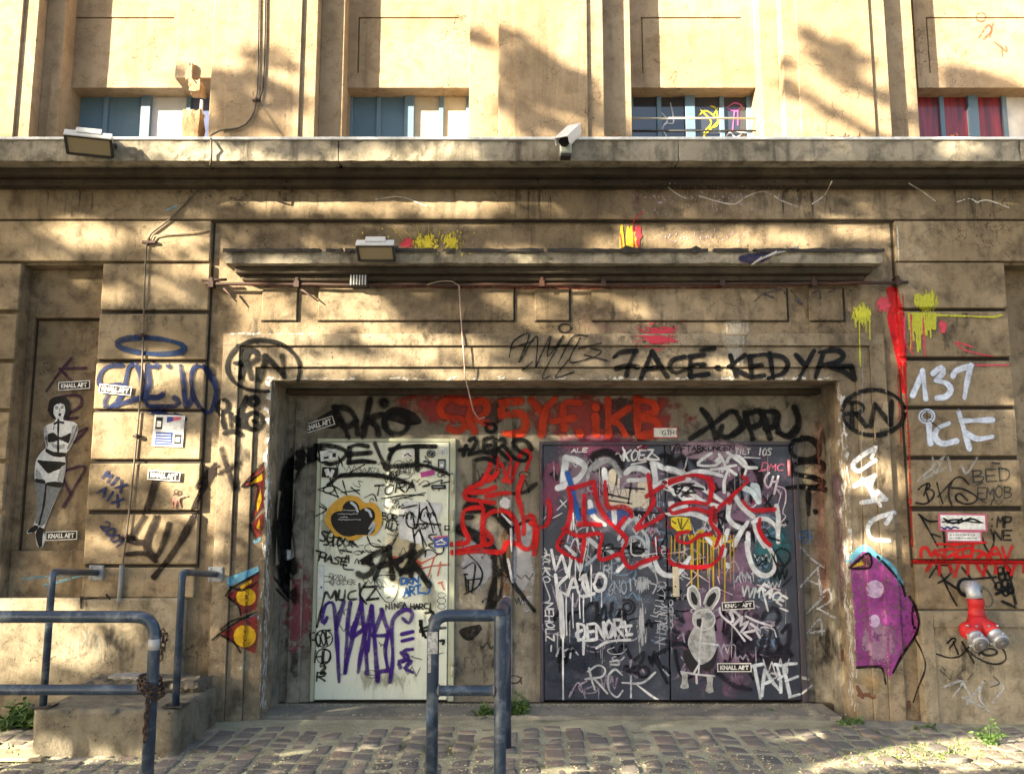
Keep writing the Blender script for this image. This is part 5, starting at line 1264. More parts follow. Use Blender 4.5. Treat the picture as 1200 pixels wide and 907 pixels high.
b = Brush(cI, 5); b.strokes([[(140, 770), (165, 900), (205, 800), (240, 920), (275, 790), (320, 905), (350, 760)], [(230, 745), (290, 800)]], 2.8, smooth=False); b.strokes([[(262, 560), (264, 660)], [(275, 540), (278, 640)]], 1.6)
b.ox, b.oy, b.sc = cK
b.strokes([[(140, 150), (160, 330)], [(210, 150), (150, 220), (205, 260)], [(205, 255), (235, 170), (262, 245)], [(215, 220), (255, 215)], [(270, 175), (300, 150), (285, 200), (310, 260), (270, 262)], [(300, 155), (320, 262)], [(285, 268), (345, 250)], [(345, 200), (370, 145), (405, 170), (395, 225), (360, 235), (342, 200)]], 3)
b.strokes([[(165, 250), (172, 340), (178, 480)]], 4.5)
for x, y0, y1, w in ((182, 330, 850, 1.6), (197, 250, 470, 1.4), (232, 250, 430, 1.4), (268, 240, 380, 1.2), (290, 255, 400, 1.2), (330, 100, 290, 1.3), (385, 230, 320, 1.2), (215, 60, 170, 1.3), (245, 70, 180, 1.2), (270, 90, 160, 1.2)): b.stroke([(x, y0), (x + rnd.uniform(-3, 3), (y0 + y1) / 2), (x + rnd.uniform(-3, 4), y1)], w)
b.done(G, sp((.74, .76, .80), .3, .15), L_, 'dripping white tag reading KASIO')
b = Brush(cI, 5); b.text('KOEZ', 590, 208, 180, 62, 1.9, .2, 0, .06); b.strokes([[(585, 130), (620, 215)], [(680, 128), (700, 118)], [(640, 235), (730, 218)], [(720, 195), (812, 205), (770, 165)]], 1.8); b.text('ALE', 265, 160, 95, 25, 1.2, .2, 0, .1); b.done(G, mk((.72, .74, .78)), L_, 'thin white tag reading KOEZ')
b = Brush(layer=3); b.patch(778, 514, 884, 540); b.done('paint_wash', splat((.36, .25, .32), .30, .5, 8, .85), L_, 'pinkish wash behind the black marker line')
b = Brush(cV, 5); b.text('LIFTARKUNGEN', 40, 68, 560, 46, 1.25, .1, -1, .02, .3); b.done(G, mk(BLACK), L_, 'black marker line reading LIFTARKUNGEN')
b = Brush(cV, 5); b.text('TILT', 610, 90, 130, 45, 1.1, .2, 0, .06); b.text('IOS', 810, 98, 115, 60, 1.5, .2, 0, .05); b.stroke([(690, 118), (830, 126)], 1.4); b.done(G, mk((.66, .68, .72), .35), L_, 'thin white lettering at the top right of the right leaf')
b = Brush(cV, 5); b.text('DMC', 840, 225, 190, 60, 1.3, .2, 3, .1); b.stroke([(820, 240), (880, 232)], 1.3); b.done(G, mk((.50, .14, .22), .3), L_, 'thin pink tag on the right leaf')
b = Brush(cV, 5); b.strokes([[(910, 255), (880, 290), (872, 340), (900, 385), (918, 370)], [(945, 290), (920, 370)], [(990, 285), (955, 440)], [(930, 335), (985, 330)]], 2.2); b.strokes([[(980, 370), (1050, 400), (1055, 500), (1030, 600), (1055, 640), (1010, 700), (1060, 715)], [(975, 400), (1010, 440), (990, 530)]], 1.2); b.done(G, mk((.68, .60, .70), .2), L_, 'pale pink letters CH with a squiggle below')
b = Brush(cV, 6); b.strokes([[(860, 460), (930, 560)], [(935, 450), (870, 550)], [(80, 390), (100, 440), (150, 380)], [(140, 460), (240, 380)], [(180, 430), (260, 430)], [(90, 380), (250, 350)], [(250, 380), (330, 400)], [(460, 620), (520, 590), (490, 720), (460, 650)], [(470, 640), (530, 680)], [(900, 820), (1000, 850)], [(350, 350), (360, 400)], [(440, 350), (460, 400)]], 2.4); b.ox, b.oy, b.sc = cL; b.ring((700, 60), 45, 48, 1.5); b.ring((580, 80), 30, 28, 1.4); b.strokes([[(650, 20), (720, 120)], [(690, 150), (740, 70)], [(700, 225), (755, 170)], [(640, 40), (690, 160)], [(560, 110), (620, 60)]], 1.5); b.done(G, mk(INK), L_, 'small black scribbles on the right leaf')
b = Brush(cV, 5); b.fill([(45, 650), (95, 640), (210, 650), (232, 760), (180, 765), (100, 765), (50, 720)], False); b.done('paint_patch', splat((.66, .52, .01), .26, .34, 30), L_, 'yellow paint block on the right leaf')
b = Brush(cV, 6); b.strokes([[(110, 660), (130, 740)], [(140, 660), (140, 750), (200, 660)], [(60, 680), (90, 700)]], 1.6); b.done(G, mk((.10, .09, .02)), L_)
b = Brush(cV, 5); b.strokes([[(200, 800), (230, 860), (260, 800)], [(280, 780), (330, 760), (300, 820)], [(330, 820), (450, 830)], [(300, 850), (420, 870), (440, 830)], [(550, 860), (600, 850), (620, 900)]], 2.2); b.ox, b.oy, b.sc = cL
for x, y1 in ((80, 60), (100, 45), (122, 90), (150, 70), (193, 225), (200, 140), (228, 240), (240, 90), (258, 120), (283, 180), (300, 130), (316, 225), (345, 175), (362, 120), (379, 305), (410, 190), (428, 140)): b.stroke([(x, -60), (x + rnd.uniform(-2, 2), y1 * .5 - 20), (x + rnd.uniform(-3, 3), y1)], 1.3 + (.8 if y1 > 200 else 0), taper=.3)
b.done('paint_drip', mk((.58, .40, .02), .15), L_, 'yellow drips running down the right leaf')
b = Brush(cL, 5); b.strokes([[(70, 60), (170, 160)], [(130, 90), (290, 200)], [(165, 220), (230, 150)], [(340, 170), (350, 210)], [(60, 40), (150, 30)], [(350, 240), (420, 270)], [(560, 215), (690, 245)]], 1.3); b.done(G, mk((.60, .46, .56), .3), L_, 'thin pink strokes below the yellow block')
# lower tags
b = Brush(cK, 3); b.strokes([[(290, 340), (330, 300), (360, 320), (350, 400)], [(360, 300), (370, 390), (400, 310), (410, 390)], [(440, 300), (430, 370)], [(460, 380), (500, 330), (510, 390)]], 3.4); b.ring((520, 322), 22, 22, 2.2); b.ring((518, 322), 42, 40, 2.4, -120, 160); b.strokes([[(355, 570), (360, 530), (430, 500), (530, 495)], [(440, 530), (470, 580), (500, 520), (540, 590)], [(520, 660), (590, 620), (610, 560), (560, 600)], [(520, 660), (560, 670)]], 3.6); b.ring((605, 665), 30, 28, 3.2); b.done(G, sp((.012, .012, .018), .5, .25), L_, 'soft black lettering on the lower left leaf')
b = Brush(cK, 5); b.text('DENOR', 262, 498, 235, 85, 3, .1, -6, .05); b.strokes([[(505, 400), (520, 470)], [(495, 425), (540, 420)], [(515, 470), (545, 465)], [(300, 500), (262, 490), (250, 460), (280, 445)], [(358, 538), (400, 512), (450, 500), (535, 495)], [(290, 480), (288, 570)]], 2.8); b.done(G, sp((.72, .74, .78), .3, .2), L_, 'white tag reading DENOR with an underline')
b = Brush(cK, 4); b.strokes([[(318, 645), (330, 700), (348, 758)], [(312, 662), (365, 630), (402, 650), (385, 690), (298, 702)], [(340, 695), (415, 778)], [(492, 680), (455, 652), (420, 690), (425, 760), (465, 798), (495, 765)], [(540, 690), (540, 800)], [(668, 668), (600, 722), (495, 722)], [(575, 735), (640, 785), (705, 828)], [(430, 610), (470, 605), (475, 625), (435, 625)]], 2.1); b.done(G, sp((.56, .58, .62), .35, .35), L_, 'chalky white letters RCK on the lower left leaf')
b = Brush(cK, 4); b.text('6NOIYD', 420, 262, 210, 62, 1.5, .25, -12, .1); b.text('RU', 395, 140, 70, 40, 1.5, .2, 0, .1); b.done(G, mk((.42, .47, .54), .4, .85), L_, 'blue grey marker lettering on the left leaf')
b = Brush(cK, 4); b.text('VUKO', 75, 40, 150, 38, 1.4, .1, 90, .08); b.text('NEHOLZ', 85, 300, 200, 42, 1.4, .1, 88, .08); b.strokes([[(80, 190), (110, 280), (75, 300)], [(118, 525), (116, 555)], [(80, 110), (100, 145)], [(75, 30), (110, 50)]], 1.5)
b.ox, b.oy, b.sc = cI; b.strokes([[(95, 760), (110, 790), (85, 835)], [(80, 815), (105, 800)], [(175, 520), (235, 460)], [(195, 460), (230, 500)], [(205, 540), (150, 570)], [(90, 580), (105, 560)], [(640, 700), (650, 800), (800, 790)], [(790, 690), (800, 830)]], 1.3)
b.done(G, mk((.66, .68, .72), .3), L_, 'thin white vertical writing at the left edge of the dark door')
b = Brush(cK, 4); b.text('OKTIIS', 690, 185, 170, 40, 1.3, .1, 100, .1); b.text('XNTVO', 705, 300, 160, 45, 1.2, .1, 98, .12); b.text('OGGO', 740, 280, 150, 22, 1.3, .1, 90, .1); b.text('SIN', 680, 410, 100, 55, 1.3, .1, 95, .1); b.text('ALDY', 700, 0, 75, 30, 1.3, .1, 80, .1); b.done(G, mk((.55, .58, .63), .45, .8), L_, 'thin pale vertical writing beside the central joint')
b = Brush(cK, 3); b.patch(555, 220, 640, 620); b.patch(540, 150, 660, 260); b.done('paint_wash', splat((.52, .54, .57), .50, .66, 26, .75, (2.6, 2.6, .35)), L_, 'whitish drips near the centre of the dark door')
b = Brush(cK, 4); b.strokes([[(732, 722), (695, 650), (668, 590), (730, 540), (790, 515), (862, 530)], [(728, 545), (715, 560)], [(775, 550), (790, 640), (820, 700), (862, 690)]], 3.2); b.done(G, sp((.012, .015, .025), .35, .15), L_, 'black angular tag across the central joint')
b = Brush(cK, 3); b.ring((770, 470), 18, 18, 6); b.done('paint_smear', sp((.02, .02, .03), .7, .3, .8), L_)
b = Brush(cL, 2); b.strokes([[(580, 420), (610, 370), (660, 350), (685, 400), (640, 450)], [(640, 440), (610, 640)], [(600, 500), (570, 620)], [(660, 460), (690, 600)], [(700, 480), (740, 440), (730, 560), (690, 560)], [(545, 390), (560, 395)], [(100, 380), (150, 420)], [(400, 440), (380, 490)], [(330, 700), (420, 770), (520, 800)], [(60, 530), (150, 540), (180, 480)], [(720, 560), (750, 610)], [(450, 600), (600, 660)]], 5); b.patch(360, 400, 580, 620); b.patch(570, 560, 770, 700); b.done(G, sp((.02, .017, .028), .65, .3, .9), L_, 'soft black clouds and lettering on the right leaf')
b = Brush(cL, 4); b.strokes([[(440 + 18 * i, 200 - (i % 3) * 22), (455 + 16 * i, 165 - (i % 2) * 20), (470 + 14 * i, 205 - (i % 4) * 10)] for i in range(6)], 1.3); b.text('VVM', 470, 290, 100, 60, 1.9, .2, 0, .12); b.done(G, mk((.50, .56, .62), .35), L_, 'dense pale blue scribble above the small sticker')
b = Brush(cL, 5); b.text('FACE', 570, 250, 150, 52, 2.4, .1, 32, .06); b.strokes([[(590, 240), (620, 360)], [(690, 345), (730, 362)]], 1.8); b.done(G, sp((.70, .72, .76), .3, .2), L_, 'slanting white tag reading FACE')
b = Brush(cL, 5); b.text('SMZ', 372, 405, 190, 70, 2.8, .1, 36, .05); b.strokes([[(350, 345), (360, 385), (430, 450), (490, 528)], [(495, 390), (560, 420), (640, 445)], [(555, 470), (575, 510)]], 2); b.done(G, sp((.68, .66, .72), .3, .25), L_, 'slanting white tag reading SMZ')
b = Brush(cL, 5)
b.strokes([[(525, 672), (592, 658)], [(545, 672), (562, 760), (578, 850)], [(585, 835), (602, 690)], [(604, 690), (640, 750), (688, 808)], [(590, 772), (645, 750)], [(672, 668), (690, 740), (692, 815)], [(660, 660), (715, 672), (725, 705), (680, 742)], [(778, 655), (712, 668), (725, 750), (745, 840)], [(722, 752), (785, 728)], [(742, 842), (795, 828)]], 3.4)
b.done(G, sp((.62, .67, .74), .4, .3), L_, 'chalky white tag reading TAPE at the foot of the right leaf')
b = Brush(cQ, 5); b.strokes([[(0, 525), (25, 530)], [(0, 585), (38, 555)]], 2); b.done('paint_smear', sp((.6, .6, .6), .4, .4), L_)

# ---- old worn scrawls filling the gaps: loops and zigzags without letters
def squiggle(b, x, y, w, h, sw, r_):
    kind = r_.randrange(4); pts = []; n = r_.randrange(5, 10)
    for i in range(n):
        t = i / (n - 1)
        if kind == 0: pts.append((x + w * t, y + h * (.5 if i % 2 else -.5) * r_.uniform(.5, 1)))
        elif kind == 1: pts.append((x + w * t + w * .12 * math.cos(i * 2.4), y + h * .5 * math.sin(i * 2.4)))
        elif kind == 2: pts.append((x + w * t * .6 + r_.gauss(0, w * .12), y + r_.gauss(0, h * .35)))
        else: pts.append((x + w * .5 * math.cos(i * 1.1), y + h * .5 * math.sin(i * 1.1) + h * .08 * i))
    b.stroke(pts, sw, smooth=kind != 0)
r2 = random.Random(9)
for parent_, colr, n, x0, y0, x1, y1, s0, s1, sw, lab in (
    (L_, (.60, .60, .66), 46, 642, 530, 925, 800, 10, 34, 1.3, 'thin worn white squiggles over the dark door'),
    (L_, (.36, .30, .40), 40, 642, 530, 925, 810, 10, 40, 1.6, 'faded mauve squiggles over the dark door'),
    (L_, (.006, .006, .009), 44, 642, 530, 925, 800, 12, 40, 2.4, 'worn black squiggles over the dark door'),
    (L_, (.30, .02, .05), 22, 642, 522, 925, 680, 8, 26, 1.7, 'thin crimson squiggles over the dark door'),
    (L_, (.16, .24, .36), 18, 650, 560, 925, 760, 12, 34, 2.2, 'dull blue squiggles over the dark door'),
    (D, (.012, .012, .012), 40, 378, 535, 520, 690, 6, 20, 1.0, 'tiny black pen squiggles on the pale door'),
    (D, (.22, .22, .20), 34, 376, 530, 520, 800, 6, 22, 1.0, 'faint grey pen squiggles on the pale door'),
    (infill, (.05, .045, .04), 16, 536, 540, 630, 800, 8, 24, 1.4, 'thin dark squiggles between the doors')):
    b = Brush(layer=1)
    for _ in range(n):
        w_ = r2.uniform(s0, s1); squiggle(b, r2.uniform(x0, x1 - w_), r2.uniform(y0, y1), w_, w_ * r2.uniform(.35, .9), sw * r2.uniform(.7, 1.4), r2)
    b.done('graffiti_scribble', sp(colr, .35, .5, .85), parent_, lab)
b = Brush(layer=1)
for _ in range(60):
    x = r2.uniform(640, 930); y = r2.uniform(530, 780); b.stroke([(x, y), (x + r2.uniform(-1, 1), y + r2.uniform(8, 46))], r2.uniform(.7, 1.4), taper=.4)
b.done('paint_drip', sp((.50, .50, .55), .4, .5, .8), L_, 'thin pale drips over the dark door')
b = Brush(layer=1)
for x0, y0, x1, y1 in ((640, 720, 780, 822), (790, 700, 934, 822), (650, 600, 780, 700)): b.patch(x0, y0, x1, y1)
b.done('scuff_mark', splat((.24, .25, .28), .56, .66, 14, .6, (1.5, 1.5, .6), .4), L_, 'light scuffs on the dark door')

# ---- writing on the window panes
for sc_, wname in ((1, 0),):
    b = Brush((760, 0, 2.727), 2)
    b.strokes([[(165, 350), (200, 390), (180, 420), (178, 440)], [(160, 370), (185, 355), (225, 385)], [(200, 340), (215, 350), (220, 400), (190, 410)], [(222, 345), (210, 365)], [(182, 430), (230, 380)]], 1.6)
    yw = b.bm; W3 = [o for o in bpy.data.objects if o.name.startswith('window') and o.type == 'EMPTY']
    win3 = min(W3, key=lambda o: abs(o.location.x - PX(811, 110, YW)))
    b.done(G, mk((.70, .60, .05), .1), win3, 'yellow scribble on the window pane')
    b = Brush((760, 0, 2.727), 2); b.strokes([[(250, 345), (275, 330), (298, 340), (280, 355), (255, 350)], [(275, 350), (268, 420)], [(285, 350), (285, 400)]], 1.5); b.done(G, mk((.55, .12, .38), .1), win3, 'pink scribble on the window pane')
    b = Brush((760, 0, 2.727), 2); b.strokes([[(40, 360), (60, 385), (45, 410), (60, 440)], [(70, 330), (80, 390), (60, 395)], [(245, 440), (260, 425), (280, 440), (300, 425)], [(280, 420), (332, 430)]], 1.4); b.done(G, mk((.62, .64, .70), .1), win3, 'white scribble on the window pane')
b = Brush((760, 0, 2.727), 2); b.ring((1062, 55), 16, 14, 1.6); b.strokes([[(1055, 120), (1085, 80), (1095, 100), (1070, 125)], [(1100, 75), (1090, 118)], [(1105, 135), (1125, 150), (1140, 165)], [(1128, 150), (1130, 180)], [(1142, 150), (1145, 165)]], 2); b.done('faded_tag', sp((.50, .10, .06), .5, .5, .75), bld, 'faded red scrawl on the right upper spandrel')

# ================================================================== paper, stickers and signs
def ppm(p): return FPX / ((p.y) * CT + (p.z - EYE) * ST)
white_p = plain('white_paper', (.80, .80, .77), .6, 0, .4, 22)
black_p = plain('black_paper', (.012, .012, .013), .5, 0, .3, 40)
def card(bm, px, py, w, h, rot=0.0, lift=.004, mi=0, dx=0.0, dy=0.0, th=.0012):
    """thin rectangle stuck flat on the wall: centre and size in photograph pixels"""
    p = hit(px, py, .001); s = 1 / ppm(p); c, sn = math.cos(R(rot)), math.sin(R(rot))
    y = p.y - lift; front, back = [], []
    for u, v in ((-1, -1), (1, -1), (1, 1), (-1, 1)):
        a, b = (u * w / 2 + dx) * s, (v * h / 2 + dy) * s
        x, z = p.x + a * c - b * sn, p.z + a * sn + b * c
        front.append(bm.verts.new((x, y, z))); back.append(bm.verts.new((x, y + th, z)))
    f = bm.faces.new(front); f.material_index = mi
    for i in range(4):
        g = bm.faces.new((front[(i + 1) % 4], front[i], back[i], back[(i + 1) % 4])); g.material_index = mi
    return p, s
def lettering(name, txt, px, py, w, h, rot, lift, mat, parent, bold=.012):
    cu = bpy.data.curves.new('text', 'FONT'); cu.body = txt; cu.offset = bold; cu.align_x = 'LEFT'
    to = bpy.data.objects.new('text', cu); COL.objects.link(to)
    dg = bpy.context.evaluated_depsgraph_get(); me = bpy.data.meshes.new_from_object(to.evaluated_get(dg))
    bpy.data.objects.remove(to); xs = [v.co.x for v in me.vertices]; ys = [v.co.y for v in me.vertices]
    x0, x1, y0, y1 = min(xs), max(xs), min(ys), max(ys)
    p = hit(px, py, .001); s = 1 / ppm(p); c, sn = math.cos(R(rot)), math.sin(R(rot))
    for v in me.vertices:
        a, b = ((v.co.x - x0) / (x1 - x0) - .5) * w * s, ((v.co.y - y0) / (y1 - y0) - .5) * h * s
        v.co = (p.x + a * c - b * sn, p.y - lift, p.z + a * sn + b * c)
    return obj(name, me, mat, parent)
STK = 'black and white KNALL ART stickers'
for px, py, w, h, rot, lab in (
    (88, 452, 37, 10, 4, 'KNALL ART sticker in the niche above the pasted woman'),
    (136, 457, 38, 10.5, -6, 'KNALL ART sticker over the large blue tag on the left pier'),
    (193, 557.5, 38, 11, -4, 'KNALL ART sticker below the blue and white notice'),
    (73, 627.5, 37, 10.5, 2, 'KNALL ART sticker beside the shoes of the pasted woman'),
    (374, 498, 37, 11, 18, 'steeply tilted KNALL ART sticker on the lintel above the pale door'),
    (864.5, 709, 38, 9.5, 3, 'KNALL ART sticker with a scrawl beside the ears of the pasted rabbit'),
    (860, 781.5, 40, 10, 0, 'KNALL ART sticker by the feet of the pasted rabbit')):
    bm = bm_new(); card(bm, px, py, w, h, rot, .016); card(bm, px, py, w - 2.2, h - 2.2, rot, .0172, 1)
    o = obj('sticker', bm, [white_p, black_p]); tag(o, lab, 'sticker', STK)
    lettering('lettering', 'KNALL ART', px, py, w - 6.5, h - 5, rot, .0182, white_p, o, .055)
    if px == 864.5:
        b = Brush(cL, 13); b.ring((462, 325), 18, 10, 1.4); b.strokes([[(445, 340), (480, 340)], [(430, 335), (500, 300)]], 1.2); o2 = b.done('scrawl', mk(INK), o)
bm = bm_new(); card(bm, 779.5, 507, 29, 12.5, 0, .012, 1); card(bm, 779.5, 507, 27, 10.5, 0, .013, 0)
o = obj('sticker', bm, [white_p, plain('red_paper', (.5, .02, .02), .5)]); tag(o, 'white sticker with a red edge half covered by red lettering', 'sticker')
lettering('lettering', 'GTH1', 784, 507, 17, 6, 0, .014, black_p, o, .01)
# notice on the left pier
bm = bm_new(); blue_p = plain('blue_paper', (.012, .05, .26), .5); pink_p = plain('pink_paper', (.60, .10, .16), .5)
card(bm, 198, 505, 36, 37, -2, .010, 0); card(bm, 192.5, 514, 20, 15, -2, .0112, 1); card(bm, 201, 495, 10, 13, -2, .0112, 1); card(bm, 205.5, 497.5, 20, 8, 12, .0124, 0)
card(bm, 187, 496, 8, 14, -2, .0112, 3); card(bm, 208, 494, 9, 11, -2, .0112, 2); card(bm, 209, 515, 8, 11, -2, .0112, 3); card(bm, 187, 497, 5, 7, -2, .0122, 0); card(bm, 209, 515, 5, 6, -2, .0122, 0)
for i in range(4): card(bm, 192.5, 509.5 + i * 3.2, 17, .9, -2, .0122, 0)
tag(obj('notice', bm, [white_p, blue_p, pink_p, black_p]), 'blue and white printed notice on the left pier', 'notice')
# two signs on the right pier
bm = bm_new(); card(bm, 1127.5, 612, 57, 20.5, -1, .010, 1); card(bm, 1127.5, 612, 52, 16.5, -1, .0112, 0)
o = obj('sign', bm, [white_p, plain('pink_rim', (.50, .10, .17), .45)]); tag(o, 'white sign with a pink rim scribbled over in black', 'sign')
b = Brush(cO, 8); b.strokes([[(310, 570), (420, 550), (560, 570), (640, 575)], [(320, 540), (400, 580), (470, 540)], [(440, 580), (540, 535)], [(500, 560), (560, 545), (620, 570)], [(350, 575), (460, 572)]], 1.9); b.done('scribble', mk(INK), o)
b = Brush(cO, 8); b.strokes([[(300, 612), (330, 625), (350, 608), (380, 625), (400, 610), (440, 618)]], 1.9); b.done('scribble', mk((.01, .03, .15)), o)
bm = bm_new(); card(bm, 1129, 628.5, 42, 12.5, -1, .010, 1); card(bm, 1129, 628.5, 38, 9.5, -1, .0112, 0)
for r_, yy in enumerate((626.5, 630.5)):
    x = 1113
    while x < 1144:
        w = rnd.uniform(1.2, 3); card(bm, x, yy, w, 1.3, 0, .0122, 2); x += w + rnd.uniform(.9, 1.6)
tag(obj('sign', bm, [white_p, plain('pink_rim', (.50, .10, .17), .45), plain('grey_print', (.2, .2, .24), .5)]), 'small white sign with two lines of grey print', 'sign')
bm = bm_new(); card(bm, 339, 650, 11, 12, 0, .02, 0, th=.014); card(bm, 339, 650, 7.5, 8.5, 0, .0215, 1)
tag(obj('switch_plate', bm, [plain('grey_plastic', (.32, .35, .38), .4), plain('pale_plastic', (.5, .54, .56), .4)]), 'small grey plastic switch plate inside the black arc', 'switch')
# small stickers on the pale door
teal_p = plain('teal_paper', (.05, .18, .2), .5); grey_p = plain('grey_paper', (.30, .34, .36), .5)
def sticker(parts, label, mats=None):
    b_ = bm_new()
    for i, (px, py, w, h, rot, mi) in enumerate(parts): card(b_, px, py, w, h, rot, .012 + .0011 * i, mi)
    return tag(obj('sticker', b_, mats or [white_p, black_p, grey_p, teal_p]), label, 'sticker', 'small stickers on the pale door')
ccx = lambda x, y: (340 + x / 5.04, 460 + y / 5.04)
sticker([(*ccx(230, 370), 20, 12, 8, 0), (*ccx(215, 385), 6, 2.4, 10, 1), (*ccx(262, 370), 4, 5, 0, 1), (*ccx(240, 350), 5, 1.6, 0, 2)], 'torn white sticker under the first letter of the upper black tag')
sticker([(*ccx(237, 472), 19, 12, -3, 1), (*ccx(222, 470), 5, 8, 20, 0), (*ccx(248, 478), 4, 9, -20, 0)], 'black and white sticker at the upper left of the pale door')
sticker([(*ccx(695, 362), 16, 9, 0, 0), (*ccx(680, 370), 3, 1.4, 30, 1), (*ccx(695, 362), 3, 1.4, 0, 1), (*ccx(708, 372), 4, 1.4, -30, 1)], 'white sticker between the last letters of the upper black tag')
sticker([(*ccx(903, 350), 8, 9, 0, 0), (*ccx(903, 345), 4, 1.2, 10, 2), (*ccx(900, 355), 1.2, 5, 0, 2), (*ccx(907, 358), 4, 1.2, -20, 2)], 'white sticker with a grey drawing at the upper right corner')
sticker([(*ccx(896, 425), 9, 12.5, 0, 1), (*ccx(896, 425), 6.5, 9, 0, 2), (*ccx(896, 430), 3.5, 3.5, 0, 0)], 'dark portrait shaped sticker at the upper right of the pale door')
sticker([(*ccx(878, 557), 17, 5, 0, 1), (*ccx(876, 557), 12, 1.2, 0, 2)], 'narrow black sticker strip near the right door edge')
sticker([(460 + 482 / 7.56, 560 + 442 / 7.56, 6, 6, 0, 1), (460 + 482 / 7.56, 560 + 440 / 7.56, 3, 3, 45, 0)], 'tiny square black sticker near the hinge')
sticker([(460 + 430 / 7.56, 560 + 565 / 7.56, 17, 12.5, 6, 1), (460 + 425 / 7.56, 560 + 520 / 7.56, 15, 1.8, 6, 2), (460 + 415 / 7.56, 560 + 555 / 7.56, 9, 1.3, 25, 0), (460 + 450 / 7.56, 560 + 560 / 7.56, 9, 1.3, -25, 0), (460 + 430 / 7.56, 560 + 585 / 7.56, 10, 1.2, 5, 0)], 'blue sticker with a pink edge at the lower right of the white overpaint', [white_p, plain('navy_paper', (.04, .08, .34), .5), pink_p])
sticker([(*ccx(812, 478), 16, 6, 12, 0), (*ccx(810, 480), 11, 3, -10, 0)], 'magenta paper scrap on the upper right of the pale door', [plain('magenta_paper', (.42, .03, .26), .5)])
b_ = Brush(cD, 8); b_.fill([(832 + 27 * math.cos(t * .45), 360 + 25 * math.sin(t * .45)) for t in range(14)]); o = b_.done('sticker', plain('black_paper', (.012, .012, .013))); tag(o, 'round black sticker right of the upper black tag', 'sticker', 'small stickers on the pale door')
b_ = Brush(cD, 9); b_.ring((832, 358), 19, 17, .8); b_.stroke([(820, 372), (842, 345)], .9); b_.done('emblem', mk((.5, .5, .5)), o)

# flower shaped paper on the pale door
flo = [(208, 770), (215, 705), (262, 645), (330, 608), (400, 614), (440, 652), (492, 648), (530, 690), (545, 760), (522, 815), (485, 845), (430, 842), (400, 868), (350, 872), (310, 850), (270, 852), (238, 805)]
b = Brush(cD, 6); b.fill(flo); fl = b.done('paper_cutout', plain('orange_paper', (.62, .33, .02), .55, 0, .25, 30)); tag(fl, 'orange edged black flower cutout pasted on the pale door', 'paper cutout')
b = Brush(cD, 7); b.fill([(240, 752), (248, 718), (280, 700), (308, 702), (312, 668), (340, 640), (380, 640), (405, 665), (412, 695), (440, 678), (478, 682), (500, 710), (500, 745), (482, 765), (502, 790), (495, 822), (465, 840), (432, 842), (400, 838), (350, 850), (300, 838), (258, 800)]); b.done('black_shape', black_p, fl)
b = Brush(cD, 8); b.strokes([[(362, 650), (385, 668), (398, 700)], [(448, 690), (468, 700), (478, 728)], [(495, 770), (492, 800), (468, 832)], [(488, 775), (470, 800)]], 3.4, taper=.5); b.done('highlight', mk((.62, .66, .72), .1), fl)
b = Brush(cD, 8)
for yy, x0, x1 in ((695, 315, 375), (716, 282, 395), (735, 295, 340), (750, 285, 410)):
    x = x0
    while x < x1: w = rnd.uniform(5, 14); b.strokes([[(x, yy + rnd.uniform(-3, 3)), (x + w * .5, yy + rnd.uniform(-4, 4)), (x + w, yy)]], .9); x += w + 5
b.done('chalk_marks', mk((.45, .45, .45), .3), fl)

# woman pasted in the niche: a flat black and white print
b = Brush(cA2, 6)
b.fill([(185, 175), (212, 190), (216, 225), (205, 262), (205, 275), (250, 280), (270, 300), (268, 330), (250, 370), (228, 408), (212, 425), (216, 470), (210, 520), (190, 585), (160, 650), (128, 730), (118, 760), (125, 800), (110, 838), (92, 836), (82, 800), (80, 770), (45, 778), (42, 765), (75, 735), (88, 640), (80, 560), (78, 500), (85, 450), (108, 415), (128, 395), (125, 365), (118, 320), (128, 298), (165, 282), (175, 265), (160, 245), (155, 205)])
wo = b.done('paper_cutout', plain('newsprint', (.74, .76, .78), .6, 0, .25, 60)); tag(wo, 'black and white paper print of a woman in stockings pasted in the niche', 'paper cutout')
b = Brush(cA2, 7); b.fill([(140, 215), (150, 180), (185, 167), (222, 180), (234, 215), (230, 255), (212, 275), (214, 240), (208, 205), (180, 200), (165, 210), (162, 245), (172, 270), (158, 268), (145, 250)]); b.done('hair', black_p, wo)
b = Brush(cA2, 7); b.fill([(122, 345), (160, 328), (180, 345), (205, 345), (245, 328), (255, 360), (225, 375), (190, 360), (160, 372), (130, 370)]); b.fill([(88, 450), (130, 455), (214, 460), (200, 485), (160, 500), (138, 510), (110, 480)])
b.fill([(128, 398), (165, 415), (216, 418), (214, 436), (165, 435), (124, 412)]); b.strokes([[(183, 272), (182, 345), (182, 420)], [(165, 290), (182, 282), (205, 285)]], 1.2); b.done('clothes', black_p, wo)
b = Brush(cA2, 7); b.fill([(118, 322), (128, 300), (136, 340), (132, 390), (122, 365)]); b.fill([(246, 300), (270, 300), (262, 345), (240, 385), (222, 405), (236, 350)]); b.fill([(150, 375), (185, 385), (212, 378), (210, 400), (165, 398)]); b.fill([(84, 490), (100, 500), (110, 535), (84, 530)]); b.fill([(196, 480), (214, 470), (204, 540), (178, 545)]); b.done('print_shading', plain('pale_print_fill', (.42, .43, .45), .6, 0, .5, 60), wo)
b = Brush(cA2, 7); b.fill([(80, 535), (125, 545), (124, 640), (98, 715), (90, 735), (80, 730), (88, 640)]); b.fill([(130, 550), (200, 550), (188, 590), (155, 655), (125, 730), (100, 740), (110, 660), (125, 600)]); b.done('stockings', plain('grey_print_fill', (.20, .22, .24), .6, 0, .4, 60), wo)
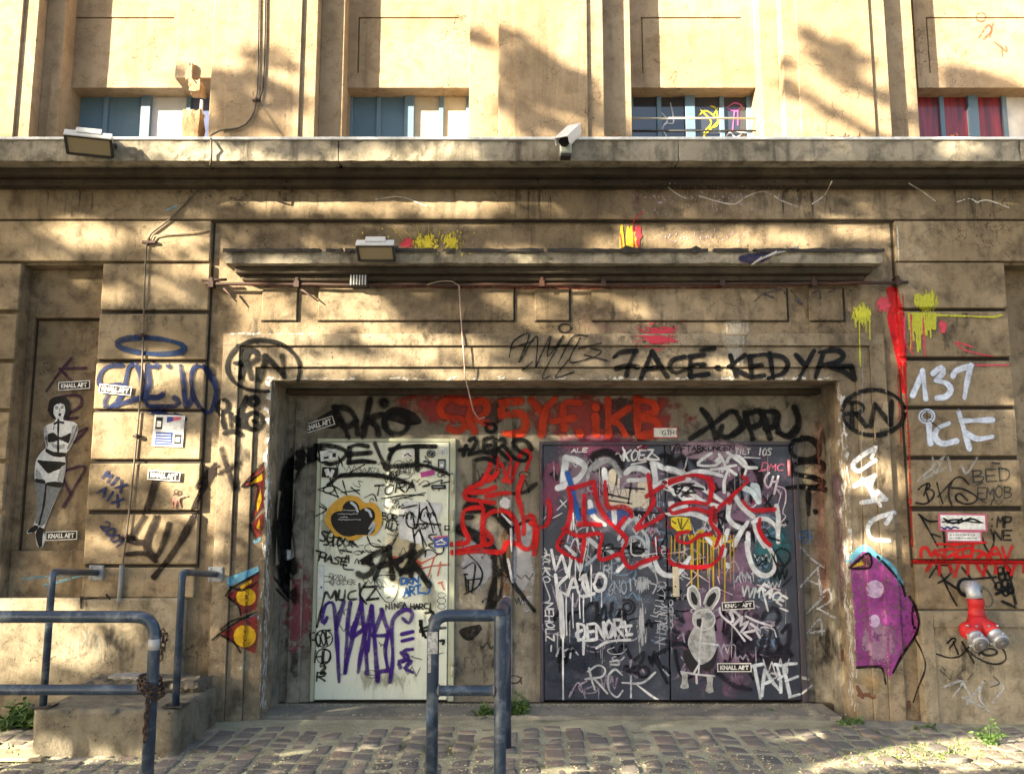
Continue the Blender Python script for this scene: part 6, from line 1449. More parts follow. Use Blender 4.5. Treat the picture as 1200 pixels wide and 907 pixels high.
b = Brush(cA2, 8); b.fill([(80, 532), (126, 542), (125, 556), (82, 548)]); b.fill([(130, 548), (202, 548), (196, 572), (128, 562)]); b.fill([(44, 770), (78, 738), (96, 742), (80, 768)]); b.fill([(84, 770), (100, 745), (120, 755), (112, 790), (110, 836), (98, 838), (85, 800)]); b.strokes([[(128, 560), (118, 650), (98, 735)]], 1.3); b.done('shoes', black_p, wo)
b = Brush(cA2, 8); b.strokes([[(170, 217), (182, 215)], [(195, 213), (206, 212)], [(172, 223), (180, 223)], [(196, 220), (204, 219)]], .9); b.strokes([[(188, 222), (190, 235), (184, 237)]], .6); b.fill([(182, 246), (190, 242), (198, 245), (192, 256), (185, 256)]); b.strokes([[(165, 300), (160, 315)], [(268, 300), (245, 360), (222, 400)], [(128, 360), (135, 385), (128, 400)]], .8); b.done('face_lines', mk(INK, .1), wo)

# small pasted child on the left pier
b = Brush(cA, 6); b.fill([(762, 545), (770, 530), (792, 535), (828, 528), (826, 534), (796, 545), (798, 582), (790, 582), (784, 560), (776, 582), (766, 582)]); ch = b.done('paper_cutout', plain('pale_red_paper', (.50, .22, .16), .6, 0, .4, 90)); tag(ch, 'tiny pasted paper child with one arm stretched out', 'paper cutout')
b = Brush(cA, 7); b.ring((782, 516), 9, 9, 2.2); b.strokes([[(770, 530), (790, 520)], [(770, 582), (768, 560)], [(792, 580), (786, 556)], [(764, 586), (792, 586)]], 1.2); b.done('outline', mk((.05, .03, .025)), ch)

# rabbit pasted on the right leaf
b = Brush(cL, 6)
b.fill([(175, 235), (190, 221), (214, 230), (236, 270), (244, 300), (238, 335), (250, 350), (268, 345), (262, 315), (280, 270), (310, 236), (340, 233), (350, 262), (340, 300), (318, 340), (305, 360), (322, 395), (318, 440), (325, 480), (328, 540), (322, 600), (292, 640), (245, 662), (205, 620), (178, 570), (172, 530), (190, 480), (208, 445), (196, 410), (200, 375), (215, 355), (185, 320), (172, 275)])
b.fill([(142, 700), (168, 706), (172, 760), (178, 792), (150, 798), (128, 790), (138, 760)]); b.fill([(280, 722), (312, 722), (310, 780), (316, 812), (288, 822), (270, 808), (280, 770)])
ra = b.done('paper_cutout', plain('ash_print', (.44, .44, .43), .6, 0, .55, 26)); tag(ra, 'grey paper rabbit pasted on the dark double door', 'paper cutout')
b = Brush(cL, 7); b.fill([(192, 250), (210, 262), (228, 305), (222, 330), (205, 325), (190, 290)]); b.fill([(275, 325), (290, 280), (325, 255), (332, 275), (312, 320), (290, 340)]); b.fill([(222, 405), (245, 402), (252, 430), (240, 452), (224, 445)]); b.fill([(150, 590), (178, 572), (200, 620), (240, 662), (225, 700), (180, 690), (152, 640)]); b.fill([(322, 600), (340, 560), (330, 640), (300, 690), (270, 700), (250, 665), (295, 640)])
b.done('dark_markings', plain('soot_print', (.025, .024, .026), .6, 0, .3, 60), ra)
b = Brush(cL, 8); b.ring((262, 410), 62, 58, 1.6); b.strokes([[(175, 240), (172, 280), (188, 325), (212, 350)], [(176, 234), (205, 222), (236, 268), (242, 330)], [(262, 318), (282, 268), (312, 236), (345, 236), (346, 290), (310, 350)], [(258, 400), (248, 470), (240, 560), (232, 715)], [(238, 540), (290, 545), (340, 552)], [(135, 700), (220, 715), (320, 725)], [(205, 710), (238, 655)], [(220, 715), (222, 765)], [(135, 700), (140, 715)]], 2.0); b.done('chalk_lines', mk((.72, .73, .74), .1), ra)
b = Brush(cL, 8); b.fill([(270, 372), (300, 372), (312, 395), (295, 412), (275, 398)]); b.done('eye_patch', plain('grey_print_fill', (.20, .22, .24)), ra)

# ================================================================== lamps, camera, pipes, cables
black_st = metal_paint('black_lamp_steel', (.02, .02, .022), (.08, .075, .07), .45, .3)
pale_st = metal_paint('pale_lamp_steel', (.52, .52, .50), (.34, .32, .28), .45, .4)
k = NB('lamp_glass'); k.color((.30, .25, .16)); k.rough(.25); lampg_m = k.m
def floodlight(loc, yaw, tilt, s, label):
    t = empty('floodlight', loc, label, 'floodlight', 'floodlights on the facade')
    M = Matrix.Translation(loc) @ Matrix.Rotation(R(yaw), 4, 'Z') @ Matrix.Rotation(R(tilt), 4, 'X')
    def put(b, name, mat, par=t):
        b.transform(M); return obj(name, b, mat, par)
    w, h = .15 * s, .078 * s
    b = bm_new()       # housing: a shallow tray with a rim and ribbed back
    box(b, -w, w, -.012, .045 * s, -h, h, .008); box(b, -w * .55, w * .55, .046 * s, .085 * s, -h * .7, h * .75, .008)
    for i in range(5): x = -w * .45 + i * w * .225; box(b, x - .004, x + .004, .086 * s, .102 * s, -h * .6, h * .65)
    put(b, 'housing', pale_st)
    b = bm_new()
    for x0, x1, z0, z1 in ((-w, w, h - .012, h + .006), (-w, w, -h - .006, -h + .012), (-w - .006, -w + .014, -h, h), (w - .014, w + .006, -h, h)): box(b, x0, x1, -.03, -.0125, z0, z1, .003)
    put(b, 'rim', black_st)
    b = bm_new(); box(b, -w - .004, w + .004, -.036, .03, h + .007, h + .016, .003); box(b, -w * .55, w * .55, .0, .06, h + .0165, h + .024, .003); put(b, 'lit_top_lip', pale_st)  # pale lip added for the sunlit highlight along the lamp's top
    b = bm_new(); box(b, -w + .015, w - .015, -.02, -.0135, -h + .013, h - .013); put(b, 'glass', lampg_m)
    b = bm_new(); tube(b, fillet([(-w - .012, .02, 0), (-w - .012, .13 * s, -h * .6), (w + .012, .13 * s, -h * .6), (w + .012, .02, 0)], .03), .009, 8)
    cyl(b, (w + .006, .02, 0), (1, 0, 0), .018, .022, 10); put(b, 'bracket', black_st)
    return t
p = P(105, 170, YL - .09); floodlight(p, 16, 58, 1.06, 'wide floodlight on the front of the ledge at the left window')
p = P(441, 295, YC - .08); floodlight(p, 0, 54, .92, 'floodlight standing on the small canopy above the pale door')
p = P(420, 327, YB - .10)
t = empty('wall_lamp', p, 'small dark louvred lamp tucked under the canopy', 'lamp')
bm = bm_new(); box(bm, p.x - .07, p.x + .07, p.y, YB - .001, p.z - .055, p.z + .05, .008); obj('housing', bm, black_st, t)
bm = bm_new()
for i in range(6): x = p.x - .055 + i * .022; box(bm, x - .005, x + .005, p.y - .014, p.y - .001, p.z - .05, p.z + .03, .002)
obj('louvre', bm, pale_st, t)
bm = bm_new(); box(bm, p.x - .075, p.x + .075, p.y - .018, p.y + .05, p.z + .052, p.z + .066, .004); obj('lid', bm, pale_st, t)

# security camera
p = P(663, 172, YL - .07); t = empty('security_camera', p, 'white security camera on a grey box at the ledge edge', 'security camera')
cam_w = plain('camera_white', (.74, .75, .74), .35, 0, .1)
bm = bm_new(); box(bm, p.x - .042, p.x + .042, p.y - .03, YL - .002, p.z - .06, p.z + .055, .008); obj('mount_box', bm, metal_paint('grey_green_box', (.36, .40, .36), (.2, .2, .16), .45, .4), t)
bm = bm_new(); box(bm, p.x - .04, p.x + .04, p.y - .025, YL - .003, p.z - .082, p.z - .061, .004); obj('cable_glands', bm, black_st, t)
bm = bm_new(); tube(bm, [(p.x + .03, YL - .02, p.z + .03), (p.x + .05, YL - .05, p.z + .09), (p.x + .045, p.y, p.z + .10)], .014, 8); obj('arm', bm, black_st, t)
q0 = P(674, 153, YL + .02); q1 = P(660.5, 166, YL - .20); ax = (q1 - q0).normalized()
u_ = ax.cross(Vector((0, 0, 1))).normalized(); v__ = u_.cross(ax)
def orient(b, name, mat, sx=1, sy=1):
    Mx = Matrix(((u_.x, ax.x, v__.x, q0.x), (u_.y, ax.y, v__.y, q0.y), (u_.z, ax.z, v__.z, q0.z), (0, 0, 0, 1))); b.transform(Mx); return obj(name, b, mat, t)
Ln = (q1 - q0).length
bm = bm_new(); box(bm, -.045, .045, 0, Ln - .02, -.045, .035, .018, 3); orient(bm, 'housing', cam_w)
bm = bm_new(); box(bm, -.055, .055, -.01, Ln + .035, .037, .046, .004); box(bm, -.056, -.049, .02, Ln + .03, -.015, .036, .002); box(bm, .049, .056, .02, Ln + .03, -.015, .036, .002); orient(bm, 'sunshield', cam_w)
bm = bm_new(); lathe(bm, (0, Ln - .021, -.004), (0, 1, 0), [(.04, 0), (.04, .012), (.026, .013), (.02, .006)], 18); orient(bm, 'lens', plain('lens_black', (.01, .01, .012), .12))

# conduit under the canopy
rust_m = metal_paint('rusty_pipe', (.045, .022, .016), (.13, .05, .025), .7, .7)
p0 = P(241, 333, YB - .075); p1 = P(1064, 331, YB - .075)
t = empty('conduit_pipe', ((p0.x + p1.x) / 2, p0.y, p0.z), 'thin rusty conduit pipe running under the canopy', 'pipe')
pts = [p0.lerp(p1, i / 40) + Vector((0, rnd.uniform(-.003, .003), rnd.uniform(-.004, .004) + .012 * math.sin(i / 40 * math.pi) * -1)) for i in range(41)]
bm = bm_new(); tube(bm, pts, .0125, 8); tube(bm, [p0 + Vector((-.03, 0, .03)), p0 + Vector((.16, 0, .035))], .011, 8); obj('rod', bm, rust_m, t)
for px in (248, 348, 635, 707, 846, 953, 1052):
    i = (px - 241) / 823; c = p0.lerp(p1, i); bm = bm_new(); box(bm, c.x - .012, c.x + .012, c.y - .016, YB - .001, c.z - .02, c.z + .05, .003); box(bm, c.x - .02, c.x + .02, c.y - .022, c.y - .017, c.z - .03, c.z + .02, .002); obj('pipe_clip', bm, rust_m, t)
for px, dx in ((352, .14), (262, .10)):
    c = P(px, 338, YB - .07); bm = bm_new(); tube(bm, [c, c + Vector((dx, .02, -.10))], [.009, .005], 6); obj('bent_prong', bm, rust_m, t)
# bent trim on the canopy edge
bm = bm_new(); pts = [P(880, 311, YC - .03), P(892, 304, YC - .07), P(910, 297, YC - .05), P(936, 292, YC + .02)]
for a_, c_ in zip(pts, pts[1:]):
    vs = [bm.verts.new(x) for x in (a_, c_, c_ + Vector((.01, .02, .03)), a_ + Vector((.02, .03, .025)))]; bm.faces.new(vs)
bmesh.ops.remove_doubles(bm, verts=bm.verts, dist=.001)
o = obj('bent_flashing', bm, metal_paint('grey_flashing', (.34, .32, .29), (.15, .1, .07), .5, .5)); m_ = o.modifiers.new('s', 'SOLIDIFY'); m_.thickness = .005; tag(o, 'bent strip of metal flashing curling off the canopy edge', 'flashing')
bm = bm_new(); a_, c_ = P(950, 295, YC + .03), P(1028, 294, YC + .03); tube(bm, [a_, c_], .011, 8); tag(obj('metal_rod', bm, pale_st), 'straight pale metal rod lying on the right end of the canopy', 'rod')

# cables
cable_m = plain('grey_cable', (.10, .08, .06), .6); cable_l = plain('beige_cable', (.40, .30, .20), .6)
def cable(name, pts, r, mat, label, cat='cable', grp='cables on the left of the facade'):
    q = [P(a, c, y) for a, c, y in pts]; b_ = bm_new(); tube(b_, catmull(q, .04), r, 6); return tag(obj(name, b_, mat), label, cat, grp)
yu = YP - .035
cable('cable', [(303.5, -30, yu), (302.5, 60, yu), (300.5, 116, yu), (293, 140, yu), (280, 150, yu), (258, 153, yu - .0), (248, 158, YP - .05), (247, 163, YL - .02), (248, 178, YL - .025), (247.5, 189, YL - .02), (242, 205, YB - .12), (232, 222, YB - .07), (200, 256, YB - .06), (177, 274, YB - .06), (173, 282, YB - .06)], .0075, cable_m, 'long cable looping from the upper pilaster over the ledge')
cable('cable', [(311.5, -30, yu), (310, 60, yu), (307, 108, yu), (301, 119, yu - .01)], .008, plain('dark_cable', (.045, .04, .035), .6), 'dark cable straight down the upper pilaster')
cable('cable', [(302, 118, yu - .008), (316, 138, yu), (333, 164, yu + .0)], .003, cable_m, 'hair thin wire slanting right on the pilaster')
cable('cable', [(172, 282, YB - .06), (169.5, 330, YB - .06), (168, 390, YB - .06), (165.5, 450, YB - .06), (161, 505, YB - .06), (153, 585, YB - .06), (148, 628, YB - .06), (143, 668, YB - .06)], .0065, cable_m, 'vertical cable down the left pier')
cable('cable', [(178, 284, YB - .058), (181, 277, YB - .062), (192, 275, YB - .06), (225, 273, YB - .06), (246, 270, YB - .055)], .006, cable_l, 'short beige cable branching to the right on the band')
cable('cable', [(538, 335, YB - .09), (540, 370, YB - .04), (543, 410, YB - .055), (545.5, 442, YB - .04), (550, 462, YB + .02), (555, 482, YB + .1), (561, 491, YB + .14), (568, 489, YB + .15)], .0055, plain('pink_cable', (.42, .30, .24), .6), 'loose pinkish cable hanging over the portal edge', 'cable', None)
cable('cable', [(500, 334, YB - .09), (515, 330, YB - .09), (530, 330, YB - .09), (538, 335, YB - .09)], .004, cable_l, 'short wire loop on the conduit under the canopy', 'cable', None)
bm = bm_new(); c = P(174, 284, YB - .062); box(bm, c.x - .05, c.x + .06, c.y - .012, c.y + .012, c.z - .012, c.z + .012, .004); cyl(bm, (c.x, c.y, c.z - .02), (0, 0, 1), .013, .05, 8); tag(obj('cable_clamp', bm, rust_m), 'rusty clamp where the cables meet on the band', 'clamp', 'clamps holding the cables')
for x, y, Y, lab in ((301, 118, yu - .012, 'dark clamp knotting the cables on the upper pilaster'), (161, 511, YB - .062, 'rusty clamp on the cable beside the blue notice'), (149, 628, YB - .062, 'dark clamp at the lower end of the left pier cable'), (167, 393, YB - .062, 'clamp on the cable by the blue halo')):
    c = P(x, y, Y); bm = bm_new(); box(bm, c.x - .035, c.x + .03, c.y - .008, c.y + .012, c.z - .009, c.z + .009, .003); lathe(bm, (c.x, c.y - .012, c.z - .016), (0, 0, 1), [(.008, 0), (.014, .006), (.014, .026), (.008, .032)], 8); tag(obj('cable_clamp', bm, rust_m), lab, 'clamp', 'clamps holding the cables')
bm = bm_new(); a_, c_ = P(143, 662, YB - .07), P(139, 716, YB - .07); tube(bm, [a_, c_], .017, 10); box(bm, c_.x - .05, c_.x + .06, c_.y - .004, YB - .046, c_.z + .04, c_.z + .055, .003); lathe(bm, c_ + Vector((0, 0, .06)), (0, 0, 1), [(.018, 0), (.024, .004), (.024, .03), (.018, .034)], 10)
tag(obj('conduit_end', bm, metal_paint('grey_conduit', (.22, .22, .21), (.12, .08, .05), .5, .5)), 'short grey conduit at the foot of the left pier', 'pipe')

# red twin fire hose inlet
red_m = metal_paint('fire_red', (.46, .010, .012), (.12, .012, .010), .5, .75)
galv_m = metal_paint('galvanised', (.42, .44, .47), (.26, .27, .28), .4, .4, 1, .5)
YH = YB - .1
h0 = P(1132, 688, YB - .045)
t = empty('fire_hose_inlet', h0, 'red twin fire hose inlet on a bent grey pipe', 'hose inlet')
bm = bm_new(); lathe(bm, (h0.x, YB - .046, h0.z), (0, -1, 0), [(.072, 0), (.072, .004), (.064, .007), (.058, .004)], 24); obj('wall_hole', bm, plain('black_hole', (.008, .008, .008), .7), t)
e0 = P(1143.5, 703, YB - .28); pts = [Vector((h0.x, YB - .03, h0.z)), Vector((h0.x + .005, YB - .17, h0.z + .01)), Vector((e0.x - .012, e0.y + .03, e0.z + .085)), e0]
bm = bm_new(); tube(bm, fillet(pts, .09, 5), .05, 14); obj('bent_pipe', bm, galv_m, t)
n1 = P(1144.5, 721, YB - .28)
bm = bm_new(); lathe(bm, e0 + Vector((0, 0, .01)), (n1 - e0), [(.055, 0), (.057, .01), (.057, .05), (.053, .055), (.053, .09), (.058, .095), (.058, (n1 - e0).length + .02)], 20)
c0 = P(1146, 731, YB - .29); la, lb = P(1137, 739, YB - .33), P(1147, 752, YB - .44); ra_, rb = P(1158, 736, YB - .33), P(1171, 750, YB - .44)
tube(bm, [n1, c0, la.lerp(lb, .2), la.lerp(lb, .62)], [.057, .075, .066, .052], 16); tube(bm, [n1, c0, ra_.lerp(rb, .2), ra_.lerp(rb, .62)], [.057, .075, .066, .052], 16)
for q in (la, c0): lathe(bm, q + Vector((0, -.0, .0)), (0, -1, 0), [(.06, -.05), (.067, .0), (.055, .04), (.02, .06)], 16)
obj('twin_body', bm, red_m, t)
for a_, b2 in ((la, lb), (ra_, rb)):
    d = (b2 - a_).normalized(); L = (b2 - a_).length; st = a_ + d * L * .55
    bm = bm_new(); lathe(bm, st, d, [(.054, 0), (.056, .012), (.05, .018), (.05, .055), (.058, .06), (.058, .085), (.05, .09)], 20); o = obj('coupling', bm, galv_m, t)
    for q_ in range(3):
        an = q_ * 2.1 + .4; u2 = d.cross(Vector((0, 0, 1))).normalized(); w2 = d.cross(u2); bm = bm_new()
        cyl(bm, st + d * .066 + (u2 * math.cos(an) + w2 * math.sin(an)) * .052, (u2 * math.cos(an) + w2 * math.sin(an)), .009, .018, 8); obj('lug', bm, galv_m, o)
    bm = bm_new(); lathe(bm, st + d * .088, d, [(.047, 0), (.047, .008), (.03, .012), (.018, .012), (.018, .026)], 20); obj('cap', bm, metal_paint('dull_cap', (.16, .16, .17), (.4, .4, .4), .35, .4, 1, .5), o)
bm = bm_new()
for x, y in ((1134, 733), (1144.5, 733.5), (1159, 733.5), (1169, 733), (1134.5, 744), (1160, 743)):
    c = P(x, y, YB - .40); lathe(bm, c, (0, -1, 0), [(.0075, -.02), (.0075, .004), (.004, .007)], 8)
obj('bolts', bm, galv_m, t)

# ================================================================== barriers and handrails
rail_m = metal_paint('blue_grey_rail', (.028, .048, .085), (.17, .21, .26), .34, .75, 2.6, .25, .47)
YF = 4.86
r = .0315
def chain_links(bm, pts, s=.026, wr=.0042):
    q = catmull(pts, .002); acc = 0; last = q[0]; i = 0; tgt = s * 1.32; out = [q[0]]
    for p_ in q[1:]:
        acc += (p_ - last).length; last = p_
        if acc >= tgt: out.append(p_); acc = 0
    for i, (a, c) in enumerate(zip(out, out[1:])):
        d = (c - a).normalized(); mid = (a + c) / 2
        u = d.cross(Vector((0, -1, .2))).normalized(); w = d.cross(u)
        if i % 2: u, w = w, u
        ring = []
        for j in range(12):
            th = 2 * math.pi * j / 12; ring.append(mid + d * math.cos(th) * s * .95 + u * math.sin(th) * s * .5)
        ring.append(ring[0]); tube(bm, ring, wr, 6, False)
# left barrier
zt = P(178, 722.5, YF).z; zm = P(178, 808, YF).z; xr = PX(178.5, 800, YF)
t = empty('bike_barrier', (xr, YF, 0), 'blue grey tubular barrier at the left with a chain round its post', 'barrier', 'tubular barriers on the pavement')
bm = bm_new(); tube(bm, fillet([(xr - 2.6, YF, -.03), (xr - 2.6, YF, zt), (xr, YF, zt), (xr, YF, -.03)], .11, 8), r, 18); obj('frame', bm, rail_m, t)
bm = bm_new(); tube(bm, [(xr - 2.6, YF, zm), (xr, YF, zm)], r * .86, 16, False); obj('mid_rail', bm, rail_m, t)
ch_m = metal_paint('rusty_chain', (.05, .03, .022), (.16, .07, .035), .5, .6, 2, .5)
bm = bm_new()
for kq, dz in ((0, .01), (1, -.015), (2, -.04)):
    pts = [Vector((xr + (r + .018 + .004 * kq) * math.cos(a) * (1.25 if math.cos(a) < 0 else 1), YF + (r + .018) * math.sin(a), zm + .035 + dz - .03 * math.cos(a + .5))) for a in [i * math.pi / 8 for i in range(17)]]
    chain_links(bm, pts, .020, .0038)
chain_links(bm, [Vector((xr + .002, YF - r - .012, zm - .03)), Vector((xr - .004, YF - r - .012, zm - .15)), Vector((xr - .008, YF - r - .01, P(178, 872, YF).z))], .026, .0046)
tag(obj('chain', bm, ch_m), 'dark rusty chain wound round the barrier post and hanging down', 'chain')
bm = bm_new(); z_ = P(178, 738, YF).z; chain_links(bm, [Vector((xr + r + .008, YF, z_)), Vector((xr + r + .014, YF, z_ - .07)), Vector((xr + r + .006, YF - .01, z_ - .15))], .022, .004)
tag(obj('chain', bm, ch_m), 'short length of dark chain dangling right of the post', 'chain')
bm = bm_new(); c = P(174, 755, YF - .03); lathe(bm, (xr, YF, c.z - .03), (0, 0, 1), [(r + .0012, 0), (r + .0012, .055)], 18); obj('pale_tape', bm, plain('pale_tape', (.34, .36, .37), .5), t)
# middle barrier
xl, xr2 = PX(507, 800, YF), PX(586, 800, YF); zt = P(545, 721, YF).z; zm = P(545, 809, YF).z
yb_ = 6.15; xbk = PX(593.5, 800, yb_)
zbk = P(594, 704, yb_).z
t = empty('bike_barrier', ((xl + xr2) / 2, YF, 0), 'blue grey tubular barrier in front of the pale door', 'barrier', 'tubular barriers on the pavement')
bm = bm_new(); tube(bm, fillet([(xl, YF, -.03), (xl, YF, zt), (xr2 - .0, YF, zt), (xr2 + .01, YF + .35, zt + .0)], .085, 8), r, 18)
tube(bm, fillet([(xr2 + .01, YF + .34, zt), (xr2 + .015, YF + .6, zt), (xbk, yb_, zbk), (xbk, yb_, -.03)], .09, 8), r, 18)
obj('frame', bm, rail_m, t)
bm = bm_new(); tube(bm, [(xr2, YF, -.03), (xr2, YF, zt)], r, 18, False); obj('post', bm, rail_m, t)
bm = bm_new(); tube(bm, fillet([(xl, YF, zm), (xr2 - .01, YF, zm), (xr2 + .02, YF + .4, zm + .02), (xbk, yb_, zm + .05)], .05, 6), r * .86, 16, False); obj('mid_rail', bm, rail_m, t)
bm = bm_new(); z_ = P(506, 752, YF).z; box(bm, xl - .026, xl + .026, YF - r - .004, YF - r + .004, z_ - .055, z_ + .055); obj('sticker', bm, plain('dirty_sticker', (.42, .44, .46), .5, 0, .7, 60), t)
bm = bm_new(); z_ = P(504, 775, YF).z; box(bm, xl - .024, xl - .008, YF - r * .8 - .005, YF - r * .8 + .003, z_ - .05, z_ + .05); obj('sticker', bm, plain('dirty_sticker', (.42, .44, .46)), t)
weld_m = metal_paint('weld_bead', (.10, .11, .12), (.26, .15, .08), .5, .7, 3)
for wx, wy, wz in ((xl + r, YF, zm), (xr2 - r, YF, zm)):
    bm = bm_new(); lathe(bm, (wx - .006, wy, wz), (1, 0, 0), [(r * .86, 0), (r * 1.08, .004), (r * 1.05, .009), (r * .86, .013)], 16); obj('weld', bm, weld_m, t)
# wall handrails on the step block
for pxf, pyf, pxb, pxp, lab in ((113, 671, 62, 51, 'slim dark handrail nearer the left picture edge'), (252, 673, 214, 206, 'slim dark handrail beside the portal')):
    yf = fy + .07; f = P(pxf, pyf, YB - .05); xbt = PX(pxp, 820, yf); ztop = P(pxb, 670, yf).z
    t = empty('handrail', (xbt, yf, zb), lab, 'handrail', 'handrails on the step block')
    bm = bm_new(); wy = YB - .047 if pxf < 200 else YB - .036
    tube(bm, fillet([(xbt, yf, zb), (xbt, yf, ztop), (f.x, wy - .006, f.z)], .06, 6), .0235, 14); obj('rail', bm, rail_m, t)
    bm = bm_new(); box(bm, f.x - .055, f.x + .055, wy - .008, wy, f.z - .055, f.z + .055, .003)
    for sx in (-1, 1):
        for sz in (-1, 1): cyl(bm, (f.x + sx * .04, wy - .007, f.z + sz * .04), (0, -1, 0), .009, .008, 8)
    obj('wall_flange', bm, metal_paint('worn_flange', (.22, .24, .27), (.42, .43, .43), .4, .5), t)
    bm = bm_new(); box(bm, xbt - .07, xbt + .07, yf - .06, yf + .07, zb + .004, zb + .014, .003)
    for sx in (-1, 1): cyl(bm, (xbt + sx * .05, yf - .03, zb + .012), (0, 0, 1), .01, .01, 8)
    obj('base_plate', bm, black_st, t)

# ================================================================== plants, leaves and litter
def leaf_mat(name, c, c2):
    k = NB(name); oi = k.add('ShaderNodeNewGeometry'); k.color(k.mix(oi.outputs['Random Per Island'], c, c2)); k.rough(.55)
    k.b.inputs['Subsurface Weight'].default_value = 0; k.b.inputs['Transmission Weight'].default_value = 0; return k.m
weed_m = leaf_mat('weed_leaf', (.045, .10, .02), (.10, .17, .04)); grass_m = leaf_mat('grass_blade', (.06, .11, .02), (.15, .18, .05))
def leaf(bm, c, d, n, l, w):
    d = d.normalized(); s = d.cross(n).normalized(); n = s.cross(d)
    a = [c, c + d * l * .35 + s * w * .5 + n * l * .06, c + d * l - n * l * .05, c + d * l * .35 - s * w * .5 + n * l * .06]
    bm.faces.new([bm.verts.new(x) for x in a])
def weed(loc, rad, h, n, ls, label, seed, mat=weed_m):
    r_ = random.Random(seed); loc = Vector(loc)
    t = empty('weed_plant', loc, label, 'plant', 'weeds growing from the paving')
    b1, b2 = bm_new(), bm_new()
    for i in range(n):
        a = r_.uniform(0, 6.283); rr = rad * math.sqrt(r_.random()); top = loc + Vector((math.cos(a) * rr, math.sin(a) * rr * .7, h * (.35 + .65 * r_.random()) * (1 - .5 * rr / rad)))
        base = loc + Vector((math.cos(a) * rr * .3, math.sin(a) * rr * .2, 0)); tube(b2, [base, (base + top) / 2 + Vector((0, 0, h * .1)), top], .0018, 4, False)
        for j in range(9):
            f = .25 + .75 * r_.random(); p_ = base.lerp(top, f)
            leaf(b1, p_, Vector((r_.gauss(0, 1), r_.gauss(0, 1), r_.gauss(.2, .6))), Vector((r_.gauss(0, .5), r_.gauss(-.2, .5), 1)), ls * r_.uniform(.6, 1.3), ls * r_.uniform(.35, .7))
    obj('stems', b2, weed_m, t); obj('leaves', b1, mat, t); return t
weed(PG(602, 841, .02), .15, .24, 60, .045, 'dense green weed clump behind the middle barrier', 1)
weed(PG(569, 843, .02), .09, .15, 26, .04, 'lower left shoot of weed beside the middle barrier post', 2)
weed(PG(16, 862, 0) + Vector((0, .1, 0)), .2, .28, 60, .06, 'dark green weed at the left picture edge by the step block', 3)
weed(PG(1160, 872, .02), .10, .17, 16, .035, 'leafy weed at the right picture edge', 4)
weed(PG(1085, 856, .02), .12, .05, 20, .03, 'low green weed at the foot of the right plinth', 5)
weed(PG(1000, 850, .02), .13, .06, 26, .035, 'flat small weed in front of the purple shape', 6)
weed(PG(905, 838, .02), .08, .05, 14, .03, 'tiny weed at the apron edge below the dark door', 7)
bm = bm_new(); r_ = random.Random(5)
for cx_, cy_, n, sx, sy in ((1040, 862, 300, 70, 14), (1110, 874, 340, 60, 12), (930, 842, 90, 60, 5), (1150, 858, 200, 35, 10), (960, 868, 160, 70, 10), (820, 842, 60, 60, 4), (1060, 884, 200, 90, 8), (12, 885, 120, 14, 8)):
    for _ in range(n):
        p_ = PG(r_.gauss(cx_, sx * .6), min(906, r_.gauss(cy_, sy * .7)), .0)
        if p_.y > 6.7: continue
        for j in range(2): leaf(bm, p_ + Vector((r_.gauss(0, .012), r_.gauss(0, .012), .004)), Vector((r_.gauss(0, .7), r_.gauss(0, .7), r_.uniform(.15, 1))), Vector((r_.gauss(0, 1), r_.gauss(0, 1), .6)), r_.uniform(.015, .045), r_.uniform(.006, .016))
tag(obj('grass', bm, grass_m), 'short grass and moss in the joints at the right', 'grass', kind='stuff')
# yellowish fallen blossom in the joints
bm = bm_new()
lit_m = leaf_mat('fallen_blossom', (.50, .47, .22), (.66, .62, .42))
for _ in range(15000):
    x = r_.uniform(-4.2, 4.4); y = r_.uniform(4.6, 6.95)
    if r_.random() < .5: x = gx0 + round((x - gx0) / .1485) * .1485 + r_.gauss(0, .012)
    if x > 1.2 and r_.random() < .45: y = r_.gauss(6.0, .35)
    z = .012 if not (y > front and -2.3 < x < 2.5) else zA + .006
    if y > YI - .1: continue
    leaf(bm, Vector((x, y, z + r_.random() * .004)), Vector((r_.gauss(0, 1), r_.gauss(0, 1), r_.gauss(0, .25))), Vector((r_.gauss(0, .3), r_.gauss(0, .3), 1)), r_.uniform(.008, .02), r_.uniform(.006, .014))
for _ in range(1500):
    x = r_.uniform(-2.0, 2.3); leaf(bm, Vector((x, YI - .09 - abs(r_.gauss(0, .05)), zA + .008)), Vector((r_.gauss(0, 1), r_.gauss(0, 1), r_.gauss(0, .25))), Vector((0, 0, 1)), r_.uniform(.006, .016), r_.uniform(.005, .012))
tag(obj('fallen_blossom', bm, lit_m), 'pale yellow fallen blossom in the paving joints', 'litter', kind='stuff')
bm = bm_new(); dl = leaf_mat('dead_leaf', (.22, .07, .02), (.42, .2, .05))
for cx_, n in ((712, 14), (720, 8), (978, 12), (990, 18), (1008, 16), (1118, 8)):
    for _ in range(n):
        p_ = P(r_.gauss(cx_, 4), 163.5, YL + .05); p_.z = zl1 + .02 + r_.random() * .03; p_.y = YL + r_.uniform(.01, .1)
        leaf(bm, p_, Vector((r_.gauss(0, 1), r_.gauss(0, 1), r_.gauss(0, .5))), Vector((r_.gauss(0, .6), r_.gauss(0, .6), 1)), r_.uniform(.02, .045), r_.uniform(.014, .03))
for x, y in ((265 + 200, 862), (790, 862), (775, 865), (465, 860), (1030, 868), (720, 872), (880, 858)):
    p_ = PG(x, y, .014); leaf(bm, p_, Vector((r_.gauss(0, 1), r_.gauss(0, 1), .2)), Vector((0, 0, 1)), .05, .035)
tag(obj('dead_leaves', bm, dl), 'brown dead leaves lying on the ledge and paving', 'litter', kind='stuff')
bm = bm_new(); 
